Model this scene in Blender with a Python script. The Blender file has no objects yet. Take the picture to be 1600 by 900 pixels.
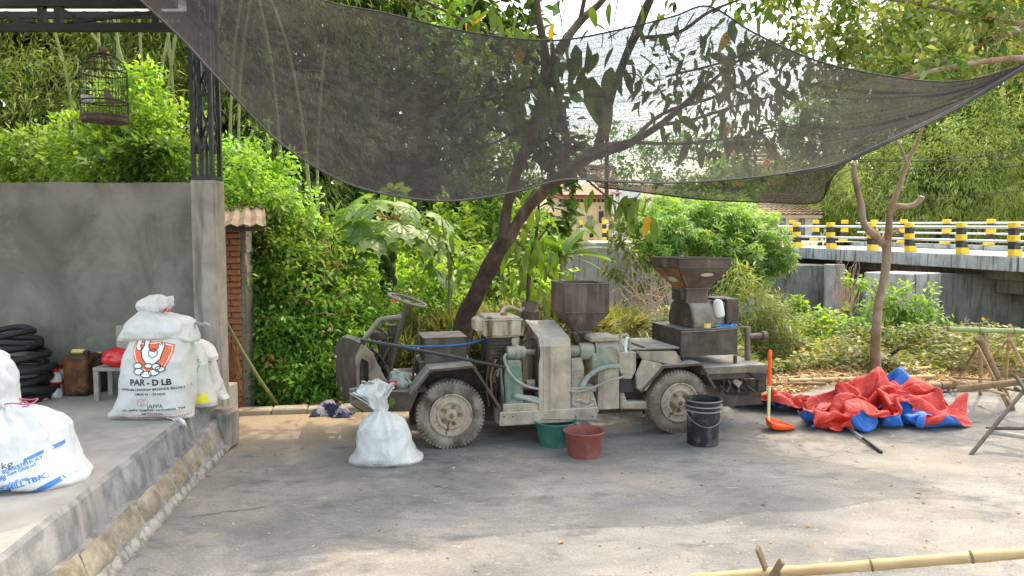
import bpy, bmesh, math, random, zlib, base64
import numpy as np
from mathutils import Vector, Matrix, noise, geometry
from mathutils.bvhtree import BVHTree
R = math.radians
random.seed(7); rng = np.random.default_rng(7)
S = bpy.context.scene
COL = S.collection
# ---------------------------------------------------------------- camera
CAM_H = 1.65; TILT = R(-3.7); FPX = 1155.0
cam = bpy.data.cameras.new("camera"); cam_o = bpy.data.objects.new("camera", cam); COL.objects.link(cam_o)
cam.sensor_width = 36.0; cam.lens = FPX / 1600 * 36.0; cam.clip_end = 600; cam.clip_start = 0.05
cam_o.location = (0, 0, CAM_H); cam_o.rotation_euler = (R(90) + TILT, 0, 0)
S.camera = cam_o
# ---------------------------------------------------------------- light
SUN_AZ = R(44); SUN_EL = R(63)
W = bpy.data.worlds.new("World"); S.world = W; W.use_nodes = True
wn = W.node_tree.nodes; wl = W.node_tree.links
bg = wn["Background"]; sky = wn.new("ShaderNodeTexSky"); sky.sky_type = 'NISHITA'; sky.sun_disc = False
sky.sun_elevation = SUN_EL; sky.sun_rotation = SUN_AZ; sky.air_density = 1.0; sky.dust_density = 2.6; sky.ozone_density = 0.3
tint = wn.new('ShaderNodeMix'); tint.data_type = 'RGBA'; tint.blend_type = 'MULTIPLY'; tint.inputs[0].default_value = 1; tint.inputs[7].default_value = (1.0, .905, .72, 1)
wl.new(sky.outputs[0], tint.inputs[6]); wl.new(tint.outputs[2], bg.inputs[0])   # thin warm tropical haze; bg.inputs[1].default_value = 0.15
sun = bpy.data.lights.new("sun", 'SUN'); sun.energy = 3.4; sun.angle = R(0.55); sun.color = (1.0, 0.92, 0.78)
sun_o = bpy.data.objects.new("sun", sun); COL.objects.link(sun_o)
SD = Vector((math.sin(SUN_AZ) * math.cos(SUN_EL), math.cos(SUN_AZ) * math.cos(SUN_EL), math.sin(SUN_EL)))
sun_o.rotation_euler = SD.to_track_quat('Z', 'Y').to_euler()
S.view_settings.view_transform = 'Standard'; S.view_settings.look = 'None'
S.view_settings.exposure = -0.1; S.view_settings.gamma = 1.0
S.cycles.transparent_max_bounces = 24; S.cycles.max_bounces = 7
S.cycles.diffuse_bounces = 4; S.cycles.transmission_bounces = 4

# ---------------------------------------------------------------- placing helpers
def ray(px, py):
    u = (px - 800) / FPX; v = (450 - py) / FPX
    c, s = math.cos(-TILT), math.sin(-TILT)
    return Vector((u, c + v * s, -s + v * c))
def at(px, py, Y):
    d = ray(px, py); t = Y / d.y
    return Vector((d.x * t, Y, CAM_H + d.z * t))
def gp(px, py, z=0.0):
    d = ray(px, py); t = (z - CAM_H) / d.z
    return Vector((d.x * t, d.y * t, z))

# ---------------------------------------------------------------- object helpers
def tag(o, label=None, cat=None, group=None, kind=None):
    if label: o['label'] = label
    if cat: o['category'] = cat
    if group: o['group'] = group
    if kind: o['kind'] = kind
    return o
def empty(name, loc, label, cat, rz=0.0, group=None, kind=None):
    o = bpy.data.objects.new(name, None); COL.objects.link(o); o.empty_display_size = 0.1
    o.location = loc; o.rotation_euler = (0, 0, rz)
    return tag(o, label, cat, group, kind)
class MB:
    def __init__(s): s.v = []; s.f = []; s.mi = []
    def add(s, vs, fs, mi=0):
        b = len(s.v); s.v += [tuple(p) for p in vs]
        s.f += [tuple(i + b for i in f) for f in fs]; s.mi += [mi] * len(fs); return s
    def box(s, c, size, rot=None, mi=0):
        sx, sy, sz = [q / 2 for q in size]; vs = []
        for x in (-sx, sx):
            for y in (-sy, sy):
                for z in (-sz, sz): vs.append(Vector((x, y, z)))
        if rot is not None: vs = [rot @ p for p in vs]
        c = Vector(c); vs = [p + c for p in vs]
        return s.add(vs, [(0,1,3,2),(4,6,7,5),(0,4,5,1),(2,3,7,6),(0,2,6,4),(1,5,7,3)], mi)
    def bb(s, x0, x1, y0, y1, z0, z1, mi=0):
        return s.box(((x0+x1)/2, (y0+y1)/2, (z0+z1)/2), (abs(x1-x0), abs(y1-y0), abs(z1-z0)), None, mi)
    def prism(s, pts, y0, y1, mi=0, back=None):      # pts: (x,z) outline, extruded along y
        n = len(pts); back = back or pts
        vs = [(p[0], y0, p[1]) for p in pts] + [(p[0], y1, p[1]) for p in back]
        fs = [tuple(range(n)), tuple(range(2*n-1, n-1, -1))] + [(i, (i+1) % n, n+(i+1) % n, n+i) for i in range(n)]
        return s.add(vs, fs, mi)
    def prismx(s, pts, x0, x1, mi=0):     # pts: (y,z)
        n = len(pts)
        vs = [(x0, p[0], p[1]) for p in pts] + [(x1, p[0], p[1]) for p in pts]
        fs = [tuple(range(n)), tuple(range(2*n-1, n-1, -1))] + [(i, (i+1) % n, n+(i+1) % n, n+i) for i in range(n)]
        return s.add(vs, fs, mi)
    def tube(s, path, r, n=8, mi=0, cap=True):
        path = [Vector(p) for p in path]; m = len(path)
        if not hasattr(r, '__len__'): r = [r] * m
        rings = []; ref = None
        for i, p in enumerate(path):
            t = (path[min(i+1, m-1)] - path[max(i-1, 0)])
            if t.length < 1e-9: t = Vector((0, 0, 1))
            t.normalize()
            if ref is None: ref = Vector((0, 0, 1)) if abs(t.z) < .9 else Vector((1, 0, 0))
            a = t.cross(ref)
            if a.length < 1e-4: a = t.cross(Vector((0, 1, 0)))
            a.normalize(); b = a.cross(t).normalized(); ref = b
            rings.append([p + (a * math.cos(k*2*math.pi/n) + b * math.sin(k*2*math.pi/n)) * r[i] for k in range(n)])
        vs = [q for rg in rings for q in rg]; fs = []
        for i in range(m-1):
            for k in range(n): fs.append((i*n+k, i*n+(k+1) % n, (i+1)*n+(k+1) % n, (i+1)*n+k))
        if cap: fs += [tuple(range(n-1, -1, -1)), tuple((m-1)*n+k for k in range(n))]
        return s.add(vs, fs, mi)
    def lathe(s, prof, n=24, c=(0,0,0), axis='z', mi=0, mat=None):   # prof (r, h)
        m = len(prof); vs = []
        for r, h in prof:
            for k in range(n):
                a = k*2*math.pi/n; x, y = r*math.cos(a), r*math.sin(a)
                p = Vector((x, y, h)) if axis == 'z' else (Vector((x, h, y)) if axis == 'y' else Vector((h, x, y)))
                if mat is not None: p = mat @ p
                vs.append(p + Vector(c))
        fs = []
        for i in range(m-1):
            for k in range(n): fs.append((i*n+k, i*n+(k+1) % n, (i+1)*n+(k+1) % n, (i+1)*n+k))
        if prof[0][0] > 1e-6: fs.append(tuple(range(n-1, -1, -1)))
        if prof[-1][0] > 1e-6: fs.append(tuple((m-1)*n+k for k in range(n)))
        return s.add(vs, fs, mi)
    def shell(s, prof, n=24, c=(0,0,0), axis='z', mi=0, mat=None):  # closed profile loop
        m = len(prof); vs = []
        for r, h in prof:
            for k in range(n):
                a = k*2*math.pi/n; x, y = r*math.cos(a), r*math.sin(a)
                p = Vector((x, y, h)) if axis == 'z' else (Vector((x, h, y)) if axis == 'y' else Vector((h, x, y)))
                if mat is not None: p = mat @ p
                vs.append(p + Vector(c))
        fs = []
        for i in range(m):
            j = (i+1) % m
            for k in range(n): fs.append((i*n+k, i*n+(k+1) % n, j*n+(k+1) % n, j*n+k))
        return s.add(vs, fs, mi)
    def build(s, name, mat, parent=None, smooth=False, bevel=0.0, recalc=True, loc=None, angle=40, weld=False):
        me = bpy.data.meshes.new(name)
        me.from_pydata(s.v, [], s.f)
        mats = mat if isinstance(mat, (list, tuple)) else [mat]
        for m in mats: me.materials.append(m)
        if len(mats) > 1: me.polygons.foreach_set('material_index', s.mi)
        if recalc:
            b = bmesh.new(); b.from_mesh(me)
            if weld: bmesh.ops.remove_doubles(b, verts=b.verts, dist=1e-5)
            bmesh.ops.recalc_face_normals(b, faces=b.faces); b.to_mesh(me); b.free()
        if smooth:
            me.polygons.foreach_set('use_smooth', [True] * len(me.polygons))
            if angle < 180: me.set_sharp_from_angle(angle=R(angle))
        me.update()
        o = bpy.data.objects.new(name, me); COL.objects.link(o)
        if parent is not None: o.parent = parent
        if loc is not None: o.location = loc
        if bevel > 0:
            md = o.modifiers.new('bevel', 'BEVEL'); md.width = bevel; md.segments = 1; md.limit_method = 'ANGLE'; md.angle_limit = R(35)
        return o
def copy_tree(o, parent=None):
    c = o.copy(); COL.objects.link(c); c.parent = parent
    for ch in o.children: copy_tree(ch, c)
    return c
def smooth_path(pts, k=6):      # Catmull-Rom
    pts = [Vector(p) for p in pts]; out = []
    for i in range(len(pts)-1):
        p0 = pts[max(i-1, 0)]; p1 = pts[i]; p2 = pts[i+1]; p3 = pts[min(i+2, len(pts)-1)]
        for j in range(k):
            t = j/k
            out.append(0.5*((2*p1)+(p2-p0)*t+(2*p0-5*p1+4*p2-p3)*t*t+(3*p1-3*p2+p3-p0)*t**3))
    out.append(pts[-1]); return out

# ---------------------------------------------------------------- materials
def srgb(r, g, b):
    f = lambda c: ((c/255)/12.92 if c/255 <= .04045 else ((c/255+.055)/1.055)**2.4)
    return (f(r), f(g), f(b), 1)
def newmat(name):
    m = bpy.data.materials.new(name); m.use_nodes = True
    nt = m.node_tree; b = nt.nodes["Principled BSDF"]; return m, nt, b
def N(nt, typ, **kw):
    n = nt.nodes.new(typ)
    for k, v in kw.items():
        if k.startswith('i_'):
            key = k[2:]; key = int(key) if key.isdigit() else key.replace('_', ' ')
            n.inputs[key].default_value = v
        else: setattr(n, k, v)
    return n
def ramp(nt, fac, stops):
    n = nt.nodes.new("ShaderNodeValToRGB"); e = n.color_ramp.elements
    while len(e) < len(stops): e.new(0.5)
    for i, (p, c) in enumerate(stops):
        e[i].position = p; e[i].color = c if len(c) == 4 else (*c, 1)
    nt.links.new(fac, n.inputs[0]); return n
def mixc(nt, fac, a, b, mode='MIX'):
    n = nt.nodes.new("ShaderNodeMix"); n.data_type = 'RGBA'; n.blend_type = mode
    for sock, val in ((n.inputs[0], fac), (n.inputs[6], a), (n.inputs[7], b)):
        if hasattr(val, 'is_linked') or hasattr(val, 'links'): nt.links.new(val, sock)
        else: sock.default_value = val
    return n.outputs[2]
def noise_n(nt, scale, detail=6, rough=.6, dist=0, vec=None, stretch=None):
    tc = N(nt, "ShaderNodeTexCoord"); v = tc.outputs['Object'] if vec is None else vec
    if stretch:
        mp = N(nt, "ShaderNodeMapping"); mp.inputs['Scale'].default_value = stretch
        nt.links.new(v, mp.inputs[0]); v = mp.outputs[0]
    n = N(nt, "ShaderNodeTexNoise"); n.inputs['Scale'].default_value = scale
    n.inputs['Detail'].default_value = detail; n.inputs['Roughness'].default_value = rough; n.inputs['Distortion'].default_value = dist
    nt.links.new(v, n.inputs['Vector']); return n.outputs[0]
def surf(name, stops, scale=4, rough=.8, metal=0, bump=.3, bscale=None, dirt=None, dirt_scale=2.0, dirt_rng=(.45, .65), dist=.3,
         speck=None, stretch=None, spec=.3, bdist=.01, dust=None, streak=None):
    m, nt, b = newmat(name)
    c = ramp(nt, noise_n(nt, scale, 8, .62, dist, stretch=stretch), stops).outputs[0]
    if dirt:
        d = ramp(nt, noise_n(nt, dirt_scale, 6, .65, .4), [(dirt_rng[0], (0,0,0)), (dirt_rng[1], (1,1,1))]).outputs[0]
        c = mixc(nt, d, c, dirt)
    if streak:   # runs downwards
        d = ramp(nt, noise_n(nt, 3.0, 5, .6, .2, stretch=(3.5, 3.5, .35)), [(.5, (0,0,0)), (.68, (1,1,1))]).outputs[0]
        c = mixc(nt, d, c, streak)
    if speck:
        d = ramp(nt, noise_n(nt, 130, 4, .6), [(.58, (0,0,0)), (.70, (.55,)*3)]).outputs[0]
        c = mixc(nt, d, c, speck)
    if dust:     # dust settles on faces that look up
        g = N(nt, "ShaderNodeNewGeometry"); sx = N(nt, "ShaderNodeSeparateXYZ"); nt.links.new(g.outputs['Normal'], sx.inputs[0])
        mm = N(nt, "ShaderNodeMath", operation='MULTIPLY'); nt.links.new(sx.outputs[2], mm.inputs[0])
        nt.links.new(ramp(nt, noise_n(nt, 7, 5, .6), [(.3, (.35,)*3), (.7, (1,)*3)]).outputs[0], mm.inputs[1]); mm.use_clamp = True
        c = mixc(nt, mm.outputs[0], c, dust)
    nt.links.new(c, b.inputs['Base Color'])
    b.inputs['Metallic'].default_value = metal; b.inputs['Specular IOR Level'].default_value = spec
    rr = ramp(nt, noise_n(nt, scale*1.7, 4), [(.3, (max(rough-.12, .05),)*3), (.7, (min(rough+.12, 1),)*3)]).outputs[0]
    nt.links.new(rr, b.inputs['Roughness'])
    if bump:
        bn = N(nt, "ShaderNodeBump"); bn.inputs['Strength'].default_value = bump; bn.inputs['Distance'].default_value = bdist
        nt.links.new(noise_n(nt, bscale or scale*5, 8, .65), bn.inputs['Height']); nt.links.new(bn.outputs[0], b.inputs['Normal'])
    return m
def plain(name, c, rough=.5, metal=0, var=.12, scale=6, bump=.1, spec=.4):
    a = tuple(min(1, q*(1-var)) for q in c[:3]) + (1,); d = tuple(min(1, q*(1+var)) for q in c[:3]) + (1,)
    return surf(name, [(.3, a), (.7, d)], scale, rough, metal, bump, spec=spec, bdist=.003)
def leafmat(name, cols, trans=.4, rough=.45, hue=None):
    m, nt, b = newmat(name)
    g = N(nt, "ShaderNodeNewGeometry")
    rp = ramp(nt, g.outputs['Random Per Island'], [(i/(len(cols)-1), c) for i, c in enumerate(cols)])
    rp.color_ramp.interpolation = 'LINEAR'
    cl = ramp(nt, noise_n(nt, .9, 3, .5), [(.35, (.55,)*3), (.65, (1.25,)*3)]).outputs[0]
    c = mixc(nt, 1.0, rp.outputs[0], cl, 'MULTIPLY')
    nt.links.new(c, b.inputs['Base Color']); b.inputs['Roughness'].default_value = rough; b.inputs['Specular IOR Level'].default_value = .35
    t = N(nt, "ShaderNodeBsdfTranslucent")
    tcol = mixc(nt, 1.0, c, (1.9, 1.75, .75, 1), 'MULTIPLY'); nt.links.new(tcol, t.inputs[0])
    mx = N(nt, "ShaderNodeMixShader"); mx.inputs[0].default_value = trans
    nt.links.new(b.outputs[0], mx.inputs[1]); nt.links.new(t.outputs[0], mx.inputs[2])
    nt.links.new(mx.outputs[0], nt.nodes["Material Output"].inputs[0]); return m

M = {}
M['soil'] = surf('soil', [(.3, (.16,.10,.055)), (.6, (.30,.22,.13)), (.8, (.38,.30,.19))], 3, .95, bump=.6, dirt=(.10,.12,.04,1), dirt_scale=.8)
M['column'] = surf('column_concrete', [(.3, (.22,.205,.18)), (.55, (.33,.30,.26)), (.75, (.42,.38,.33))], 5, .9, bump=.5, streak=(.14,.13,.12,1), speck=(.2,.18,.16,1))
M['plaster'] = surf('grey_plaster', [(.25, (.075,.074,.061)), (.5, (.135,.131,.112)), (.75, (.21,.203,.178))], 1.3, .85, bump=.25, bscale=14, dirt=(.25,.24,.215,1), dirt_scale=1.7, dirt_rng=(.46,.74), dist=1.6, stretch=(1,1,.75), speck=(.17,.165,.145,1))
M['floor'] = surf('screed', [(.3, (.27,.255,.235)), (.7, (.37,.35,.32))], 2.2, .85, bump=.3, bscale=30, dirt=(.24,.225,.20,1), dirt_scale=1.4)
M['slabside'] = surf('slab_side', [(.3, (.10,.105,.11)), (.5, (.17,.17,.17)), (.72, (.33,.32,.30))], 5, .9, bump=.7, streak=(.27,.26,.24,1), speck=(.33,.32,.30,1))
M['stone'] = surf('ledge_stone', [(.28, (.10,.085,.065)), (.5, (.25,.21,.155)), (.72, (.40,.345,.26))], 7, .95, bump=1.0, bscale=22, dirt=(.22,.165,.095,1), dirt_scale=3, dirt_rng=(.55,.70), speck=(.45,.42,.37,1), bdist=.02)
M['mortar'] = surf('mortar', [(.3, (.22,.20,.17)), (.7, (.34,.31,.27))], 9, .95, bump=.6)
M['brick'] = surf('brick', [(.3, (.32,.13,.07)), (.55, (.47,.22,.13)), (.75, (.55,.34,.23))], 5, .92, bump=.7, bscale=40, speck=(.5,.42,.34,1))
M['steel_black'] = plain('black_painted_steel', (.014,.015,.018), .45, .0, .3)
M['rustsheet'] = surf('weathered_roof_sheet', [(.3, (.10,.075,.055)), (.6, (.21,.165,.12)), (.8, (.32,.27,.2))], 4, .9, bump=.3)
# truck
tan = (.40,.35,.28,1)
M['t_dark'] = surf('dark_dusty_steel', [(.3, (.035,.027,.022)), (.55, (.075,.058,.047)), (.78, (.15,.12,.095))], 6, .8, .0, bump=.4, dust=(.30,.28,.255,1), speck=(.20,.17,.14,1))
M['t_grey'] = surf('worn_grey_paint', [(.3, (.095,.075,.056)), (.52, (.18,.146,.11)), (.75, (.31,.258,.20))], 6, .85, 0, bump=.35, dirt=(.10,.08,.065,1), dirt_scale=5, dirt_rng=(.56,.70), dust=(.40,.385,.36,1), speck=(.10,.085,.07,1))
M['t_tan'] = surf('flour_dusted_panel', [(.3, (.25,.20,.15)), (.55, (.39,.32,.24)), (.75, (.52,.435,.335))], 5, .9, 0, bump=.3, dirt=(.22,.205,.185,1), dirt_scale=3, dirt_rng=(.52,.72), dust=(.50,.48,.44,1), streak=(.20,.165,.13,1), speck=(.14,.11,.09,1))
M['t_green'] = surf('dusty_green_casting', [(.3, (.07,.125,.095)), (.6, (.115,.185,.145)), (.8, (.19,.25,.20))], 5, .7, 0, bump=.3, dirt=(.33,.285,.225,1), dirt_scale=3.2, dirt_rng=(.40,.60), dust=(.42,.375,.31,1))
M['t_rust'] = surf('brown_rusty_steel', [(.3, (.055,.037,.03)), (.55, (.10,.072,.059)), (.78, (.18,.145,.12))], 4, .75, 0, bump=.3, streak=(.15,.125,.105,1), dust=(.27,.235,.205,1), speck=(.22,.17,.13,1))
M['t_orange'] = surf('orange_brown_rust', [(.3, (.15,.065,.025)), (.6, (.30,.14,.055)), (.8, (.36,.2,.1))], 4, .85, 0, bump=.3, dirt=(.07,.045,.035,1), dirt_scale=3)
M['t_tank'] = surf('cream_stained_tank', [(.3, (.28,.22,.16)), (.55, (.46,.40,.31)), (.75, (.55,.49,.40))], 5, .7, 0, bump=.25, streak=(.09,.055,.03,1), dirt=(.14,.09,.06,1), dirt_scale=4, dirt_rng=(.55,.72), dust=(.46,.43,.38,1))
M['t_engine'] = surf('oily_engine', [(.3, (.022,.018,.015)), (.6, (.06,.048,.038)), (.8, (.15,.11,.08))], 9, .55, .2, bump=.7, dust=(.2,.17,.14,1))
M['tyre'] = surf('dusty_tyre', [(.3, (.035,.029,.023)), (.5, (.085,.07,.055)), (.75, (.20,.165,.125))], 6, .92, 0, bump=.4, dirt=(.27,.235,.19,1), dirt_scale=4, dirt_rng=(.45,.62))
M['tyre_dust'] = surf('very_dusty_tyre', [(.3, (.085,.068,.052)), (.5, (.17,.14,.107)), (.75, (.30,.25,.19))], 8, .95, 0, bump=.6)
M['rim'] = surf('dusty_rim', [(.3, (.20,.16,.12)), (.55, (.38,.315,.24)), (.8, (.50,.43,.33))], 9, .85, 0, bump=.3, dirt=(.11,.065,.035,1), dirt_scale=9, dirt_rng=(.56,.66))
M['hose'] = surf('grey_dusty_hose', [(.3, (.22,.205,.18)), (.7, (.36,.34,.30))], 9, .8, bump=.2)
M['hose_b'] = surf('ribbed_hose', [(.3, (.22,.26,.24)), (.7, (.42,.45,.41))], 9, .7, bump=.1)
M['rubber'] = plain('black_rubber', (.016,.016,.017), .6)
M['blackpipe'] = plain('black_bar', (.028,.028,.03), .45)
M['bluerope'] = plain('blue_rope', (.03,.14,.36), .6)
# plastics
M['p_green'] = surf('green_plastic', [(.3, (.035,.13,.10)), (.7, (.06,.19,.145))], 5, .45, bump=.1, dirt=(.20,.25,.20,1), dirt_scale=6, dirt_rng=(.55,.75))
M['p_red'] = surf('maroon_plastic', [(.3, (.20,.055,.045)), (.7, (.27,.085,.07))], 5, .45, bump=.1, dirt=(.30,.16,.13,1), dirt_scale=6, dirt_rng=(.55,.75))
M['p_black'] = surf('black_bucket_plastic', [(.3, (.015,.016,.018)), (.7, (.03,.031,.034))], 5, .5, bump=.15, dirt=(.12,.12,.115,1), dirt_scale=7, dirt_rng=(.5,.68))
M['p_orange'] = plain('orange_plastic', (.78,.085,.012), .35)
M['p_yellowgreen'] = plain('pale_green_tube', (.58,.60,.28), .5)
M['p_white'] = plain('white_plastic', (.62,.63,.62), .4)
M['p_bred'] = plain('red_plastic', (.50,.012,.012), .3)
M['p_yellow'] = plain('yellow_tape', (.66,.50,.16), .4)
M['p_blue'] = plain('blue_plastic', (.03,.22,.55), .4)
M['cloth_navy'] = plain('navy_cloth', (.018,.03,.085), .9)
M['cloth_grey'] = plain('grey_cloth', (.3,.28,.30), .9)
# bamboo and wood
M['bam_dry'] = surf('dry_bamboo', [(.3, (.30,.19,.085)), (.55, (.42,.29,.145)), (.78, (.52,.39,.23))], 3, .5, bump=.1, stretch=(.3,5,5), speck=(.30,.2,.1,1))
M['bam_old'] = surf('old_bamboo', [(.3, (.13,.085,.05)), (.55, (.25,.175,.105)), (.78, (.36,.27,.18))], 4, .8, bump=.3)
M['bam_green'] = surf('green_bamboo', [(.3, (.14,.19,.06)), (.55, (.25,.29,.12)), (.78, (.36,.36,.19))], 3, .5, bump=.1)
M['stick_dark'] = surf('dark_wood', [(.3, (.07,.055,.045)), (.7, (.16,.13,.105))], 6, .85, bump=.3)
M['bark'] = surf('tree_bark', [(.3, (.055,.038,.028)), (.55, (.13,.095,.07)), (.78, (.23,.18,.14))], 9, .95, bump=1.0, bscale=30, bdist=.02, stretch=(1,1,.35))
M['bark_dark'] = surf('dark_bark', [(.3, (.028,.018,.013)), (.6, (.085,.055,.042)), (.8, (.15,.105,.08))], 9, .95, bump=1.0, bscale=30, bdist=.02)
M['bark_tan'] = surf('smooth_tan_bark', [(.3, (.14,.08,.048)), (.55, (.27,.16,.10)), (.78, (.38,.27,.185))], 8, .85, bump=.8, bscale=26, bdist=.01, stretch=(1,1,.3), speck=(.16,.09,.05,1), dirt=(.33,.28,.23,1), dirt_scale=3)
M['stem'] = surf('green_stem', [(.3, (.16,.19,.06)), (.7, (.30,.30,.13))], 6, .7, bump=.2)
M['twig'] = surf('dry_twigs', [(.3, (.28,.18,.12)), (.7, (.46,.34,.24))], 6, .95, bump=.2)
# buildings
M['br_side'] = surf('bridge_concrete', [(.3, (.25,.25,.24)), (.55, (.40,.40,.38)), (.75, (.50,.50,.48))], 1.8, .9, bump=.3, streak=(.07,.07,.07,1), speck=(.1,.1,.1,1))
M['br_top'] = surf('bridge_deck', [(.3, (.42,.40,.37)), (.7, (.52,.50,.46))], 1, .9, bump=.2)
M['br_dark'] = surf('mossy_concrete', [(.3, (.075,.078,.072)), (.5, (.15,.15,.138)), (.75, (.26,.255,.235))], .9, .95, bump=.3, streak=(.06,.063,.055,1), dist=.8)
M['br_wall'] = surf('retaining_wall_concrete', [(.3, (.22,.22,.205)), (.55, (.34,.335,.31)), (.75, (.45,.44,.41))], .8, .95, bump=.3, streak=(.10,.10,.09,1), dist=.8)
M['yellow'] = plain('yellow_paint', (.72,.45,.02), .6, 0, .15)
M['black'] = plain('black_paint', (.02,.021,.024), .6, 0, .3)
M['galv'] = plain('galvanised_pipe', (.55,.56,.58), .35, .5, .08)
M['cream'] = plain('cream_wall', (.72,.52,.30), .85, 0, .06, 1)
M['whitewall'] = plain('white_wall', (.72,.71,.68), .85, 0, .06, 1)
M['tileroof'] = surf('clay_tiles', [(.3, (.19,.10,.075)), (.55, (.29,.17,.13)), (.78, (.38,.25,.2))], 2.5, .9, bump=.3)
M['tilered'] = surf('red_clay_tiles', [(.3, (.26,.06,.04)), (.55, (.38,.10,.065)), (.78, (.46,.17,.11))], 2.5, .9, bump=.3)
M['fascia'] = plain('maroon_fascia', (.24,.07,.06), .6)
M['dark'] = plain('dark_opening', (.02,.02,.022), .4)
# sack cloths
def sackmat(name, base):
    m, nt, b = newmat(name)
    c = ramp(nt, noise_n(nt, 3, 5, .6), [(.3, tuple(q*.86 for q in base)), (.7, base)]).outputs[0]
    d = ramp(nt, noise_n(nt, 5, 6, .7, .5), [(.62, (0,0,0)), (.82, (.45,)*3)]).outputs[0]
    c = mixc(nt, d, c, (.5,.44,.36,1))
    nt.links.new(c, b.inputs['Base Color']); b.inputs['Roughness'].default_value = .55; b.inputs['Specular IOR Level'].default_value = .35
    tc = N(nt, "ShaderNodeTexCoord"); bn = N(nt, "ShaderNodeBump"); bn.inputs['Strength'].default_value = .7; bn.inputs['Distance'].default_value = .028
    h1 = noise_n(nt, 5, 2, .5, 1.6, stretch=(1.6, 1.6, .8)); rd = N(nt, 'ShaderNodeMath', operation='SUBTRACT'); nt.links.new(h1, rd.inputs[0]); rd.inputs[1].default_value = .5; ab = N(nt, 'ShaderNodeMath', operation='ABSOLUTE'); nt.links.new(rd.outputs[0], ab.inputs[0]); nt.links.new(ab.outputs[0], bn.inputs['Height']); nt.links.new(bn.outputs[0], b.inputs['Normal'])
    t = N(nt, "ShaderNodeBsdfTranslucent"); nt.links.new(c, t.inputs[0]); mx = N(nt, "ShaderNodeMixShader"); mx.inputs[0].default_value = .15
    nt.links.new(b.outputs[0], mx.inputs[1]); nt.links.new(t.outputs[0], mx.inputs[2]); nt.links.new(mx.outputs[0], nt.nodes["Material Output"].inputs[0])
    return m
M['sheet'] = sackmat('pale_translucent_sheet', (.6,.61,.6))
M['sheet'].node_tree.nodes['Mix Shader'].inputs[0].default_value = .5
M['sack'] = sackmat('white_woven_sack', (.70,.69,.67))
M['sack2'] = sackmat('cool_white_woven_sack', (.68,.685,.69))
for k, c in dict(ink_black=(.03,.03,.035), ink_orange=(.78,.13,.055), ink_red=(.62,.05,.05), ink_blue=(.05,.19,.48), ink_green=(.10,.42,.07), ink_yellow=(.80,.70,.02), ink_white=(.78,.78,.76)).items():
    M[k] = plain(k, c, .5, 0, .05, 6, 0)
# leaves
M['lf_bamboo'] = leafmat('bamboo_leaves', [(0.116, 0.183, 0.035), (0.181, 0.258, 0.055), (0.279, 0.319, 0.082), (0.082, 0.138, 0.027)], .45)
M['lf_hill'] = leafmat('hill_bamboo_leaves', [(0.164, 0.253, 0.057), (0.24, 0.329, 0.089), (0.329, 0.38, 0.127), (0.113, 0.189, 0.037)], .5)  # paler copy of the bamboo leaves, distance haze put into the colour
M['lf_bright'] = leafmat('bright_leaves', [(0.126, 0.252, 0.03), (0.199, 0.353, 0.044), (0.289, 0.42, 0.076), (0.091, 0.185, 0.03)], .42)
M['lf_vine'] = leafmat('vine_leaves', [(0.124, 0.291, 0.059), (0.21, 0.42, 0.074), (0.315, 0.55, 0.088), (0.088, 0.194, 0.043)], .35)
M['lf_dark'] = leafmat('dark_leaves', [(0.036, 0.075, 0.018), (0.063, 0.115, 0.022), (0.088, 0.149, 0.03), (0.054, 0.083, 0.018)], .3)  # for foliage interiors, shade of the gaps put into the leaf colour
M['lf_mango'] = leafmat('tree_leaves', [(0.046, 0.108, 0.02), (0.077, 0.157, 0.025), (0.139, 0.229, 0.032), (0.062, 0.114, 0.025)], .35, .35)
M['lf_pale'] = leafmat('pale_leaves', [(0.124, 0.184, 0.052), (0.186, 0.23, 0.072), (0.248, 0.287, 0.093), (0.149, 0.172, 0.052)], .4, .4)
M['lf_yellow'] = leafmat('yellowing_leaf', [(0.486, 0.3, 0.018), (0.54, 0.34, 0.027)], .4)
M['lf_cassava'] = leafmat('cassava_leaves', [(0.242, 0.374, 0.132), (0.176, 0.319, 0.088), (0.286, 0.418, 0.154), (0.143, 0.264, 0.066)], .5, .4)
M['lf_papaya'] = leafmat('papaya_leaves', [(0.14, 0.261, 0.059), (0.222, 0.355, 0.085), (0.161, 0.243, 0.068)], .35, .35)
M['lf_banana'] = leafmat('banana_leaf', [(0.086, 0.19, 0.027), (0.13, 0.24, 0.045)], .45, .35)
M['lf_cover'] = leafmat('ground_cover_leaves', [(0.099, 0.161, 0.031), (0.174, 0.218, 0.052), (0.273, 0.276, 0.103), (0.323, 0.253, 0.114)], .3)
M['lf_litter'] = leafmat('dry_leaf_litter', [(0.27, 0.16, 0.072), (0.367, 0.24, 0.117), (0.454, 0.34, 0.198)], .2)
# ================================================================ SETTING
def terr(x, y):
    z = -.03 + .05*noise.noise(Vector((x*.6, y*.6, 0)))*min(1, max(0, (y-7)/2))
    if y > 11.5: z -= min(1.4, (y-11.5)*.32)
    if x < -1.5 and y > 7.2: z -= min(1.0, (y-7.2)*.35)*min(1, (-1.5-x))*.8
    if y > 30: z += (y-30)*.09
    return z
def grid_sheet(xs, ys, fz):
    m = MB(); nx, ny = len(xs), len(ys)
    m.v = [(x, y, fz(x, y)) for y in ys for x in xs]
    m.f = [(j*nx+i, j*nx+i+1, (j+1)*nx+i+1, (j+1)*nx+i) for j in range(ny-1) for i in range(nx-1)]
    m.mi = [0]*len(m.f); return m
xs = [-220, -120, -70, -40] + [-30+i*.75 for i in range(81)] + [40, 70, 120, 220]
ys = [-60, -20, -5] + [0+i*.5 for i in range(90)] + [50, 60, 80, 120, 200, 380]
o = grid_sheet(xs, ys, lambda x, y: terr(x, y) if y > 0 else -.03).build('ground', M['soil'], smooth=True, angle=180); tag(o, kind='structure')

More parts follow.
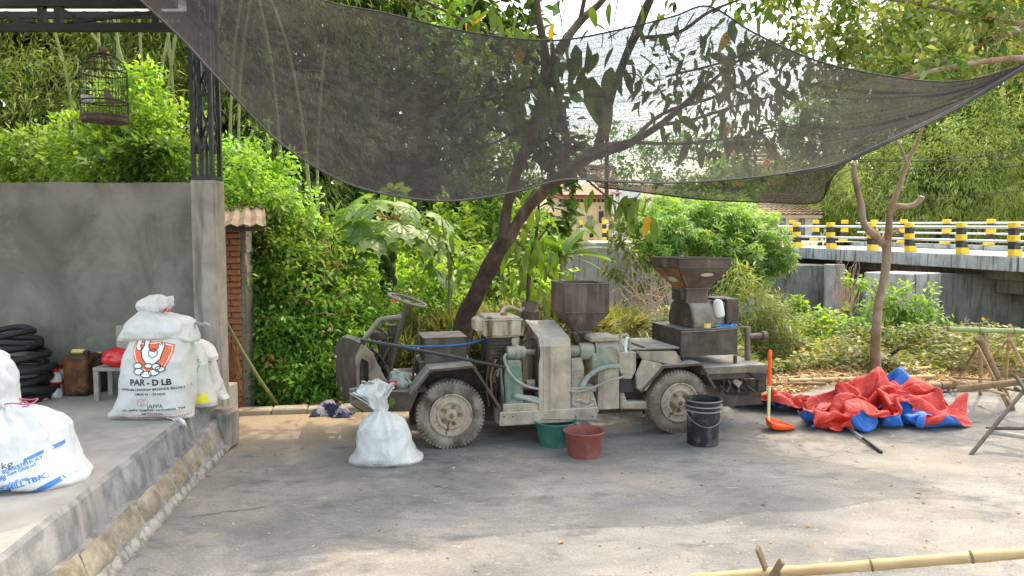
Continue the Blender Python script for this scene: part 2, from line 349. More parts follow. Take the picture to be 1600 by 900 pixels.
# --- concrete yard (material: trowelled, dusty, stained, cracked)
m, nt, b = newmat('yard_concrete')
base = ramp(nt, noise_n(nt, 1.3, 10, .68, .5, stretch=(.8, 1.3, 1)), [(.30, (.145,.144,.14)), (.5, (.235,.228,.213)), (.68, (.345,.325,.295))]).outputs[0]
st = ramp(nt, noise_n(nt, 2.6, 10, .75, .5, stretch=(.65, 1.3, 1)), [(.50, (0,0,0)), (.64, (.9,)*3)]).outputs[0]
c = mixc(nt, st, base, (.125,.128,.128,1))
st2 = ramp(nt, noise_n(nt, .55, 5, .6, .5), [(.5, (0,0,0)), (.66, (1,1,1))]).outputs[0]
c = mixc(nt, mixc(nt, 1, st2, (.55,)*3+(1,), 'MULTIPLY'), c, (.40,.34,.26,1))
# soil dust gathered along the back kerb and the wall
tc = N(nt, "ShaderNodeTexCoord"); sp = N(nt, "ShaderNodeSeparateXYZ"); nt.links.new(tc.outputs['Object'], sp.inputs[0])
mr = N(nt, "ShaderNodeMapRange"); mr.inputs[1].default_value = 5.6; mr.inputs[2].default_value = 7.2; nt.links.new(sp.outputs[1], mr.inputs[0])
mx = N(nt, "ShaderNodeMapRange"); mx.inputs[1].default_value = .4; mx.inputs[2].default_value = -1.2; nt.links.new(sp.outputs[0], mx.inputs[0])
mm = N(nt, "ShaderNodeMath", operation='MULTIPLY'); nt.links.new(mr.outputs[0], mm.inputs[0]); nt.links.new(mx.outputs[0], mm.inputs[1])
c = mixc(nt, mm.outputs[0], c, (.46,.34,.21,1))
gr = ramp(nt, noise_n(nt, 75, 3, .6), [(.35, (.66,)*3), (.65, (.93,)*3)]).outputs[0]
c = mixc(nt, 1, c, gr, 'MULTIPLY')
# scuffs
sc = ramp(nt, noise_n(nt, 9, 8, .75, .2, stretch=(.5, 1.5, 1)), [(.60, (0,0,0)), (.72, (.8,)*3)]).outputs[0]
c = mixc(nt, sc, c, (.43,.41,.375,1))
vo = N(nt, "ShaderNodeTexVoronoi", feature='F1'); vo.inputs['Scale'].default_value = 7.5; nt.links.new(tc.outputs['Object'], vo.inputs[0])
pit = ramp(nt, vo.outputs[0], [(.035, (1,1,1)), (.06, (0,0,0))]).outputs[0]
c = mixc(nt, pit, c, (.10,.10,.10,1))
nt.links.new(c, b.inputs['Base Color']); b.inputs['Roughness'].default_value = .82; b.inputs['Specular IOR Level'].default_value = .3
bn = N(nt, "ShaderNodeBump"); bn.inputs['Strength'].default_value = .5; bn.inputs['Distance'].default_value = .012
nt.links.new(noise_n(nt, 14, 10, .7, .4, stretch=(.5, 1.4, 1)), bn.inputs['Height']); nt.links.new(bn.outputs[0], b.inputs['Normal'])
M['yard'] = m
yb = [(-9, -6), (12, -6), (12, 8.1), (6.2, 8.3), (5.0, 8.45), (3.6, 8.3), (2.7, 7.6), (1.6, 7.35), (.2, 7.2), (-1.0, 7.12), (-2.3, 7.05), (-9, 7.05)]
yard = MB()
n = len(yb); yard.add([(x, y, 0) for x, y in yb] + [(x, y, -.12) for x, y in yb], [tuple(range(n)), tuple(range(2*n-1, n-1, -1))] + [(i, (i+1) % n, n+(i+1) % n, n+i) for i in range(n)])
yard_o = yard.build('yard', M['yard']); tag(yard_o, kind='structure')
# cracks: thin sunk-looking strips
def crack(pts_px, w=.0035, seed=1):
    rr = random.Random(seed); P = [gp(*p) for p in pts_px]; path = []
    for a, bb_ in zip(P, P[1:]):
        k = max(2, int((bb_-a).length/.03))
        for i in range(k):
            q = a.lerp(bb_, i/k); path.append(Vector((q.x+rr.uniform(-.007, .007), q.y+rr.uniform(-.012, .012), .002)))
    path.append(Vector((P[-1].x, P[-1].y, .002)))
    m = MB(); vs = []; fs = []
    for i, p in enumerate(path):
        ww = w*rr.uniform(.4, 1.3)*min(1, (i+.3)/3, (len(path)-i-.7)/3)
        t = (path[min(i+1, len(path)-1)]-path[max(i-1, 0)]).normalized(); s = Vector((-t.y, t.x, 0))*max(ww, .0005)
        vs += [p-s, p+s]
        if i: fs.append((2*i-2, 2*i, 2*i+1, 2*i-1))
    m.add(vs, fs); o = m.build('crack', M['dark_crack'], yard_o)
    return o
M['dark_crack'] = plain('crack_shadow_gap', (.09,.085,.08), .95)
crack([(285,810),(350,800),(392,796),(425,790)], .0045, 1); crack([(455,785),(485,782),(500,782)], .003, 2)
crack([(1315,703),(1330,708),(1345,708)], .006, 3); crack([(1268,716),(1292,713),(1312,709)], .003, 4); crack([(1345,708),(1356,704),(1364,701)], .003, 5)
crack([(1338,685),(1352,690)], .003, 6); crack([(1500,658),(1545,662),(1590,668)], .006, 7)

# back kerb on the left
m = MB(); a = gp(366, 650); e = gp(640, 641)
for k in range(5):
    p = a.lerp(e, k/5); q = a.lerp(e, (k+1)/5-.004); d = (q-p); L = d.length; ang = math.atan2(d.y, d.x)
    m.box(((p.x+q.x)/2, (p.y+q.y)/2+.08, .0+.005*(k % 2)), (L, .16, .10), Matrix.Rotation(ang, 3, 'Z'))
o = m.build('kerb', surf('kerb_concrete', [(.3, (.34,.29,.22)), (.7, (.46,.40,.31))], 6, .9, bump=.5), bevel=.012); tag(o, kind='structure')

# --- raised floor on the left: slab with a stone-faced ledge
EX0, EY0 = -1.90, 3.2; EX1, EY1 = -2.245, 5.95      # outer foot line of the ledge
def ex(y): return EX0 + (EX1-EX0)*(y-EY0)/(EY1-EY0)
FZ = .40
plat = empty('raised_floor', (0, 0, 0), None, None, kind='structure')
m = MB(); y0, y1 = .2, 6.0
st = 40; vs = []; fs = []
for i in range(st+1):
    y = y0+(y1-y0)*i/st; xe = ex(y)-.165+.012*noise.noise(Vector((0, y*3, 1)))
    vs += [(-9, y, FZ), (xe-.02, y, FZ+.002), (xe, y, FZ-.02), (xe+.028+.01*noise.noise(Vector((3, y*4, 1))), y, .22), (xe+.02, y, 0)]
    if i:
        for k in range(4): fs.append(((i-1)*5+k, (i-1)*5+k+1, i*5+k+1, i*5+k))
m.add(vs, fs, 0); m.mi = [0 if (i % 4) == 0 else 1 for i in range(len(fs))]
m.build('slab', [M['floor'], M['slabside']], plat, smooth=True, angle=30)
m = MB(); m.bb(-9, -2.42, 6.0, 6.45, 0, FZ); m.build('slab', M['floor'], plat)
# ledge core (mortar) and stone blocks
m = MB(); vs = []; fs = []
def lz(y): return .20+.055*max(0, min(1, (y-4.9)/.8)) + .008*math.sin(y*7)
for i in range(st+1):
    y = y0+(5.72-y0)*i/st; xo = ex(y)
    vs += [(xo-.16, y, lz(y)+.0), (xo-.105, y, lz(y)-.004), (xo-.088, y, lz(y)-.022), (xo-.008, y, 0)]
    if i:
        for k in range(3): fs.append(((i-1)*4+k, (i-1)*4+k+1, i*4+k+1, i*4+k))
fs.append((st*4, st*4+1, st*4+2, st*4+3))
m.add(vs, fs); m.build('ledge', M['slabside'], plat, smooth=True, angle=30)
def stone(yc, zc, ly, lz_, seed, mat=None):
    rr = random.Random(seed); m = MB(); nn = 4; vs = []; fs = []
    ang = math.atan2(EX1-EX0, EY1-EY0); pr = rr.uniform(.000, .009)
    K = 5
    for j in range(K):
        for i in range(K):
            u = i/(K-1)-.5; v = j/(K-1)-.5
            edge = (i in (0, K-1)) or (j in (0, K-1))
            yy = yc+u*ly*(1-.04*abs(v))+rr.uniform(-.006, .006); zz = zc+v*lz_*(1-.05*abs(u)*2)+rr.uniform(-.005, .005)
            off = -.012 if edge else pr+rr.uniform(-.004, .005)
            vs.append((ex(yy)+off-.085*min(1, max(0, zz)/.2), yy, max(zz, .002)))
    fs = [(j*K+i, j*K+i+1, (j+1)*K+i+1, (j+1)*K+i) for j in range(K-1) for i in range(K-1)]
    m.add(vs, fs); return m.build('stone', mat or M['stone'], plat, smooth=True, angle=50)
rr = random.Random(5); y = 2.4; k = 0
while y < 5.66:
    L = rr.uniform(.20, .36); h = lz(y)
    L = min(L, 5.72-y)
    if L > .08: stone(y+L/2, h*.66, L-.006, h*.66, 100+k)
    y += L; k += 1
y = 2.4
while y < 5.68:
    L = rr.uniform(.06, .13); stone(y+L/2, .033, L-.010, .062, 300+k, M['column']); y += L; k += 1
# end pier of the ledge, against the column
m = MB(); m.bb(ex(5.8)-.17, ex(5.8)+.012, 5.70, 5.93, 0, .305); m.build('end_pier', M['column'], plat, bevel=.02)

# --- concrete column and plaster wall
ctop = at(334, 280, 6.0)
cx1 = ctop.x; cx0 = at(297, 280, 6.0).x
CT = at(320, 281, 6.0).z
m = MB(); m.bb(cx0, cx1, 6.0, 6.22, 0, CT); m.bb(cx0+.02, cx1-.02, 5.985, 6.0, .02, .28)
o = m.build('concrete_column', M['column'], bevel=.012); tag(o, 'rough grey concrete column at the right end of the plaster wall', 'column')
WT = at(150, 286, 6.25).z
m = MB(); xsw = np.linspace(-9, cx0-.003, 40); vs = []; fs = []
for i, x in enumerate(xsw):
    zt = WT + .012*noise.noise(Vector((x*2.3, 0, 0)))-.008
    vs += [(x, 6.10, .0), (x, 6.10, zt), (x, 6.20, zt+.004), (x, 6.20, 0)]
    if i:
        for k in range(3): fs.append(((i-1)*4+k, (i-1)*4+k+1, i*4+k+1, i*4+k))
m.add(vs, fs); m.mi = [1 if i % 3 == 1 else 0 for i in range(len(fs))]
o = m.build('plaster_wall', [M['plaster'], M['column']]); tag(o, 'smeared grey plaster wall behind the raised floor', 'wall')

# --- lattice steel post on the column
T = .028
lp = empty('lattice_post', ((cx0+cx1)/2, 6.1, CT), 'black steel lattice post with diamond ornament standing on the concrete column', 'post')
pz = lambda py, Y=6.03: at(300, py, Y).z-CT
W2 = (cx1-cx0)/2-.022; H = 1.75
def bar(a, b_, name='bar', th=T, par=lp, mat='steel_black'):
    a = Vector(a); b_ = Vector(b_); d = b_-a; L = d.length
    q = d.to_track_quat('Z', 'Y').to_matrix(); mb = MB(); mb.box((a+b_)/2, (th, th, L), q)
    return mb.build(name, M[mat], par)
for sx in (-1, 1):
    for sy in (-.075, .085): bar((sx*W2, sy, .0), (sx*W2, sy, H), 'upright', .032)
for sy in (-.075, .085): bar((-W2+.018, sy, .02), (W2-.018, sy, .02), 'rung', .03)
for sx in (-1, 1): bar((sx*W2, -.055, .022), (sx*W2, .065, .022), 'rung', .03)
for sy in (-.075, .085):
    zc = .40
    for zc, hh in ((.40, .17), (.83, .17), (1.40, .17)):
        w = W2-.02
        P = [(0, sy, zc+hh), (w, sy, zc), (0, sy, zc-hh), (-w, sy, zc)]
        for a, b_ in zip(P, P[1:]+P[:1]): bar(a, b_, 'diamond_bar', .014)
    bar((0, sy, .57), (0, sy, .66), 'ornament_bar', .014)
    for sx in (-.35, .35): bar((sx*W2, sy, .03), (sx*W2, sy, .31), 'ornament_bar', .012)
    for sx in (-.35, .35): bar((sx*W2, sy, .95), (sx*W2, sy, 1.6), 'ornament_bar', .012)
for sx in (-W2, W2):
    P = [(sx, 0, .60), (sx, .055, .40), (sx, 0, .22), (sx, -.05, .40)]
    for a, b_ in zip(P, P[1:]+P[:1]): bar(a, b_, 'diamond_bar', .012)
    bar((sx, 0, .6), (sx, 0, 1.6), 'ornament_bar', .012)

# --- canopy roof
cz = at(150, 43, 6.08).z; tz = at(150, 4, 6.08).z
roof = empty('canopy_roof', (cx1, 6.1, cz), 'black steel canopy truss with pale roof sheet over the raised floor', 'canopy')
def wbar(a, b_, name, th, par=roof, mat='steel_black'):
    o = bar(Vector(a)-roof.location, Vector(b_)-roof.location, name, th, par, mat); return o
wbar((-9, 6.08, cz), (cx1+.02, 6.08, cz), 'bottom_chord', .062)
wbar((-9, 6.08, tz), (cx1-.3, 6.08, tz), 'top_chord', .075)
for px in (66, 92, -160, -186, 246): 
    p = at(px, 30, 6.08); wbar((p.x, 6.08, cz+.032), (p.x, 6.08, tz-.038), 'web_post', .05)
for a, b_ in (((108, 37), (245, 20)), ((-10, 25), (58, 37)), ((93, 12), (118, 26)), ((-140, 37), (-30, 22))):
    p = at(*a, 6.08); q = at(*b_, 6.08); wbar((p.x, 6.06, p.z), (q.x, 6.06, q.z), 'web_diagonal', .022)
wbar((-9, 6.95, at(0, 24, 6.95).z), (-2.95, 6.95, at(0, 24, 6.95).z+.0), 'purlin', .055)
for Y, z in ((5.2, tz-.07), (4.4, tz-.19), (3.6, tz-.31)): wbar((-9, Y, z), (-2.9, Y, z), 'purlin', .06)
for X in (-2.95, -4.6, -6.4): wbar((X, 3.4, tz-.32), (X, 6.04, tz+.045), 'rafter', .06)
m = MB(); nr = 150; vs = []; fs = []
for i in range(nr):
    x = -9+(-2.85+9)*i/(nr-1); dz = .018*(abs((i % 6)-3)/3)
    vs += [(x, 3.2, tz-.30+dz), (x, 7.15, at(0, 20, 7.15).z+dz)]
    if i: fs.append((2*i-2, 2*i, 2*i+1, 2*i-1))
m.v = [tuple(Vector(v)-roof.location) for v in vs]; m.f = fs; m.mi = [0]*len(fs)
m.build('roof_sheet', M['sheet'], roof)

# --- brick outbuilding wall behind the column, with its roof sheet
bw = empty('brick_wall', (-2.6, 7.3, 0), 'old red brick wall with ragged mortar behind the concrete column', 'wall')
xr = at(386, 450, 7.3).x; xl = -4.6
bz1 = at(365, 352, 7.3).z
m = MB(); m.bb(xl+2.6, xr+2.6-.06, .02, .14, -.3, bz1+.05); m.build('mortar', M['mortar'], bw)
m = MB()
for k in range(30):
    z = -.2+k*(bz1+.2)/30; m.bb(xr+2.6-.06+random.uniform(-.01, .01), xr+2.6+random.uniform(-.015, .01), .0, .16, z, z+(bz1+.2)/30+.004)
m.build('wall_end', M['column'], bw)
bmesh_cache = []
for q in range(6):
    mb = MB(); rr = random.Random(q); vs = []
    for x in (-.095, .095):
        for yq in (-.02, .04):
            for z in (-.026, .026): vs.append((x+rr.uniform(-.006, .006), yq+(rr.uniform(-.008, .006) if yq < 0 else 0), z+rr.uniform(-.004, .004)))
    mb.add(vs, [(0,1,3,2),(4,6,7,5),(0,4,5,1),(2,3,7,6),(0,2,6,4),(1,5,7,3)])
    ob = mb.build('brick', M['brick'], bw, bevel=.006); bmesh_cache.append(ob)
first = [True]*6; k = 0; z = .0
while z < bz1:
    x = xr-.06-.097 if k % 2 == 0 else xr-.06-.048; half = k % 2 == 1
    while x > xr-.62:
        q = random.randrange(6)
        if first[q] and not half: ob = bmesh_cache[q]; first[q] = False
        else: ob = bmesh_cache[q].copy(); COL.objects.link(ob)
        if half: ob.scale = (.48, 1, 1); half = False; st_ = .153
        else: st_ = .203
        ob.location = (x+2.6, .0+random.uniform(-.006, .008), z); ob.rotation_euler = (0, random.uniform(-.02, .02), 0)
        x -= st_
    z += .0605; k += 1
sh = empty('lean_to_roof', (-2.5, 7.1, bz1), 'small weathered corrugated lean-to roof above the brick wall', 'roof')
pa = at(342, 318, 7.6); pb = at(418, 354, 7.0); zA = at(345, 318, 7.9).z; zB = at(400, 352, 6.9).z
m = MB(); vs = []; fs = []; nn = 36
xa, xb = -4.4, at(424, 350, 7.0).x
for i in range(nn*2+1):
    f = i/(nn*2); x = xa+(xb-xa)*f; dz = .012*math.sin(i*math.pi/2)
    vs += [(x+2.5, -.25, zB-bz1+dz+.0), (x+2.5-.30*f-.05, .75, zB-bz1+.24+dz)]
    if i: fs.append((2*i-2, 2*i, 2*i+1, 2*i-1))
m.add(vs, fs); o = m.build('corrugated_sheet', M['rustsheet'], sh)
md = o.modifiers.new('solid', 'SOLIDIFY'); md.thickness = .006
bb0 = MB(); bb0.bb(-1.9, xb+2.5-.03, -.2, -.15, zB-bz1-.055, zB-bz1-.016); bb0.build('batten', M['bark'], sh)

# leaning green stick + hanging fibre
p0 = gp(428, 640); p1 = at(352, 500, 6.75)
o = MB().tube([p0+Vector((0, .1, .03)), p0.lerp(p1, .35)+Vector((.02, 0, 0)), p0.lerp(p1, .7), p1], [.017, .016, .014, .011], 8).build('bamboo_stick', M['stem'], smooth=True)
tag(o, 'thin green stick leaning against the brick wall beside the column', 'stick')
rr = random.Random(3); m = MB(); pf = at(362, 540, 6.9)
for i in range(70):
    x = rr.uniform(-.06, .05); q = pf+Vector((x, rr.uniform(-.03, .03), rr.uniform(-.02, .05)))
    L = rr.uniform(.3, .5); m.tube([q, q+Vector((rr.uniform(-.02, .03), 0, -L*.5)), q+Vector((rr.uniform(-.05, .07), 0, -L))], [.004, .004, .002], 4)
o = m.build('fibre_bundle', surf('rusty_fibre', [(.3, (.26,.12,.045)), (.7, (.42,.24,.11))], 9, .95)); tag(o, 'hanging bundle of rusty brown fibre on the brick wall', 'fibre bundle')

# ================================================================ BRIDGE
Pn = Vector((at(1581, 400, 17.5).x, 17.5, 0)); Pf = Vector((at(1244, 388, 24.5).x, 24.5, 0))
bd = (Pf-Pn).normalized(); bn_ = Vector((bd.y, -bd.x, 0))
if bn_.x < 0: bn_ = -bn_
zn = at(1581, 399, 17.5).z; zf = at(1244, 385, 24.5).z; LB = (Pf-Pn).length
def bzs(s): return zn+(zf-zn)*s/LB
bridge = empty('bridge', (0, 0, 0), 'concrete road bridge with black and yellow railing posts at the right', 'bridge')
def bpt(s, w, z=0): q = Pn+bd*s+bn_*w; return Vector((q.x, q.y, bzs(s)+z))
def bslab(s0, s1, w0, w1, z0, z1, name, mat, seg=1, jitter=0):
    m = MB()
    for k in range(seg):
        a = s0+(s1-s0)*k/seg; b_ = s0+(s1-s0)*(k+1)/seg
        m.add([bpt(a,w0,z0), bpt(b_,w0,z0), bpt(b_,w1,z0), bpt(a,w1,z0), bpt(a,w0,z1), bpt(b_,w0,z1), bpt(b_,w1,z1), bpt(a,w1,z1)],
              [(0,1,2,3),(4,5,6,7),(0,1,5,4),(2,3,7,6),(0,3,7,4),(1,2,6,5)])
    return m.build(name, mat, bridge, bevel=.01)
bslab(-12, LB+1.8, -.35, .02, -.36, -.02, 'edge_beam', M['br_side'])
bslab(-12, LB+1.8, .021, 4.4, -.33, -.035, 'deck', M['br_top'])
bslab(-12, LB+1.8, 4.0, 4.38, -.03, .12, 'kerb', M['br_side'])
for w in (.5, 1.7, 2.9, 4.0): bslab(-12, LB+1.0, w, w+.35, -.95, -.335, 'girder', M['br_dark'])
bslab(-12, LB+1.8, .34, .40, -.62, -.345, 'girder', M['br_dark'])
def post_mesh(name):
    m = MB(); hs = [0, .17, .34, .50, .66, .80]
    for i in range(5):
        z0, z1 = hs[i], hs[i+1]-.0
        def dx(z): return .10*max(0, (.34-z)/.34)
        w = .085 if i != 2 else .10
        if i == 4: w = .095
        m.add([(-w, -w-dx(z0)*1.6, z0), (w, -w-dx(z0)*1.6, z0), (w, w+.0, z0), (-w, w, z0), (-w, -w-dx(z1)*1.6, z1), (w, -w-dx(z1)*1.6, z1), (w, w, z1), (-w, w, z1)],
              [(0,1,2,3),(4,5,6,7),(0,1,5,4),(1,2,6,5),(2,3,7,6),(3,0,4,7)], 0 if i % 2 == 0 else 1)
    return m.build(name, [M['yellow'], M['black']], bridge, bevel=.012)
ang = math.atan2(bd.y, bd.x)
pm = post_mesh('railing_post'); fst = True
def s_at(px, w):
    u = (px-800)/FPX; q = Pn+bn_*w; c_ = math.cos(-TILT)+.03*math.sin(-TILT); k_ = u/c_
    return (k_*q.y-q.x)/(bd.x-k_*bd.y)
for row, w, pxs in ((0, -.16, (1243,1296,1360,1419,1500,1582,1680,1800)), (1, 4.2, (1236,1273,1318,1364,1410,1477,1546,1625,1710))):
    for px in pxs:
        s = s_at(px, w)
        if fst: ob = pm; fst = False
        else: ob = pm.copy(); COL.objects.link(ob)
        ob.location = bpt(s, w, -.02 if row == 0 else .12); ob.rotation_euler = (0, 0, ang+(0 if row == 0 else math.pi))
for w, zo in ((-.16, 0), (4.2, .14)):
    for z in (.66, .33):
        m = MB(); side = -.0
        m.tube([bpt(-12, w, z+zo), bpt(LB+1.7, w, z+zo)], .036, 10); m.build('pipe_rail', M['galv'], bridge, smooth=True)
# piers / abutment
def wpoly(p0, p1, z0, z1, th, name, mat, par):
    d = (p1-p0); L = d.length; d.normalize(); nrm = Vector((-d.y, d.x, 0))
    if nrm.y < 0: nrm = -nrm
    m = MB(); a = p0; b_ = p1
    m.add([(a.x,a.y,z0),(b_.x,b_.y,z0),(b_.x+nrm.x*th,b_.y+nrm.y*th,z0),(a.x+nrm.x*th,a.y+nrm.y*th,z0),
           (a.x,a.y,z1),(b_.x,b_.y,z1),(b_.x+nrm.x*th,b_.y+nrm.y*th,z1),(a.x+nrm.x*th,a.y+nrm.y*th,z1)],
          [(0,1,2,3),(4,5,6,7),(0,1,5,4),(1,2,6,5),(2,3,7,6),(3,0,4,7)])
    return m.build(name, mat, par, bevel=.02)
a = at(1190, 450, 22.5); b_ = at(1316, 450, 22.0)
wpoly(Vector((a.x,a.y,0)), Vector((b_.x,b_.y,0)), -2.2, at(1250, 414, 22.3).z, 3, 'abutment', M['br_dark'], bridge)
a = at(1290, 450, 21.7); b_ = at(1320, 450, 21.6)
wpoly(Vector((a.x,a.y,0)), Vector((b_.x,b_.y,0)), -2.2, at(1300, 413, 21.7).z, .3, 'abutment_rib', M['br_side'], bridge)
a = at(1420, 450, 17.9); b_ = at(1470, 450, 18.6)
zt = at(1440, 428, 17.9).z
wpoly(Vector((a.x,a.y,0)), Vector((b_.x,b_.y,0)), -2.2, zt, 1.2, 'pier', M['br_side'], bridge)
a = at(1462, 450, 18.6); b_ = at(1760, 450, 18.2)
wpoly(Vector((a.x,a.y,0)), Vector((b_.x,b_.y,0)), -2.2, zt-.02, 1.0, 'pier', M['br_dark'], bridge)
a = at(1330, 450, 26); b_ = at(1500, 450, 26)
wpoly(Vector((a.x,a.y,0)), Vector((b_.x,b_.y,0)), -2.2, 1.0, .5, 'far_wall', M['br_wall'], bridge)

# --- retaining wall and road behind the bushes
rw = empty('retaining_wall', (0, 0, 0), 'stained grey concrete retaining wall below the road in the middle distance', 'wall')
pts = [(1192, 22.3), (1060, 21.5), (950, 22), (868, 23.5), (780, 27), (640, 31)]
Pw = [Vector((at(px, 400, Y).x, Y, 0)) for px, Y in pts]
for a, b_ in zip(Pw, Pw[1:]):
    wpoly(a, b_.lerp(a, .001), -2.4, 1.58, .4, 'wall_panel', M['br_wall'], rw)
for px in (990, 1095): 
    q = at(px, 400, 21.45); m = MB(); m.bb(q.x-.2, q.x+.2, 21.2, 21.6, -2.4, 1.57); m.build('buttress', M['br_dark'], rw)
m = MB(); vs = []; nb = len(Pw)
vs = [(p.x, p.y+.41, 1.585) for p in Pw] + [(p.x+1.0, p.y+8, 1.63) for p in Pw]
m.add(vs, [(i, i+1, nb+i+1, nb+i) for i in range(nb-1)])
e0 = bpt(LB+1.79, -.35); e1 = bpt(LB+1.79, 4.4)
m.add([(Pw[0].x, Pw[0].y+.41, 1.586), (e0.x, e0.y, 1.586), (e1.x+.3, e1.y, 1.586), (e1.x+2, e1.y+6, 1.63), (Pw[0].x+1, Pw[0].y+8, 1.629)], [(0, 1, 2, 3, 4)])
o = m.build('road', M['br_top']); tag(o, kind='structure')
# striped kerb posts along the road
q = 0
for px, Y in ((887, 31), (907, 31.2), (924, 31.5), (944, 30)):
    b0 = at(px, 377, Y); h = .86; m = MB()
    for k in range(5): m.bb(-.085, .085, -.085, .085, h*k/5, h*(k+1)/5, k % 2)
    o = m.build('roadside_post', [M['yellow'], M['black']], bevel=.01); o.location = (b0.x, Y, 1.60)
    tag(o, ['leftmost striped black and yellow roadside post, by the banana leaf', 'second striped roadside post from the banana plant', 'third striped roadside post, in front of the cream house', 'rightmost striped roadside post, below the utility pole'][q], 'post', 'striped roadside posts'); q += 1
m = MB()
pz = at(944, 300, 30.8)
for k in range(12):
    z = 1.6+k*.45; m.lathe([(.09, z), (.088, z+.45)], 12, (pz.x+.1, 30.8, 0), mi=[1, 2, 3, 1, 1, 1][min(k, 5)] if k < 3 else 1)
o = m.build('utility_pole', [M['black'], M['black'], M['whitewall'], M['fascia']], smooth=True); tag(o, 'dark utility pole with white and red bands beside the road', 'pole')

# --- cream house
hs = empty('cream_house', (at(905, 340, 36).x, 36, 1.6), 'cream house with clay tile roof beyond the road', 'house')
hl = hs.location
def hbox(px0, px1, py0, py1, Y0, Y1, name, mat, bev=0, par=hs, org=None):
    org = org or hl
    a = at(px0, py0, Y0); b_ = at(px1, py1, Y0); m = MB(); m.bb(a.x-org.x, b_.x-org.x, Y0-org.y, Y1-org.y, b_.z-org.z, a.z-org.z); return m.build(name, mat, par, bevel=bev)
hbox(862, 956, 308, 378, 36, 42, 'wall', M['cream'])
hbox(840, 962, 304, 309, 35.5, 35.7, 'fascia', M['fascia'])
for k in range(12): hbox(874+k*6.6, 878.6+k*6.6, 311.2, 316, 35.96, 35.99, 'vent', M['dark'])
for px in (892, 900, 936.5): hbox(px, px+2, 322, 326.5, 35.96, 35.99, 'vent', M['dark'])
w = hbox(892, 903, 330.5, 345, 35.93, 35.99, 'window', M['whitewall']); hbox(893.2, 901.8, 332, 344, 35.90, 35.925, 'window', M['dark'])
hbox(936, 943, 330, 348, 35.93, 35.99, 'door', M['dark'])
m = MB(); m.lathe([(.02, 0), (.14, .02), (.17, .16), (.15, .2)], 12, (at(922, 340, 35.6).x-hl.x, -.4, at(922, 343, 35.6).z-hl.z)); m.build('hanging_pot', M['stem'], hs)
# hipped roof with tile courses
def tiled_roof(par, org, pxA, pxB, pyE, pxC, pxD, pyR, Y0, Y1, mat, rows=11):
    A = at(pxA, pyE, Y0); B = at(pxB, pyE, Y0); C_ = at(pxC, pyR, Y1); D = at(pxD, pyR, Y1); m = MB(); nn = max(8, int((B-A).length/.25))
    for r in range(rows):
        f0, f1 = r/rows, (r+1)/rows
        L0, R0 = A.lerp(C_, f0), B.lerp(D, f0); L1, R1 = A.lerp(C_, f1), B.lerp(D, f1); vs = []; fs = []
        for i in range(nn*2+1):
            t = i/(nn*2); dz = .05 if i % 2 else 0
            vs += [L0.lerp(R0, t)-org+Vector((0, 0, dz+.05)), L1.lerp(R1, t)-org+Vector((0, 0, dz))]
            if i: fs.append((2*i-2, 2*i, 2*i+1, 2*i-1))
        m.add(vs, fs)
    m.build('tiled_roof', mat, par)
    rt = MB(); rt.tube([C_-org+Vector((0,0,.03)), D-org+Vector((0,0,.03))], .13, 8); rt.build('ridge', mat, par, smooth=True)
    g = MB(); g.add([B-org, D-org, D-org+Vector((0, Y1-Y0, A.z-C_.z))], [(0, 1, 2)]); g.add([A-org, C_-org, C_-org+Vector((0, Y1-Y0, A.z-C_.z))], [(0, 1, 2)]); g.build('gable', mat, par)
tiled_roof(hs, hl, 861, 972, 304, 886, 958, 262, 35.3, 38.5, M['tileroof'])
hbox(956, 1000, 292, 378, 38, 42, 'side_wall', M['whitewall'])
for px in (957, 968, 978): hbox(px, px+4, 295, 378, 35.4, 35.7, 'pillar', M['whitewall'])
hbox(984, 989, 312, 335, 37.93, 37.98, 'window', M['dark'])
# --- red-roofed house seen through the net
h2 = empty('red_roof_house', (at(1200, 300, 44).x, 44, 1.6), 'house with red tiled roof seen through the shade net', 'house')
hl2 = h2.location
tiled_roof(h2, hl2, 1090, 1262, 292, 1140, 1205, 225, 44, 48, M['tilered'])
hbox(1105, 1250, 292, 372, 45, 52, 'wall', M['whitewall'], par=h2, org=hl2)
h3 = empty('low_tiled_house', (at(1230, 330, 34).x, 34, 1.6), 'low house with brown tiled roof and plank wall behind the bridge', 'house')
hl3 = h3.location
tiled_roof(h3, hl3, 1175, 1290, 336, 1192, 1278, 308, 33.6, 36.2, M['tileroof'], 8)
hbox(1180, 1285, 336, 341, 33.4, 33.55, 'fascia', surf('tan_board', [(.3,(.42,.27,.17)),(.7,(.52,.36,.24))], 3), par=h3, org=hl3)
for k in range(9): hbox(1188+k*10, 1197.4+k*10, 341, 372, 34+.02*(k % 2), 34.2, 'plank', M['whitewall'] if k % 3 else M['br_wall'], par=h3, org=hl3)
hbox(1186, 1282, 342, 376, 34.25, 38, 'wall', M['br_dark'], par=h3, org=hl3)
# --- power lines
m = []
for i, (ya, yb, za) in enumerate(((252, 222, 0), (246, 236, 0), (262, 250, 0), (303, 288, 0), (250, 215, 0))):
    p = at(1290, ya, 30); q = at(1700, yb, 24); mid = (p+q)/2-Vector((0, 0, .25))
    o = MB().tube(smooth_path([p, mid, q], 8), .011, 5).build('power_line', M['black'])
    tag(o, ['overhead wire above the bridge rail, second from the top', 'overhead wire crossing the bamboo, third from the top', 'overhead wire crossing the bamboo, fourth from the top', 'lowest overhead wire above the bridge railing', 'topmost overhead wire in front of the bamboo hill'][i], 'cable', 'overhead wires over the bridge')
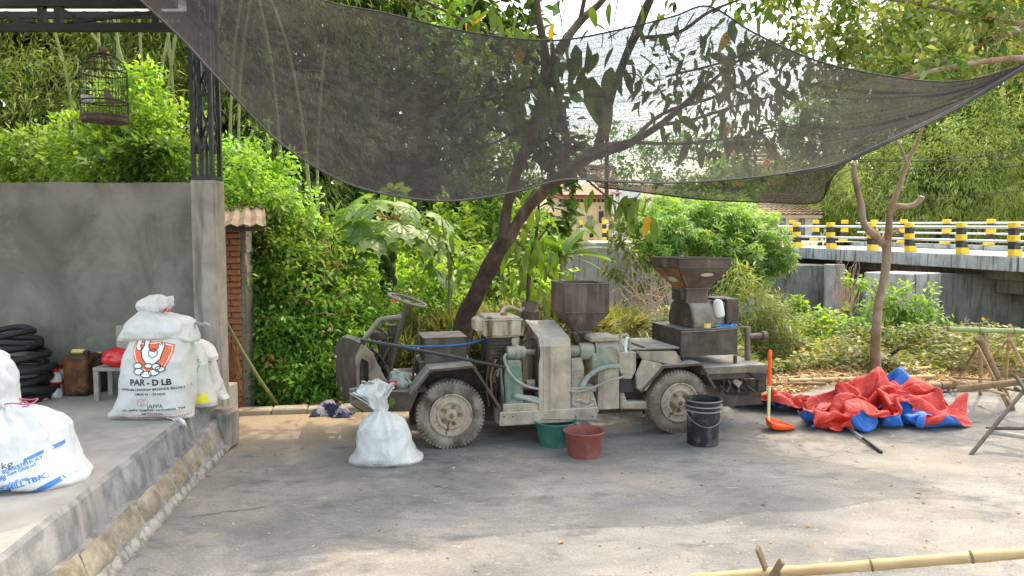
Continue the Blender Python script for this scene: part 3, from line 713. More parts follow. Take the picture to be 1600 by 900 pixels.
# ================================================================ TRUCK (rice-mill vehicle)
g0 = gp(705, 702); g1 = gp(1062, 678)
TA = math.atan2(g1.y-g0.y, g1.x-g0.x); TO = g0
ca, sa = math.cos(TA), math.sin(TA)
truck = empty('mill_truck', TO, 'dusty home-built open truck carrying a rice mill with two hoppers', 'truck', rz=TA)
def L(px, py, yl):        # pixel -> truck-local (x, z) on the plane local y = yl
    d = ray(px, py)
    # local = R^-1 (C + d t - O)
    ox, oy = -TO.x, -TO.y
    ly0 = -ox*sa + oy*ca; ldy = -d.x*sa + d.y*ca
    t = (yl-ly0)/ldy
    return ((ox+d.x*t)*ca + (oy+d.y*t)*sa, CAM_H + d.z*t)
def PR(pts, y0, y1, name, mat, bevel=.004, par=truck, **k):
    m = MB(); m.prism([L(px, py, y0) for px, py in pts], y0, y1); return m.build(name, M[mat], par, bevel=bevel, **k)
def BX(px0, px1, py0, py1, y0, y1, name, mat, bevel=.005, par=truck):
    a = L(px0, py0, y0); b_ = L(px1, py1, y0); m = MB(); m.bb(a[0], b_[0], y0, y1, b_[1], a[1]); return m.build(name, M[mat], par, bevel=bevel)
def P3(px, py, yl): x, z = L(px, py, yl); return Vector((x, yl, z))
def TU(pts, r, name, mat, par=truck, n=8, sm=4):
    m = MB(); pp = smooth_path([P3(*p) for p in pts], sm) if sm else [P3(*p) for p in pts]
    m.tube(pp, r, n); return m.build(name, M[mat], par, smooth=True)
def CY(px, py, yl, r, dep, name, mat, n=24, par=truck, prof=None):   # cylinder, axis y
    c = P3(px, py, yl); m = MB(); prof = prof or [(r, 0), (r, dep)]
    m.lathe(prof, n, c, 'y'); return m.build(name, M[mat], par, smooth=True, bevel=.003)
def CX(px0, px1, pyc, yl, r0, r1, name, mat, n=24, prof=None):   # cylinder, axis x
    a = P3(px0, pyc, yl); b_ = P3(px1, pyc, yl); m = MB(); w = b_.x-a.x
    prof = [(r*r0, h*w) for r, h in prof] if prof else [(r0, 0), (r1, w)]
    m.lathe(prof, n, a, 'x'); return m.build(name, M[mat], truck, smooth=True)

# ---- wheels
def wheel(cx, cz, Rw, yf, dusty, spin):
    tm = 'tyre_dust' if dusty else 'tyre'
    m = MB(); w = .165
    prof = [(Rw*.60, .018), (Rw*.66, .006), (Rw*.78, -.004), (Rw*.88, .0), (Rw*.945, .012), (Rw*.985, .03), (Rw, .05), (Rw, w-.05), (Rw*.985, w-.03), (Rw*.93, w-.008), (Rw*.78, w), (Rw*.60, w-.02)]
    m.shell(prof, 64, (0, 0, 0), 'y')
    nl = 56
    for k in range(nl):       # tread lugs, both shoulders and centre blocks
        a = 2*math.pi*k/nl
        for (yy, da, ly, lt, rr_) in ((.028, 0, .034, .62, .994), (w-.028, .5, .034, .62, .994), (.062, .5, .026, .55, 1.0), (.098, 0, .026, .55, 1.0)):
            aa = a+da*2*math.pi/nl; q = Matrix.Rotation(-aa, 3, 'Y')
            c = q @ Vector((0, yy, Rw*rr_)); m.box(c, (2*math.pi*Rw/nl*lt, ly, .007), q)
        for (rr_, lh) in ((.950, .014),):
            q = Matrix.Rotation(-a, 3, 'Y'); c = q @ Vector((0, .017, Rw*rr_)); m.box(c, (2*math.pi*Rw/nl*.6, .014, lh), q)
    t = m.build('tyre', M[tm], truck, smooth=True, angle=35); t.location = (cx, yf, cz); t.rotation_euler = (0, spin, 0)
    m = MB(); r = Rw*.60
    prof = [(r*1.02, .012), (r*1.05, -.003), (r*.99, -.008), (r*.95, .004), (r*.90, .022), (r*.84, .026), (r*.74, .010), (r*.70, -.002), (r*.64, -.006), (r*.58, .0), (r*.50, .018), (r*.34, .022), (r*.32, .004), (r*.27, -.012), (r*.12, -.018), (0, -.018)]
    m.lathe(prof, 48, (0, 0, 0), 'y')
    m.build('rim', M['rim'], t, smooth=True, angle=50)
    m = MB()
    for k in range(5):
        a = 2*math.pi*k/5; m.lathe([(.0, -.014), (.013, -.014), (.016, .0), (.016, .02)], 6, (math.cos(a)*r*.43, .004, math.sin(a)*r*.43), 'y')
    for k in range(10):
        a = 2*math.pi*k/10+.3; m.lathe([(0, -.001), (.012, -.001), (.012, .012)], 8, (math.cos(a)*r*.80, .016, math.sin(a)*r*.80), 'y')
    m.lathe([(0, -.028), (.018, -.028), (.022, -.012)], 6, (0, 0, 0), 'y')
    o_ = m.build('wheel_nuts', M['t_orange'], t); o_['kind'] = 'stuff'
    return t
cxw, czw = L(705, 649, 0); Rw0 = czw-.002+.004
c2, z2 = L(1062, 629, 0)
wheel(cxw, czw, czw, 0, False, 0); wheel(c2, z2, z2, 0, True, .4)
wheel(cxw, czw, czw, 1.0, False, 1.0); wheel(c2, z2, z2, 1.0, True, .7)
m = MB(); m.tube([(cxw, .1, czw), (cxw, 1.1, czw)], .035, 10); m.tube([(c2, .1, z2), (c2, 1.1, z2)], .04, 10); m.lathe([(.0,-.11),(.08,-.09),(.11,0),(.08,.09),(0,.11)], 16, (c2, .58, z2), 'y')
m.build('axle', M['t_engine'], truck, smooth=True)
for zz, m_ in ((.0, 0),):
    BX(640, 1190, 618, 632, .22, .28, 'chassis_rail', 't_dark'); 
    a = L(640, 618, .22); b_ = L(1190, 632, .22); m = MB(); m.bb(a[0], b_[0], .80, .86, L(900, 632, .22)[1], L(900, 618, .22)[1]); m.build('chassis_rail', M['t_dark'], truck)
m = MB()
for px in (660, 760, 860, 960, 1040, 1150):
    x = L(px, 625, .25)[0]; m.bb(x-.03, x+.03, .26, .82, .36, .42)
m.build('cross_members', M['t_dark'], truck)

# ---- nose cowl: rounded dark panel, slanted away
outline = [(528, 600), (529, 586), (533, 568), (541, 547), (551, 535), (562, 531), (574, 531), (574, 640), (560, 644), (545, 637), (532, 622)]
xa, _ = L(571, 560, .10); 
ytop = L(565, 531, .1)[1]; ybot = L(566, 644, .1)[1]; ymid = (ytop+ybot)/2
m = MB(); K = 22; rowsv = []
hh = (ytop-ybot)/2
for i in range(K+1):
    f = i/K; yy = .08+1.02*f                    # near -> far
    q = abs(2*f-1); sag = (1-q**3.2)              # rounded far/near corners of the panel
    zt = ymid+hh*(1 if f < .12 else (1-(max(0, f-.12)/.88)**2.6*.62)); zb = ymid-hh*(1 if f < .1 else (1-(max(0, f-.1)/.9)**3*.35))
    x = xa-.03-.17*math.sin(f*math.pi/2)
    rowsv.append([(x+.02, yy, zt), (x-.012, yy, zt-.02), (x-.028, yy, ymid+.1), (x-.022, yy, zb+.03), (x, yy, zb), (x+.025, yy, zb+.01), (x+.012, yy, ymid+.1), (x+.03, yy, zt-.015)])
vs = [p for r_ in rowsv for p in r_]; fs = []
for i in range(K):
    for k in range(8): fs.append((i*8+k, i*8+(k+1) % 8, (i+1)*8+(k+1) % 8, (i+1)*8+k))
fs += [tuple(range(8)), tuple(K*8+k for k in range(8))]
m.add(vs, fs); m.build('nose_panel', M['t_dark'], truck, smooth=True, angle=35)
for px, py in ((546, 568), (541, 611)):
    c = P3(px, py, .62); m = MB(); m.lathe([(0, -.05), (.03, -.046), (.042, -.03), (.046, 0), (.046, .06)], 16, (c.x+.0, c.y, c.z), 'x'); m.build('lamp_housing', M['t_dark'], truck, smooth=True)
m = MB(); c = P3(545, 557, .85); m.tube([(c.x, c.y, c.z), (c.x-.12, c.y, c.z-.0)], .012, 8); m.tube([(c.x, c.y, c.z+.03), (c.x-.10, c.y, c.z+.035)], .012, 8); m.build('bracket', M['galv'], truck)
# side frame panel of the nose, with its opening
PR([(555,562),(565,538),(582,552),(606,600),(601,611),(582,611),(576,590),(576,566),(565,560),(562,570),(562,602),(568,612),(568,618),(560,618),(557,596)], .04, .11, 'side_frame', 't_grey')
PR([(574,557),(583,553),(606,600),(601,611),(577,612)], .052, .075, 'side_panel', 't_dark', .002)
BX(562, 577, 560, 606, .10, .12, 'side_recess', 'rubber', 0)
PR([(546,609),(560,606),(601,611),(599,644),(571,644),(547,631)], .03, .09, 'lower_cowl', 't_grey')
BX(550, 559, 612, 624, .018, .028, 'indicator', 't_dark', .002)
# floor skirt and floor
PR([(598,611),(654,612),(641,643),(597,644)], .02, .06, 'skirt', 't_dark')
a = L(575, 613, .06); b_ = L(668, 613, .06); m = MB(); m.bb(a[0], b_[0], .06, 1.08, a[1]-.02, a[1]); m.build('floor_plate', M['t_dark'], truck)
# windscreen frame: bent flat bar, two sides
for yy in (.32, .92):
    TU([(570,529,yy),(592,501,yy),(597,499,yy),(627,495,yy)], .022, 'screen_frame', 't_grey', sm=0)
    TU([(632,484,yy),(625,507,yy),(620,528,yy),(612,573,yy),(606,600,yy)], .016, 'frame_stay', 't_dark', sm=0)
TU([(597,499,.32),(597,503,.92)], .012, 'screen_frame', 't_grey', sm=0); TU([(627,495,.32),(627,497,.92)], .012, 'screen_frame', 't_grey', sm=0)
# tangle of pedals, rods, brackets
rr = random.Random(11)
TU([(578,528,.4),(586,512,.4),(600,520,.42),(606,540,.42)], .012, 'rod', 't_dark'); TU([(594,512,.5),(588,530,.5),(601,548,.5),(612,560,.5)], .011, 'rod', 't_dark')
TU([(606,540,.45),(620,522,.45),(627,508,.45)], .014, 'rod', 't_engine'); TU([(580,545,.4),(596,560,.4),(600,575,.4),(612,588,.4)], .011, 'rod', 't_dark')
TU([(590,535,.5),(598,565,.55),(596,590,.55)], .013, 'rod', 't_engine')
TU([(604,572,.2),(609,588,.2),(620,594,.2)], .012, 'pedal_arm', 't_dark'); BX(612, 624, 592, 600, .18, .26, 'pedal', 't_dark')
BX(582, 604, 520, 531, .38, .5, 'dash_box', 't_engine'); BX(592, 603, 535, 560, .44, .56, 'bracket_box', 't_dark'); BX(607, 622, 508, 524, .42, .52, 'gear_housing', 't_engine')
BX(600, 611, 556, 584, .5, .62, 'bracket_box', 't_engine')
for k in range(16):
    x0 = rr.uniform(582, 618); y0_ = rr.uniform(520, 560); d_ = rr.uniform(.3, .7); TU([(x0, y0_, d_), (x0+rr.uniform(-14, 14), y0_+rr.uniform(5, 22), d_), (x0+rr.uniform(-16, 16), y0_+rr.uniform(24, 46), d_)], rr.uniform(.006, .013), 'rod', rr.choice(['t_dark', 't_engine', 't_grey']))
for k in range(12):
    x0 = rr.uniform(760, 800); d_ = rr.uniform(.05, .11); TU([(x0, rr.uniform(560, 580), d_), (x0+rr.uniform(-10, 10), rr.uniform(585, 605), d_), (x0+rr.uniform(-12, 12), rr.uniform(612, 636), d_)], rr.uniform(.005, .011), 'pipe', rr.choice(['t_dark', 't_engine', 't_grey', 't_orange']))
# steering column and wheel
TU([(601,590,.42),(614,548,.42),(626,510,.42),(636,474,.42)], [.022,.022,.02,.018], 'steering_column', 't_dark', sm=0)
c = P3(637, 469, .42); rW = (P3(667, 469, .42).x-c.x)*1.0
Mt = Matrix.Rotation(R(17.5), 3, 'Y') @ Matrix.Rotation(R(6), 3, 'X')
m = MB(); pth = [Mt @ Vector((rW*math.cos(a), rW*math.sin(a), 0))+c for a in np.linspace(0, 2*math.pi, 37)]
m.tube(pth, .012, 8, cap=False)
for a in (.4, 2.5, 4.5): m.tube([c+Mt @ Vector((0, 0, -.025)), c+Mt @ Vector((rW*.5*math.cos(a), rW*.5*math.sin(a), -.02)), c+Mt @ Vector((rW*math.cos(a), rW*math.sin(a), 0))], .009, 6)
m.lathe([(0, .0), (.03, -.005), (.035, -.03), (.02, -.05), (0, -.05)], 14, c, 'z', mat=Mt)
m.build('steering_wheel', M['t_grey'], truck, smooth=True)
BX(611, 621, 465, 472, .46, .50, 'reflector', 'p_orange', .004)
TU([(645,592,.35),(648,560,.35),(652,530,.35),(654,513,.35),(657,506,.35)], .009, 'gear_stick', 'bark')
# rubbish on the floor: crumpled bag, red cup
def lump(name, c, r, mat, par=truck, seed=0, amp=.35, fr=6):
    bm = bmesh.new(); bmesh.ops.create_icosphere(bm, subdivisions=3, radius=1)
    for v in bm.verts:
        p = v.co.normalized(); k = 1+amp*noise.noise(p*fr*.3+Vector((seed, 0, 0)))+amp*.6*abs(noise.noise(p*fr*.7+Vector((0, seed, 0))))
        v.co = Vector((p.x*r[0]*k, p.y*r[1]*k, p.z*r[2]*k))
    me = bpy.data.meshes.new(name); bm.to_mesh(me); bm.free(); me.materials.append(mat)
    o = bpy.data.objects.new(name, me); COL.objects.link(o); o.location = c; o.parent = par; return o
lb = lump('crumpled_bag', (0, 0, 0), (.10, .09, .085), M['hose_b'], None, 2)
cc = P3(622, 596, .22); lb.location = truck.matrix_basis @ cc if False else Vector((TO.x+cc.x*ca-cc.y*sa, TO.y+cc.x*sa+cc.y*ca, cc.z)); tag(lb, 'crumpled grey plastic bag on the truck floor behind the sack', 'bag')
def tw(px, py, yl): c_ = P3(px, py, yl); return Vector((TO.x+c_.x*ca-c_.y*sa, TO.y+c_.x*sa+c_.y*ca, c_.z))
m = MB(); m.lathe([(.0, -.03), (.028, -.03), (.034, .03), (.03, .032), (.025, -.02), (0, -.02)], 14, (0, 0, 0), 'x'); o = m.build('red_cup', M['p_bred'], smooth=True); o.location = tw(613, 601, .12); tag(o, 'small red plastic cup lying on the truck floor edge', 'cup')
for k in range(9):
    x0 = 628+rr.uniform(0, 20); TU([(x0, 610, .15+k*.03), (x0+rr.uniform(-8, 8), 600-rr.uniform(0, 8), .15+k*.03), (x0+rr.uniform(-16, 16), 588-rr.uniform(0, 10), .18+k*.03)], .006, 'wire_scrap', 't_dark', sm=3)

# seat box
BX(663, 729, 529, 569, .24, .60, 'battery_box', 't_dark'); 
a = L(661, 529, .22); b_ = L(731, 526, .22); m = MB(); m.bb(a[0], b_[0], .22, .62, a[1], b_[1]); m.build('box_lid', M['t_dark'], truck, bevel=.004)
BX(655, 740, 566, 590, .26, .66, 'seat_base', 't_dark')
# long black bar, blue rope, cables
TU([(563,531,.02),(620,541,-.0),(705,557,-.03),(790,574,-.03)], .014, 'long_bar', 'blackpipe', sm=0)
TU([(568,532,.06),(600,537,.2),(645,541,.2),(700,540,.2),(735,536,.2),(757,530,.24)], .008, 'blue_rope', 'bluerope')
TU([(735,545,.25),(739,520,.25),(748,511,.25),(756,524,.25),(757,548,.25),(752,566,.25)], .008, 'cable', 'rubber')
TU([(733,568,.28),(736,540,.28),(744,560,.28),(750,572,.28)], .006, 'cable', 'rubber'); TU([(731,530,.3),(741,516,.3),(752,540,.3),(758,570,.3)], .005, 'cable', 't_dark')

# ---- fenders
def fender(pts, y0, y1, name, mat, lip=.02, th=.006):
    P = [L(px, py, y0) for px, py in pts]; m = MB(); n_ = len(P)
    def off(P, d):
        out = []
        for i in range(n_):
            a = Vector(P[max(i-1, 0)]); b__ = Vector(P[min(i+1, n_-1)]); t = (b__-a).normalized(); nn = Vector((-t.y, t.x)); out.append((P[i][0]-nn.x*d, P[i][1]-nn.y*d))
        return out
    Q = off(P, th); vs = [(p[0], y0, p[1]) for p in P]+[(p[0], y1, p[1]) for p in P]+[(p[0], y0, p[1]) for p in Q]+[(p[0], y1, p[1]) for p in Q]; fs = []
    for i in range(n_-1):
        fs += [(i, i+1, n_+i+1, n_+i), (2*n_+i, 3*n_+i, 3*n_+i+1, 2*n_+i+1), (i, 2*n_+i, 2*n_+i+1, i+1), (n_+i, n_+i+1, 3*n_+i+1, 3*n_+i)]
    fs += [(0, n_, 3*n_, 2*n_), (n_-1, 2*n_-1, 4*n_-1, 3*n_-1)]
    m.add(vs, fs); o = m.build(name, M[mat], truck, bevel=.002)
    Z = off(P, lip); m = MB(); vs = [(p[0], y0-.004, p[1]) for p in P]+[(p[0], y0-.004, p[1]) for p in Z]+[(p[0], y0+.008, p[1]) for p in P]+[(p[0], y0+.008, p[1]) for p in Z]; fs = []
    for i in range(n_-1):
        fs += [(i, i+1, n_+i+1, n_+i), (2*n_+i, 3*n_+i, 3*n_+i+1, 2*n_+i+1), (i, 2*n_+i, 2*n_+i+1, i+1), (n_+i, n_+i+1, 3*n_+i+1, 3*n_+i)]
    fs += [(0, n_, 3*n_, 2*n_), (n_-1, 2*n_-1, 4*n_-1, 3*n_-1)]
    m.add(vs, fs); m.build('fender_lip', M['t_dark'], truck, bevel=.001)
    return o
fender([(640,616),(672,577),(741,571),(783,636),(783,657)], -.02, .23, 'front_fender', 't_grey', .022)
fender([(1000,611),(1036,572),(1096,567),(1119,606)], -.01, .26, 'rear_fender', 't_grey', .022)
PR([(993,585),(1004,562),(1033,568),(1036,573),(1009,611),(995,607)], .0, .012, 'fender_wing', 't_tan', .003)
# far side fenders
a = L(672, 571, .9); 
m = MB(); x0 = L(655, 600, 0)[0]; x1 = L(760, 600, 0)[0]; zt = L(705, 571, 0)[1]; m.bb(x0, x1, .92, 1.18, zt-.02, zt); x0 = L(1015, 600, 0)[0]; x1 = L(1110, 600, 0)[0]; m.bb(x0, x1, .92, 1.18, zt-.02, zt); m.build('far_fender', M['t_dark'], truck)
# wheel-well inner walls
BX(650, 780, 585, 640, .24, .255, 'inner_wall', 't_engine'); BX(1005, 1118, 575, 640, .27, .285, 'inner_wall', 't_engine')

# ---- engine
BX(762, 812, 528, 612, .12, .42, 'engine_block', 't_engine', .012)
BX(757, 815.5, 499, 527, .06, .40, 'fuel_tank', 't_tank', .022)
a = L(757, 500, .06); b_ = L(816, 500, .06); m = MB(); m.bb(a[0]-.006, b_[0]+.006, .052, .408, a[1]-.012, a[1]+.0); m.build('tank_seam', M['t_tank'], truck, bevel=.004)
PR([(757.5,499),(760,494),(812,494),(815,499)], .075, .38, 'tank_top', 't_tank', .012)
BX(744, 758, 499, 519, .12, .34, 'air_cleaner', 't_tank', .015)
m = MB(); c = P3(787, 494, .16); m.lathe([(.026, -.005), (.03, 0), (.03, .018), (.022, .026), (0, .028)], 16, c); m.build('tank_cap', M['t_orange'], truck, smooth=True)
for k in range(6): BX(765, 800, 536+k*5, 538+k*5, .10, .12, 'cooling_fin', 't_engine', 0)
BX(800, 813, 528, 560, .10, .13, 'engine_cover', 't_tank', .008)
c = P3(788, 600, .1); CX(762, 806, 592, .14, .05, .05, 'crankcase', 't_engine')
TU([(777,588,.04),(782,570,.04),(784,600,.02),(786,626,.02)], .010, 'lever', 't_grey'); TU([(772,598,.05),(774,583,.05),(781,580,.05),(786,612,.0),(787,632,.0)], .009, 'lever', 't_dark')
m = MB(); m.tube([P3(806,560,.08), P3(809,545,.08)], .01, 6); m.build('fuel_pipe', M['t_orange'], truck)
# exhaust
c0 = P3(828, 499, .62); c1 = P3(828, 471, .62); r0 = (P3(842, 499, .62).x-P3(815, 499, .62).x)/2
m = MB(); h = c1.z-c0.z; m.lathe([(r0*.96, 0), (r0, .01), (r0, h*.45), (r0*1.03, h*.47), (r0*.93, h*.55), (r0*.88, h), (r0*.8, h), (r0*.78, h-.03), (0, h-.03)], 20, c0); m.build('exhaust_can', M['t_rust'], truck, smooth=True)
TU([(783,492,.3),(787,483,.35),(796,480,.4),(807,484,.5),(813,486,.56),(820,481,.6)], .017, 'exhaust_pipe', 't_tan')
TU([(815,527,.4),(822,505,.55),(828,499,.62)], .02, 'exhaust_pipe', 't_rust')
# green gear pump left of the belt guard
CX(792, 821, 551, .04, .058, .058, 'pump_head', 't_green', prof=[(0, 0), (.8, 0), (.9, .05), (.9, .40), (1.05, .44), (1.05, .62), (.88, .66), (.88, .9), (.7, .98), (0, 1)])
CX(820, 846, 551, .04, .026, .026, 'shaft', 't_grey'); CX(836, 838.5, 548, .04, .105, .105, 'pulley', 't_dark', prof=[(0, 0), (1, 0), (1, .3), (.86, .5), (1, .7), (1, 1), (0, 1)])
PR([(793,563),(815,563),(819,634),(790,634),(789,590)], .0, .12, 'pump_body', 't_green', .012)
BX(786, 843, 632, 644, -.02, .2, 'pump_base', 't_tan', .006)
TU([(791,553,-.02),(788,560,-.03),(794,578,-.03),(806,593,-.03),(822,603,-.03),(843,608,-.03)], .011, 'hose', 'hose')
TU([(803,618,-.01),(812,621,-.015),(828,622,-.015),(843,626,-.015)], .022, 'hose', 't_green')
def coil(pts, r, rw, turns, name, mat):
    pp = smooth_path([P3(*p) for p in pts], 10); m = MB()
    Ls = [0]
    for a, b_ in zip(pp, pp[1:]): Ls.append(Ls[-1]+(b_-a).length)
    tot = Ls[-1]; m.tube(pp, r*.9, 10)
    for k in range(turns):
        s = (k+.5)/turns*tot; i = max(j for j in range(len(Ls)) if Ls[j] <= s); i = min(i, len(pp)-2)
        c = pp[i].lerp(pp[i+1], (s-Ls[i])/max(1e-6, Ls[i+1]-Ls[i])); t = (pp[i+1]-pp[i]).normalized(); q = t.to_track_quat('Z', 'Y').to_matrix()
        m.lathe([(r, -rw), (r*1.16, 0), (r, rw)], 12, c, 'z', mat=q)
    return m.build(name, M[mat], truck, smooth=True, angle=60)
coil([(806,618,-.015),(822,622,-.02),(843,628,-.02)], .020, .005, 12, 'ribbed_hose', 'hose_b')
CY(826, 640, -.03, .009, .02, 'bolt', 't_tan', 6); CY(812, 640, -.03, .009, .02, 'bolt', 't_tan', 6)
CX(822, 846, 599, .1, .03, .03, 'lower_shaft', 't_tan')
# base platform
a = L(781, 645, -.035); b_ = L(934, 657, -.035); m = MB(); m.bb(a[0], b_[0], -.035, .95, b_[1], a[1]); m.build('base_frame', M['t_tan'], truck, bevel=.006)
for px in (788, 802, 900, 926): CY(px, 651, -.043, .008, .012, 'bolt', 't_dark', 6)
BX(781, 789, 560, 645, .06, .10, 'upright', 't_engine')
# belt guard: tall box, sloped head
xg0 = L(842.5, 600, -.03)[0]; xg1 = L(892, 600, -.03)[0]
zb = L(866, 651, -.03)[1]; zs = L(866, 541, -.03)[1]; z2_ = L(866, 527.5, .0)[1]
q = P3(856, 500, .55); 
m = MB(); m.prismx([(-.03, zb), (-.03, zs), (.005, z2_), (.42, q.z+.015), (.60, q.z-.02), (.62, zb)], xg0+.03, xg1); m.build('belt_guard', M['t_tan'], truck, bevel=.006)
m = MB(); m.prismx([(-.036, zs), (0, z2_+.004), (.42, q.z+.021), (.42, q.z+.012), (.004, z2_-.02), (-.03, zs-.02)], xg0, xg0+.03); m.prismx([(-.034, zb), (-.034, zs), (-.01, zs), (-.01, zb)], xg0, xg0+.03); m.build('guard_flange', M['t_tan'], truck)
CX(841, 843.5, 566, .35, .19, .19, 'flywheel', 't_dark', 32, prof=[(0, 0), (.95, 0), (1, .2), (1, 1), (0, 1)])
m = MB(); a = P3(800, 545, .35); m.lathe([(.13, 0), (.13, .05)], 24, (xg0-.22, .42, P3(820, 540, .42).z), 'x'); m.build('flywheel', M['t_dark'], truck, smooth=True)

# ---- polisher right of the guard
CX(888, 906, 549, .10, .048, .048, 'collar', 't_green'); CX(904, 926, 549, .10, .072, .072, 'gear_drum', 't_green', prof=[(0, 0), (.9, 0), (1, .1), (1, .9), (.9, 1), (0, 1)])
CX(926, 967, 549, .12, .094, .094, 'polisher_drum', 't_green', 28, prof=[(0, 0), (1.06, 0), (1.06, .07), (1, .09), (1, .9), (1.06, .92), (1.06, 1), (0, 1)])
BX(924, 968, 527, 533, .02, .3, 'drum_top', 't_tan', .006)
BX(926, 967.5, 552, 579, .025, .22, 'drum_side', 't_green', .008)
BX(934.5, 967.5, 574, 639, .012, .25, 'discharge_leg', 't_tan', .006)
PR([(892,561),(909,559),(913,575),(914,606),(892,607)], .02, .12, 'gearbox', 't_green', .008)
for r_ in range(3):           # worn raised lettering bars on the gearbox casting
    for k in range(3): BX(896.2+k*4.6, 899.4+k*4.6, 578+r_*5.0, 581.2+r_*5.0, .014, .02, 'cast_lettering', 't_tan', 0)
BX(892, 932, 606, 612, -.02, .2, 'support_foot', 't_tan'); PR([(893,612),(927,612),(937,645),(893,645)], -.01, .2, 'support_foot', 't_tan', .01)
for k in range(14): 
    px = 897+rr.uniform(0, 30); o = lump('flour_heap', P3(px, 640-rr.uniform(0, 16), -.02), (.02, .012, .012), M['t_tan'], truck, k, .4)
coil([(908,608,-.01),(916,592,-.02),(930,580,-.03),(948,573,-.03),(968,572,-.02)], .020, .0045, 30, 'ribbed_hose', 'hose_b')
TU([(890,611,-.03),(905,612,-.05),(930,604,-.05),(952,594,-.05),(970,590,-.04),(982,584,-.02)], .010, 'hose', 'hose')
BX(968, 994, 551, 578, .0, .12, 'feed_box', 't_tan'); PR([(968,578),(994,578),(987,592),(975,592)], .0, .12, 'feed_funnel', 't_tan')
TU([(969,552,.06),(968,535,.06),(972,524,.06),(980,524,.06),(984,535,.06),(984,552,.06)], .013, 'elbow_pipe', 'hose')
TU([(978,552,.03),(977,536,.03),(981,526,.03)], .014, 'elbow_pipe', 'p_white')
coil([(987,536,.05),(996,539,.08),(1007,543,.1)], .010, .004, 12, 'spring', 't_dark')
BX(969, 991, 590, 613, .05, .1, 'dark_flap', 'blackpipe'); 
PR([(969,600),(975,612),(980,628),(1015,628),(1015,640),(969,640)], .06, .16, 'mud_frame', 't_tan', .01)
# square hopper
def hop4(name, top, bot, yt0, yt1, yb0, yb1, mat, thick=.008, parts=None):
    # top/bot: (px_left, px_right, py) on their front planes
    a = L(top[0], top[2], yt0); b_ = L(top[1], top[2], yt0); c = L(bot[0], bot[2], yb0); d = L(bot[1], bot[2], yb0)
    T_ = [(a[0], yt0, a[1]), (b_[0], yt0, b_[1]), (b_[0], yt1, b_[1]), (a[0], yt1, a[1])]
    B_ = [(c[0], yb0, c[1]), (d[0], yb0, d[1]), (d[0], yb1, d[1]), (c[0], yb1, c[1])]
    m = MB(); m.add(T_+B_, [(i, (i+1) % 4, 4+(i+1) % 4, 4+i) for i in range(4)])
    o = m.build(name, M[mat], truck); md = o.modifiers.new('solid', 'SOLIDIFY'); md.thickness = thick; md.offset = -1
    return T_, B_
T1, B1 = hop4('hopper_box', (883, 952, 443.5), (883, 952, 489), .10, .50, .10, .50, 't_rust')
hop4('hopper_cone', (883, 952, 489), (900, 921, 519), .10, .50, .20, .34, 't_rust')
m = MB()
for i in range(4):
    p, q = Vector(T1[i]), Vector(T1[(i+1) % 4]); m.tube([p, q], .008, 6)
m.build('hopper_rim', M['t_rust'], truck)
m = MB(); a = L(898, 519, .18); b_ = L(923, 526, .18); m.bb(a[0], b_[0], .18, .36, a[1]-.012, a[1]); m.bb(a[0]+.02, b_[0]-.02, .2, .34, L(900, 540, .2)[1], a[1]-.012); m.build('hopper_neck', M['t_dark'], truck, bevel=.003)
for k in range(5): CY(901+k*5, 521.5, .172, .005, .01, 'bolt', 't_grey', 6)
PR([(895,519),(903,522),(908,535),(899,535)], .10, .16, 'clamp', 't_dark')
# ---- rear body
PR([(994,549),(1056,549),(1066,566),(1062,572),(1004,562)], .06, .5, 'rear_side', 't_tan', .004)
a = L(990, 547, .06); q1 = L(1056, 547, .06); m = MB(); m.bb(a[0]-.03, q1[0]+.03, .05, .62, a[1]-.003, a[1]+.012); m.build('rear_deck', M['t_grey'], truck, bevel=.004)
BX(978, 1005, 556, 590, .28, .5, 'dark_bay', 'rubber', 0)
xL = L(1064, 520, .14)[0]; 
a = L(1064, 517, .14); b_ = L(1153, 517, .14); z0 = L(1064, 557, .14)[1]
m = MB(); m.bb(a[0], b_[0], .14, .74, z0, a[1]); m.build('mill_box', M['t_dark'], truck, bevel=.004)
m = MB(); m.bb(a[0]-.006, b_[0]+.006, .132, .75, a[1]+.0015, a[1]+.012); m.build('box_top', M['t_dark'], truck, bevel=.003)
m = MB(); m.bb(a[0], b_[0], .13, .14, z0, z0+.018); m.build('box_flange', M['t_dark'], truck)
for px in (1068, 1150): BX(px-2, px+2, 556, 575, .15, .18, 'box_leg', 't_dark'); 
a = L(1066, 570, .3); b_ = L(1190, 566, .3); 
m = MB(); a = L(1097, 574, .04); b_ = L(1199, 581, .04); m.bb(a[0], b_[0], .04, .95, b_[1], a[1]); m.build('rear_shelf', M['t_grey'], truck, bevel=.004)
BX(1100, 1194, 581, 590, .06, .09, 'shelf_rail', 't_dark')
BX(1186, 1198, 582, 612, .05, .11, 'rear_upright', 't_dark'); PR([(1170,582),(1199,582),(1193,596),(1180,592)], .04, .06, 'gusset', 't_dark')
PR([(1140,588),(1160,588),(1172,606),(1165,612),(1150,603)], .14, .3, 'tool_bracket', 't_engine'); PR([(1148,590),(1160,598),(1154,606),(1146,598)], .1, .14, 'bracket_plate', 't_tan')
PR([(1128,600),(1175,600),(1170,618),(1136,616)], .2, .9, 'rear_axle_guard', 'rubber'); 
BX(1172, 1186, 590, 622, .3, .36, 'rear_upright', 't_dark')
TU([(1168,566,.3),(1168,511,.3)], .026, 'post', 't_grey', n=12, sm=0); TU([(1170,526,.3),(1194,524,.3)], .028, 'pipe', 't_rust', n=12, sm=0)
CX(1190, 1197, 525, .3, .045, .045, 'flange', 't_rust', 16)
TU([(1120,512,.12),(1155,511,.14),(1173,511,.2)], .004, 'rod', 't_grey')
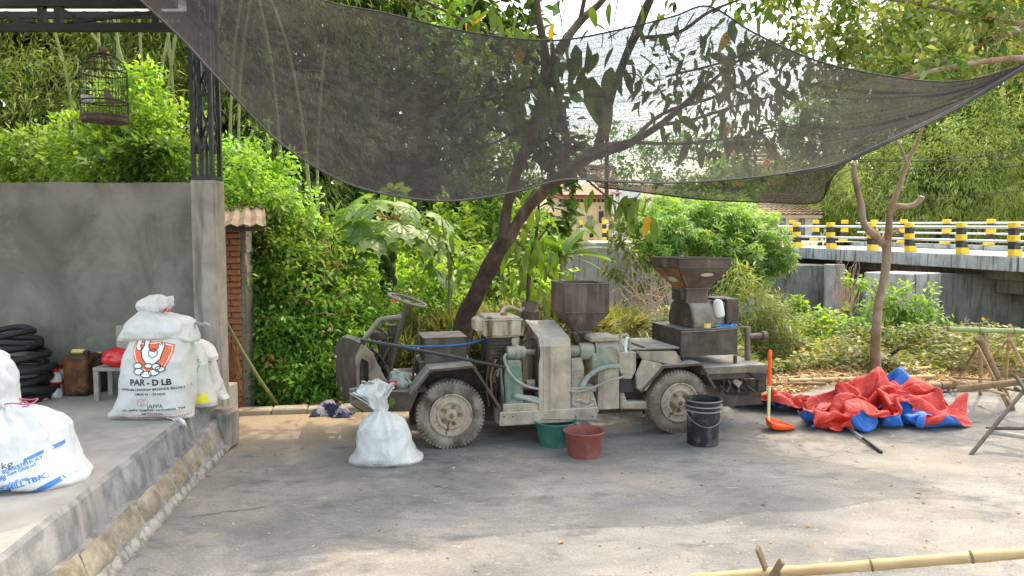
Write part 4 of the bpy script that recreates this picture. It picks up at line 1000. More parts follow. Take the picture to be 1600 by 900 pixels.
# mill drum: cylinder along x with hood
xm0 = L(1079, 490, .20)[0]; xm1 = L(1117, 490, .20)[0]
zb = L(1080, 512, .22)[1]; zt = L(1098, 466, .4)[1]; r = (zt-zb)/2
prof = []
for k in range(17):
    a = math.pi*(1.0 - k/16); prof.append((.40+.20*math.cos(a)*(1), zb+r*1.15+r*.85*math.sin(a)))
prof = [(.18, zb), (.17, zb+r*.5)]+[p for p in prof]+[(.63, zb+r*.5), (.62, zb)]
m = MB(); m.prismx(prof, xm0+.02, xm1); m.build('mill_drum', M['t_tan' if False else 't_grey'], truck, smooth=True, bevel=.004)
m = MB(); m.prismx([(.40+(p[0]-.40)*1.03, zb+(p[1]-zb)*1.02) for p in prof], xm0, xm0+.02); m.build('drum_end', M['t_dark'], truck, smooth=True, bevel=.006)
BX(1116, 1136, 472, 511, .26, .5, 'drum_mouth', 't_green', .008); BX(1136, 1154, 467, 511, .22, .55, 'side_box', 't_dark', .006)
BX(1117, 1131, 466, 470, .22, .42, 'drum_cap', 't_dark', .004)
# white plastic can tied to the drum
m = MB(); c = P3(1124, 482, .17); q = Matrix.Rotation(R(-12), 3, 'Y'); rr0 = .044
m.lathe([(0, -.075), (rr0*.85, -.073), (rr0, -.06), (rr0, .045), (rr0*.8, .07), (rr0*.3, .082), (0, .083)], 20, (0, 0, 0), 'z', mat=q)
o = m.build('plastic_bottle', M['p_white'], smooth=True); o.location = tw(1123, 482, .20); o.rotation_euler = (0, 0, TA); tag(o, 'white plastic bottle tucked against the mill drum under the big hopper', 'bottle')
m = MB(); m.shell([(.036, 0), (.036, .042), (.026, .042), (.026, 0)], 24, (0, 0, 0)); o = m.build('tape_roll', M['p_yellow'], smooth=True, bevel=.002)
zbox = L(1064, 517, .14)[1]+.013; o.location = tw(1104, 515, .19); o.location.z = zbox; tag(o, 'pale yellow tape roll on the front edge of the mill box', 'tape roll')
m = MB(); m.tube(smooth_path([(-.10, 0, .01), (-.02, .02, .012), (.05, -.01, .012), (.1, .03, .02), (.12, .0, .012), (.06, .03, .01), (0, .01, .02)], 5), .009, 6); m.box((.03, .02, .006), (.16, .06, .008))
o = m.build('blue_strap', M['p_blue'], smooth=True); o.location = tw(1132, 512, .19); o.location.z = zbox+.001; o.rotation_euler = (0, 0, TA); tag(o, 'bright blue strap lying on the mill box beside the tape roll', 'strap')
# big flared hopper
TT, BB = hop4('hopper_rim_band', (1060, 1143, 404), (1061, 1141, 419), .10, .66, .11, .65, 't_rust')
hop4('hopper_cone', (1061, 1141, 419), (1073, 1108, 451), .11, .65, .26, .50, 't_rust')
m = MB()
for i in range(4):
    p, q = Vector(TT[i]), Vector(TT[(i+1) % 4]); m.tube([p, q], .008, 6)
m.build('hopper_rim', M['t_dark'], truck)
a = L(1072, 451, .25); b_ = L(1109, 454, .25); m = MB(); m.bb(a[0]-.01, b_[0]+.01, .24, .52, a[1]-.012, a[1]+.004); m.bb(a[0]+.01, b_[0]-.01, .26, .5, zt-.03, a[1]-.012); m.build('hopper_neck', M['t_rust'], truck, bevel=.003)
PR([(1063,452),(1075,452),(1076,470),(1064,470)], .28, .46, 'neck_bracket', 't_dark')
# oval patches on the hopper faces
def patch(c, u, v, nrm, name='painted_oval'):
    m = MB(); vs = [c+nrm*.011]; n_ = 24
    for k in range(n_): a = 2*math.pi*k/n_; vs.append(c+u*math.cos(a)+v*math.sin(a)+nrm*.011)
    m.add(vs, [(0, 1+k, 1+(k+1) % n_) for k in range(n_)]); m.build(name, M['t_patch'], truck)
M['t_patch'] = surf('scraped_pale_oval', [(.3, (.34,.29,.24)), (.6, (.48,.44,.38))], 12, .8)
T3 = [Vector(p) for p in (L(1061,419,.11)[0:1]+(.11,)+L(1061,419,.11)[1:2], L(1141,419,.11)[0:1]+(.11,)+L(1141,419,.11)[1:2])]
B3 = [Vector((L(1073,451,.26)[0], .26, L(1073,451,.26)[1])), Vector((L(1108,451,.26)[0], .26, L(1108,451,.26)[1]))]
n1 = (T3[1]-T3[0]).cross(B3[0]-T3[0]).normalized()
if n1.y > 0: n1 = -n1
c = (T3[0]*.42+T3[1]*.58).lerp(B3[0]*.35+B3[1]*.65, .28); patch(c, Vector((.062, 0, 0)), (B3[0]-T3[0]+Vector((T3[0].x-B3[0].x, 0, 0))).normalized()*.022, n1)
T4 = Vector((T3[0].x, .65, T3[0].z)); B4 = Vector((B3[0].x, .50, B3[0].z)); n2 = (T4-T3[0]).cross(B3[0]-T3[0]).normalized()
if n2.x > 0: n2 = -n2
c = T3[0].lerp(T4, .5).lerp(B3[0].lerp(B4, .5), .55); patch(c, Vector((0, .09, 0)), (B3[0]-T3[0]+Vector((0, T3[0].y-B3[0].y, 0))).normalized()*.032, n2)
m = MB(); m.add([T3[0]+n2*.0095, T4+n2*.0095, B4+n2*.0095, B3[0]+n2*.0095], [(0, 1, 2, 3)]); m.build('rust_face', M['t_orange'], truck)
# white disc lying behind the front wheel
m = MB(); m.lathe([(0, 0), (.12, 0), (.19, .035), (.185, .04), (.115, .008), (0, .008)], 28); o = m.build('white_dish', M['p_white'], smooth=True); o.location = gp(770, 652, 0)+Vector((0, .08, 0)); tag(o, 'white dish on the ground behind the front wheel', 'dish')

for (px, py, yl) in [(846+k*0, 548+k*11, -.034) for k in range(10)]+[(889, 548+k*11, -.034) for k in range(10)]+[(938, 580+k*9, .008) for k in range(7)]+[(964, 580+k*9, .008) for k in range(7)]+[(1069+k*9, 522, .134) for k in range(10)]+[(888+k*9, 448, .094) for k in range(8)]+[(886, 452+k*7, .094) for k in range(6)]+[(949, 452+k*7, .094) for k in range(6)]:
    CY(px, py, yl, .0045, .008, 'rivet', 't_dark' if py < 530 else 't_grey', 6)
TU([(1064, 519, .134), (1100, 517.5, .134), (1153, 513.5, .134)], .0045, 'weld_bead', 't_grey'); TU([(1062,419,.104),(1100,418.8,.104),(1140,418,.104)], .0045, 'weld_bead', 't_dark'); TU([(883,489,.094),(918,489.5,.094),(952,489,.094)], .0045, 'weld_bead', 't_dark')
TU([(846,655,-.04),(866,655,-.04),(930,655,-.04)], .004, 'weld_bead', 't_grey')
# V-belt and pulleys inside the guard opening, chain of small linkage on the chassis
TU([(838,530,.0),(838,548,-.02),(838,600,.05),(838,612,.2)], .010, 'belt', 'rubber'); TU([(834,545,.1),(834,575,.12),(834,606,.16)], .010, 'belt', 'rubber')
for k in range(7): TU([(1000+k*3, 612+rr.uniform(-4, 4), .1), (1012+k*4, 622+rr.uniform(-5, 5), .12), (1020+k*5, 634+rr.uniform(-4, 3), .16)], .007, 'rod', 't_engine')
for k in range(9): TU([(1124+k*7, 594, .12), (1126+k*7+rr.uniform(-8, 8), 602, .14), (1128+k*7+rr.uniform(-10, 10), 612, .16)], rr.uniform(.006, .012), 'rod', rr.choice(['t_engine', 't_dark', 't_grey']))
TU([(968,556,-.0),(962,545,-.02),(950,541,-.02),(938,545,-.02)], .008, 'hose', 'hose'); TU([(812,540,.05),(822,532,.05),(832,530,.1),(838,536,.2)], .007, 'hose', 'rubber')
# ================================================================ THINGS ON THE GROUND
def basin(px, py_base, wpx, name, mat, label, h=.19, Y=None, ribs=0, tilt=0):
    b0 = gp(px, py_base); c = b0+Vector((0, .13, 0)); d = (b0.y+.13)
    rt = wpx/2/FPX*d*1.0; rb = rt*.74
    m = MB(); m.shell([(0.0001, .0), (rb, 0), (rb+.006, .012), (rt-.006, h-.006), (rt+.004, h), (rt+.002, h+.007), (rt-.012, h+.004), (rt-.014, h-.01), (rb+.012, h*.42), (rb+.004, h*.40), (rb-.004, .012), (0.0001, .010)], 40)
    o = m.build(name, M[mat], smooth=True, angle=50); o.location = (c.x, c.y, 0); tag(o, label, 'basin'); return o
basin(870, 701, 68, 'plastic_basin', 'p_green', 'green plastic basin on the ground under the truck edge', .19)
basin(915, 719, 65, 'plastic_basin', 'p_red', 'maroon plastic basin in front of the green one', .19)
# bucket
b0 = gp(1104, 699); c = b0+Vector((0, .12, 0)); rt = 57/2/FPX*c.y; h = .37
bk = empty('bucket', (c.x, c.y, 0), 'black ribbed plastic bucket in front of the rear wheel', 'bucket')
m = MB(); rb = rt*.84
m.shell([(.0001, 0), (rb, 0), (rb+.004, .01), (rt*.90, h*.74), (rt*.99, h*.75), (rt*.99, h*.78), (rt*.92, h*.80), (rt*.93, h*.84), (rt*1.0, h*.85), (rt*1.0, h*.88), (rt*.94, h*.90), (rt*.95, h*.95), (rt*1.02, h*.96), (rt*1.02, h), (rt*.95, h), (rb*.95, .02), (.0001, .02)], 40)
m.build('bucket_body', M['p_black'], bk, smooth=True, angle=35)
M['p_dust'] = plain('dusty_rib', (.27,.25,.225), .8)
m = MB()
for z in (.765, .865, .985): m.shell([(rt*1.0, h*z-.005), (rt*1.025, h*z-.003), (rt*1.025, h*z+.004), (rt*1.0, h*z+.005)], 40)
m.build('rib', M['p_dust'], bk, smooth=True)
m = MB(); m.tube([Vector((rt*1.06*math.cos(a), rt*1.06*math.sin(a)*.98, h*.83-.14*max(0, math.sin(-a))*1.0)) for a in np.linspace(-math.pi, 0, 18)], .003, 6)
m.build('handle', M['t_grey'], bk)
# dustpan on a long handle
b0 = gp(1200, 672); dp = empty('dustpan', b0, 'orange dustpan with upright orange and pale yellow handle', 'dustpan')
hz = CAM_H+ray(1202, 547).z*(b0.y/ray(1202, 547).y)
m = MB(); m.tube([(0, 0, .05), (.002, 0, hz*.60)], .0135, 12); m.build('handle_tube', M['p_yellowgreen'], dp, smooth=True)
m = MB(); m.tube([(.002, 0, hz*.56), (.002, 0, hz*.9), (.002, 0, hz*.985), (.002, 0, hz)], [.0175, .0185, .0185, .012], 12); m.build('grip', M['p_orange'], dp, smooth=True)
m = MB(); K = 12
base = [(-.02, -.13), (.14, -.10), (.29, .02), (.20, .14), (.02, .14), (-.02, .0)]
# tray: floor + curled back walls
n_ = len(base)
fl = [(x, y, .003) for x, y in base]; hgt = [.085, .06, .006, .03, .10, .115]
tp = [(x+(-.008 if x < .1 else .003), y*1.05, .003+hgt[i]) for i, (x, y) in enumerate(base)]
m.add(fl+tp, [tuple(range(n_))]+[(i, (i+1) % n_, n_+(i+1) % n_, n_+i) for i in range(n_)])
o = m.build('tray', M['p_orange'], dp, smooth=True, angle=30); md = o.modifiers.new('sub', 'SUBSURF'); md.levels = 2; md.render_levels = 2
md = o.modifiers.new('solid', 'SOLIDIFY'); md.thickness = .003
# squeegee lying by the tarp
q0 = gp(1285, 664); q1 = gp(1330, 663); q2 = gp(1377, 709)
sq = empty('squeegee', q0, 'worn red squeegee with grey handle lying by the tarpaulin', 'squeegee')
v0, v1, v2 = q0-q0, q1-q0, q2-q0
m = MB(); d = (v1-v0); m.box((v0+v1)/2+Vector((0, .02, .03)), (d.length, .05, .035), Matrix.Rotation(math.atan2(d.y, d.x), 3, 'Z')); m.build('head', plain('faded_red_plastic', (.48,.10,.075), .6), sq, bevel=.012)
m = MB(); mid = (v0+v1)/2+Vector((.02, 0, .035)); m.tube([mid, mid.lerp(v2+Vector((0, 0, .014)), .62)], .011, 8); m.build('handle', M['galv'], sq, smooth=True)
m = MB(); m.tube([mid.lerp(v2+Vector((0, 0, .014)), .60), v2+Vector((0, 0, .012))], .0125, 8); m.build('grip', M['rubber'], sq, smooth=True)
# rag on kerb
def rag(name, px0, px1, py, hgt, mats, label, seed, dep=.22):
    a = gp(px0, py); b_ = gp(px1, py); w = (b_-a).length; m = MB(); K, J = 34, 16; vs = []; fs = []; mi = []
    for j in range(J):
        for i in range(K):
            u, v = i/(K-1), j/(J-1); e = min(1, 4*min(u, 1-u))*min(1, 4*min(v, 1-v))
            z = .008+hgt*e*(.35+.9*abs(noise.noise(Vector((u*4, v*2.5, seed))))+.35*abs(noise.noise(Vector((u*11, v*7, seed)))))
            vs.append((a.x+w*u+.03*noise.noise(Vector((u*3, v*3, seed+4))), a.y+dep*v+.07*noise.noise(Vector((u*3, v*2, seed+9)))+.04*math.sin(u*6), z))
    for j in range(J-1):
        for i in range(K-1): fs.append((j*K+i, j*K+i+1, (j+1)*K+i+1, (j+1)*K+i)); mi.append(0 if (len(mats) < 2 or noise.noise(Vector((i*.13, j*.2, seed))) > -.05) else 1)
    m.add(vs, fs); m.mi = mi; o = m.build(name, mats, smooth=True, angle=60); return tag(o, label, 'rag')
rag('cloth_rag', 482, 548, 652, .15, [M['cloth_navy'], M['cloth_grey']], 'crumpled navy and grey cloth on the kerb left of the truck', 3)
rag('cloth_rag', 520, 566, 641, .05, [M['cloth_grey'], M['cloth_navy']], 'flat dull grey rag beside the navy cloth on the kerb', 8, .12)

# ---- bamboo racks at the right
def bam(pts, r, mat, par=None, name='bamboo_pole', nodes=True, step=.32):
    pts = [Vector(p) for p in pts]; m = MB(); tot = sum((b_-a).length for a, b_ in zip(pts, pts[1:]))
    n_ = max(8, int(tot/.04)); P = []
    for k in range(n_+1):
        s = k/n_*tot
        for a, b_ in zip(pts, pts[1:]):
            l_ = (b_-a).length
            if s <= l_+1e-6: P.append(a.lerp(b_, min(1, s/l_))); break
            s -= l_
    rad = [r*(1+(.13 if nodes and (k*tot/n_) % step < tot/n_*1.01 and 0 < k < n_ else 0)+.03*math.sin(k*1.7)) for k in range(len(P))]
    m.tube(P, rad, 10)
    if nodes:
        s = step
        while s < tot-.05:
            i = min(len(P)-2, int(s/tot*n_)); c = P[i]; t = (P[i+1]-P[i]).normalized().to_track_quat('Z', 'Y').to_matrix()
            m.lathe([(r*.9, -.007), (r*1.16, -.003), (r*1.17, .002), (r*.9, .006)], 12, c, 'z', mi=1, mat=t); s += step
    return m.build(name, [M[mat], M['bam_node']], par, smooth=True, angle=70)
M['bam_node'] = surf('bamboo_node_scar', [(.3, (.10,.065,.035)), (.7, (.22,.15,.085))], 9, .9)

Yr = 6.55
r1 = empty('bamboo_rack', at(1530, 600, 6.9)*1, 'farther bamboo trestle with a green pole laid across its top', 'rack'); r1.location.z = 0
def rl(p): return Vector(p)-r1.location
def A(px, py, Y): return rl(at(px, py, Y))
def G(px, py): return rl(gp(px, py))
bam([A(1481,514,7.0), A(1600,518,7.1), A(1720,522,7.3)], .026, 'bam_green', r1, 'cross_pole', step=.35)
for pts, r_, mt in (([G(1532,616)+Vector((0,0,0)), A(1532,535,7.05)], .017, 'bam_dry'), ([G(1581,640), A(1530,528,6.75)], .032, 'bam_old'), ([G(1577,640), A(1527,540,6.7)], .014, 'bam_dry'), ([G(1480,612), A(1546,532,7.15)], .013, 'bam_dry'),
                    ([G(1488,606), A(1528,540,6.9)], .013, 'bam_old'), ([A(1541,540,7.0), A(1537,519,7.05)], .016, 'bam_old'), ([G(1571,600), A(1578,508,7.35)], .016, 'bam_dry'), ([G(1535,575), A(1590,515,7.4)], .012, 'bam_dry'), ([G(1608,590), A(1577,528,7.3)], .018, 'bam_dry'),
                    ([A(1482,592,7.0), A(1573,617,6.8)], .014, 'bam_dry'), ([A(1490,590,7.1), A(1560,594,7.2)], .011, 'bam_old'), ([A(1552,592,7.2), A(1580,632,6.7)], .014, 'bam_old'), ([A(1530,600,7.), A(1600,612,6.7)], .012, 'bam_old')):
    bam(pts, r_, mt, r1, 'trestle_leg', nodes=True, step=.25)
r2 = empty('bamboo_rack', gp(1560, 700), 'nearer bamboo rack with dark crossed legs at the right frame edge', 'rack')
def rl2(p): return Vector(p)-r2.location
bam([rl2(at(1497,608,6.3)), rl2(at(1594,597,5.95)), rl2(at(1700,586,5.6))], .028, 'bam_old', r2, 'cross_pole', step=.3)
for pts, r_, mt in (([rl2(gp(1517,710)), rl2(at(1600,610,5.8))], .015, 'stick_dark'), ([rl2(at(1541,669,5.75)), rl2(at(1640,670,5.6))], .014, 'stick_dark'), ([rl2(at(1541,674,5.72)), rl2(at(1640,688,5.5))], .019, 'hosew'), ([rl2(gp(1690,745)), rl2(at(1588,588,5.9))], .015, 'stick_dark'), ([rl2(at(1585,605,5.9)), rl2(at(1612,622,5.8))], .014, 'stick_dark')):
    M.setdefault('hosew', surf('grey_weathered_wood', [(.3, (.26,.24,.21)), (.7, (.38,.35,.31))], 6, .9))
    bam(pts, r_, mt, r2, 'rack_leg', nodes=False)
# near pole with its trestle ends, bottom right
r3 = empty('bamboo_rail', gp(1400, 899), 'long pale bamboo rail across the bottom right corner', 'bamboo rail')
r3.location.z = 0
def rl3(p): return Vector(p)-r3.location
YB = 2.6
bam([rl3(at(1080,905,2.75)), rl3(at(1340,885,2.62)), rl3(at(1620,862,2.45)), rl3(at(1800,848,2.35))], .0195, 'bam_dry', r3, 'pole', step=.33)
for (a, b_) in (((1183, 855, 2.62), (1215, 935, 2.8)), ((1222, 876, 2.55), (1170, 960, 2.75))):
    p = rl3(at(*a)); q = rl3(at(*b_)); d = q-p; q2_ = d.to_track_quat('Z', 'X').to_matrix(); m = MB(); m.box(p+d*.5, (.028, .012, d.length), q2_); m.build('crossed_stake', M['bam_old'], r3, bevel=.003)
for s in (0, 1):   # legs down to the ground so that the rail stands
    p = rl3(at(1200+s*450, 890-s*20, 2.68-s*.2)); m = MB()
    for dx, dy in ((-.14, -.2), (.14, .22)): m.tube([p+Vector((0, 0, -.02)), Vector((p.x+dx, p.y+dy, 0))], .014, 8)
    m.build('leg', M['bam_old'], r3)
# poles lying on the ground
k = 0
for (a, b_, r_, mt, nm) in (((1232, 603, 0), (1460, 596, 0), .035, 'bam_dry', 'long dry bamboo pole on the ground behind the tarpaulin'), ((1215, 571, 0), (1345, 562, 0), .022, 'bam_dry', 'thin bamboo pole among the weeds left of the bare tree'),
                       ((1390, 615, 0), (1560, 609, 0), .05, 'bam_old', 'thick grey log on the ground beside the bamboo trestle'), ((1345, 606, 0), (1480, 618, 0), .02, 'stick_dark', 'dark stick lying in the litter behind the tarpaulin'),
                       ((1430, 584, 0), (1640, 572, 0), .035, 'bam_dry', 'bamboo pole behind the farther trestle'), ((1215, 596, 0), (1330, 589, 0), .02, 'bam_dry', 'slim bamboo pole lying just behind the red tarpaulin'), ((1175, 606, 0), (1290, 605, 0), .022, 'bam_old', 'weathered bamboo pole by the truck tail'), ((1400, 612, 0), (1620, 600, 0), .026, 'bam_old', 'old bamboo pole lying under the trestle legs')):
    p, q = gp(a[0], a[1]), gp(b_[0], b_[1]); p.z = q.z = r_+.02
    o = bam([p, q], r_*.8, mt, None, 'bamboo_pole'); tag(o, nm, 'pole'); k += 1

# ================================================================ SACKS
def split_tri(t, mx, out):
    a, b_, c = t; la, lb_, lc = (a-b_).length, (b_-c).length, (c-a).length; m_ = max(la, lb_, lc)
    if m_ < mx: out.append(t); return
    if m_ == la: d = (a+b_)/2; split_tri((a, d, c), mx, out); split_tri((d, b_, c), mx, out)
    elif m_ == lb_: d = (b_+c)/2; split_tri((a, b_, d), mx, out); split_tri((a, d, c), mx, out)
    else: d = (c+a)/2; split_tri((a, b_, d), mx, out); split_tri((d, b_, c), mx, out)
def text_tris(body, size, bold=.0, sx=1.0):
    cu = bpy.data.curves.new('t', 'FONT'); cu.body = body; cu.size = size; cu.resolution_u = 3; cu.align_x = 'CENTER'; cu.offset = bold
    o = bpy.data.objects.new('t', cu); COL.objects.link(o); dg = bpy.context.evaluated_depsgraph_get(); me = bpy.data.meshes.new_from_object(o.evaluated_get(dg)); me.calc_loop_triangles()
    V = [Vector((v.co.x*sx, v.co.y)) for v in me.vertices]; T_ = [tuple(V[i] for i in t.vertices) for t in me.loop_triangles]
    bpy.data.objects.remove(o); bpy.data.curves.remove(cu); bpy.data.meshes.remove(me); return T_
def poly_tris(pts):
    V = [Vector((p[0], p[1], 0)) for p in pts]; return [tuple(Vector((V[i].x, V[i].y)) for i in t) for t in geometry.tessellate_polygon([V])]
def ring_tris(pts, w):
    n_ = len(pts); P = [Vector(p) for p in pts]; out = []; I = []; O = []
    for i in range(n_):
        t = (P[(i+1) % n_]-P[i-1]).normalized(); nn = Vector((-t.y, t.x)); I.append(P[i]+nn*w/2); O.append(P[i]-nn*w/2)
    for i in range(n_): j = (i+1) % n_; out += [(I[i], O[i], O[j]), (I[i], O[j], I[j])]
    return out
def line_tris(pts, w):
    P = [Vector(p) for p in pts]; out = []
    for a, b_ in zip(P, P[1:]):
        t = (b_-a).normalized(); nn = Vector((-t.y, t.x))*w/2; out += [(a+nn, a-nn, b_-nn), (a+nn, b_-nn, b_+nn)]
    return out
def xf(T_, cx, cy, rot=0, sc=1):
    c, s = math.cos(rot), math.sin(rot); return [tuple(Vector((cx+sc*(p.x*c-p.y*s), cy+sc*(p.x*s+p.y*c))) for p in t) for t in T_]
class Sack:
    def __init__(s, name, C, rows, label, cat='sack', mat='sack', pleat=0, neck_z=None, seed=0, depth=.5, pexp=2.6, wr=.008, lean=0, K=72, group=None, extra_rows=6, rz=0, pn=13):
        # rows: (z, xl, xr, depthfactor) in metres relative to C (base centre)
        s.C = Vector(C); rows = sorted(rows); zs = [r_[0] for r_ in rows]
        def itp(z, k): return float(np.interp(z, zs, [r_[k] for r_ in rows]))
        NZ = 64; z0, z1 = zs[0], zs[-1]; vs = []; fs = []
        for j in range(NZ+1):
            z = z0+(z1-z0)*j/NZ
            # smooth the silhouette a little
            e = (z1-z0)*.018
            xl = (itp(z-e, 1)+itp(z, 1)+itp(z+e, 1))/3; xr_ = (itp(z-e, 2)+itp(z, 2)+itp(z+e, 2))/3; df = (itp(z-e, 3)+itp(z, 3)+itp(z+e, 3))/3
            cx = (xl+xr_)/2; hw = (xr_-xl)/2; hd = df
            for k in range(K):
                a = 2*math.pi*k/K; ct, st_ = math.cos(a), math.sin(a); r_ = (abs(ct)**pexp+abs(st_)**pexp)**(-1/pexp)
                x = cx+hw*r_*ct; y = hd*r_*st_
                pf = 0
                if neck_z is not None:
                    dn = abs(z-neck_z); pf = math.exp(-(dn/(.13 if z < neck_z else .07))**1.3)
                w = 1+pleat*pf*math.sin(a*pn+2*math.sin(a*3+seed)+noise.noise(Vector((ct*2, st_*2, z*6+seed)))*2)
                nz = noise.noise(Vector((x*9, y*9, z*9+seed)))*wr - abs(noise.noise(Vector((x*7+seed, y*7, z*7))))*wr*1.6 + noise.noise(Vector((x*26+seed, y*20, z*20)))*wr*.4
                x = cx+(x-cx)*w+nz*ct; y = y*w+nz*st_*1.6
                vs.append(Vector((x, y, z+(noise.noise(Vector((x*7, y*7, seed)))*.012 if j > NZ*.85 else 0))))
            if j:
                for k in range(K): fs.append(((j-1)*K+k, (j-1)*K+(k+1) % K, j*K+(k+1) % K, j*K+k))
        fs.append(tuple(range(K-1, -1, -1)))
        ctop = len(vs); top = sum((vs[NZ*K+k] for k in range(K)), Vector())/K; vs.append(top+Vector((0, 0, .008)))
        for k in range(K): fs.append((NZ*K+k, NZ*K+(k+1) % K, ctop))
        m = MB(); m.add(vs, fs); s.o = m.build(name, M[mat], smooth=True, angle=75); s.o.location = C; s.o.rotation_euler = (0, 0, rz)
        tag(s.o, label, cat, group); s.bvh = BVHTree.FromPolygons(vs, fs)
    def xz(s, px, py, yo=0):     # pixel -> local x,z near the sack's front
        p = at(px, py, s.C.y+yo); return (p.x-s.C.x, p.z-s.C.z)
    def print(s, T_, ink, off=.0015, name='print', mx=.02):
        out = []
        for t in T_: split_tri(t, mx, out)
        vs = []; fs = []; cache = {}
        for t in out:
            idx = []
            for p in t:
                key = (round(p.x, 4), round(p.y, 4))
                if key not in cache:
                    h_, nn, _, _ = s.bvh.ray_cast(Vector((p.x, -2, p.y)), Vector((0, 1, 0)))
                    if h_ is None: cache[key] = None
                    else: cache[key] = len(vs); vs.append(Vector((p.x, h_.y-off, p.y)))
                idx.append(cache[key])
            if None not in idx: fs.append(tuple(idx))
        if not fs: return
        m = MB(); m.add(vs, fs); return m.build(name, M[ink], s.o, recalc=False, smooth=True, angle=180)
def rows_from_px(C, L_, yo=0):   # L_: (py, pxl, pxr, depth)
    out = []
    for py, a, b_, d in L_:
        p = at(a, py, C[1]+yo); q = at(b_, py, C[1]+yo); out.append(((p.z+q.z)/2-C[2], p.x-C[0], q.x-C[0], d))
    return out
# 1) white tied sack in front of the truck nose
gb = gp(603, 729); C = (gb.x, gb.y+.16, 0)
rw_ = rows_from_px(C, [(729.5,546,660,.17),(724,547,661,.20),(716,553,650,.215),(700,558,644,.215),(680,560,640,.205),(665,563,635,.19),(654,571,627,.155),(647,581,615,.10),(643,587,606,.055),(640,588,604,.04)], 0)
zmin = min(r_[0] for r_ in rw_); zmax_ = max(r_[0] for r_ in rw_); kz = zmax_/(zmax_-zmin); rw_ = [((r_[0]-zmin)*kz, *r_[1:]) for r_ in rw_]
sk = Sack('white_sack', C, rw_, 'plain white tied sack standing before the truck nose', pleat=.13, neck_z=rw_[-1][0], seed=2.2, wr=.012)
zn_ = max(r_[0] for r_ in rw_)
# knotted tail: folded flaps of cloth
def flap(par, pts, w0, w1, seed, mat='sack', th=.004, name='sack_tail', puff=.035, K=9):
    P = smooth_path(pts, 8); m = MB(); n_ = len(P); vs = []; fs = []
    for i, p in enumerate(P):
        f = i/(n_-1); w = w0+(w1-w0)*f
        for k in range(K):
            u = k/(K-1)-.5
            vs.append(p+Vector((u*w, puff*math.cos(u*math.pi*3+seed+f*2)*(.4+f)+.012*noise.noise(Vector((u*4, f*4, seed))), .018*math.sin(u*9+seed)*f)))
        if i:
            for k in range(K-1): fs.append(((i-1)*K+k, (i-1)*K+k+1, i*K+k+1, i*K+k))
    m.add(vs, fs); o = m.build(name, M[mat], par, smooth=True, angle=120); md = o.modifiers.new('solid', 'SOLIDIFY'); md.thickness = th; return o
def tail_sack(par, rows, seed, mat='sack', wr=.02, name='sack_tail', pexp=2.2, yc=0):
    zs = [r_[0] for r_ in rows]; K = 48; NZ = 34; vs = []; fs = []
    for j in range(NZ+1):
        z = zs[0]+(zs[-1]-zs[0])*j/NZ; xl, xr_, df = [float(np.interp(z, zs, [r_[k] for r_ in rows])) for k in (1, 2, 3)]
        cx = (xl+xr_)/2; hw = (xr_-xl)/2
        for k in range(K):
            a = 2*math.pi*k/K; ct, st_ = math.cos(a), math.sin(a); r_ = (abs(ct)**pexp+abs(st_)**pexp)**(-1/pexp)
            w = 1+.13*math.sin(a*7+seed+3*math.sin(z*16+seed))*(1 if j < NZ*.9 else 1.3)+.06*math.sin(a*11+z*30)
            p = Vector((cx+hw*r_*ct*w, yc+df*r_*st_*w, z)); nn = noise.noise_vector(p*13+Vector((seed, 0, 0)))*wr; vs.append(p+nn)
        if j:
            for k in range(K): fs.append(((j-1)*K+k, (j-1)*K+(k+1) % K, j*K+(k+1) % K, j*K+k))
    top = sum((vs[NZ*K+k] for k in range(K)), Vector())/K; vs.append(top-Vector((0, 0, .03)))
    for k in range(K): fs.append((NZ*K+k, NZ*K+(k+1) % K, len(vs)-1))
    m = MB(); m.add(vs, fs); return m.build(name, M[mat], par, smooth=True, angle=100)
tr = rows_from_px(C, [(645,589,604,.03),(641,584,604,.04),(632,577,604,.06),(622,570,603,.07),(614,560,606,.075),(608,559,611,.07),(600,566,611,.06),(596,568,600,.04)], -.0)
tr = sorted([(r_[0], *r_[1:]) for r_ in tr]); tail_sack(sk.o, tr, 1.0)
e1 = sk.xz(576, 622); e0 = sk.xz(555, 616)
flap(sk.o, [(e1[0]+.05, -.03, e1[1]-.05), (e1[0], -.05, e1[1]-.01), (e0[0], -.06, e0[1]+.02)], .04, .05, 1.0)
f0, f1 = sk.xz(585, 600), sk.xz(572, 595)
flap(sk.o, [(f0[0], -.02, f0[1]-.06), (f0[0]-.02, -.03, f0[1]), (f1[0], -.04, f1[1])], .10, .07, 3.0)
f0, f1 = sk.xz(598, 612), sk.xz(607, 598); flap(sk.o, [(f0[0]-.02, -.02, f0[1]-.06), (f0[0], -.03, f0[1]), (f1[0], -.04, f1[1])], .07, .11, 5.0)
m = MB(); q = sk.xz(596, 643); m.tube([Vector((q[0]+.048*math.cos(a), .045*math.sin(a), q[1]+.002*math.sin(5*a))) for a in np.linspace(0, 2*math.pi*2, 50)], .004, 6); m.build('tie_string', M['p_green'], sk.o)
q = sk.xz(612, 628); lump('leaf_sprig', (q[0], -.01, q[1]), (.022, .012, .03), M['lf_dark'], sk.o, 5, .6)

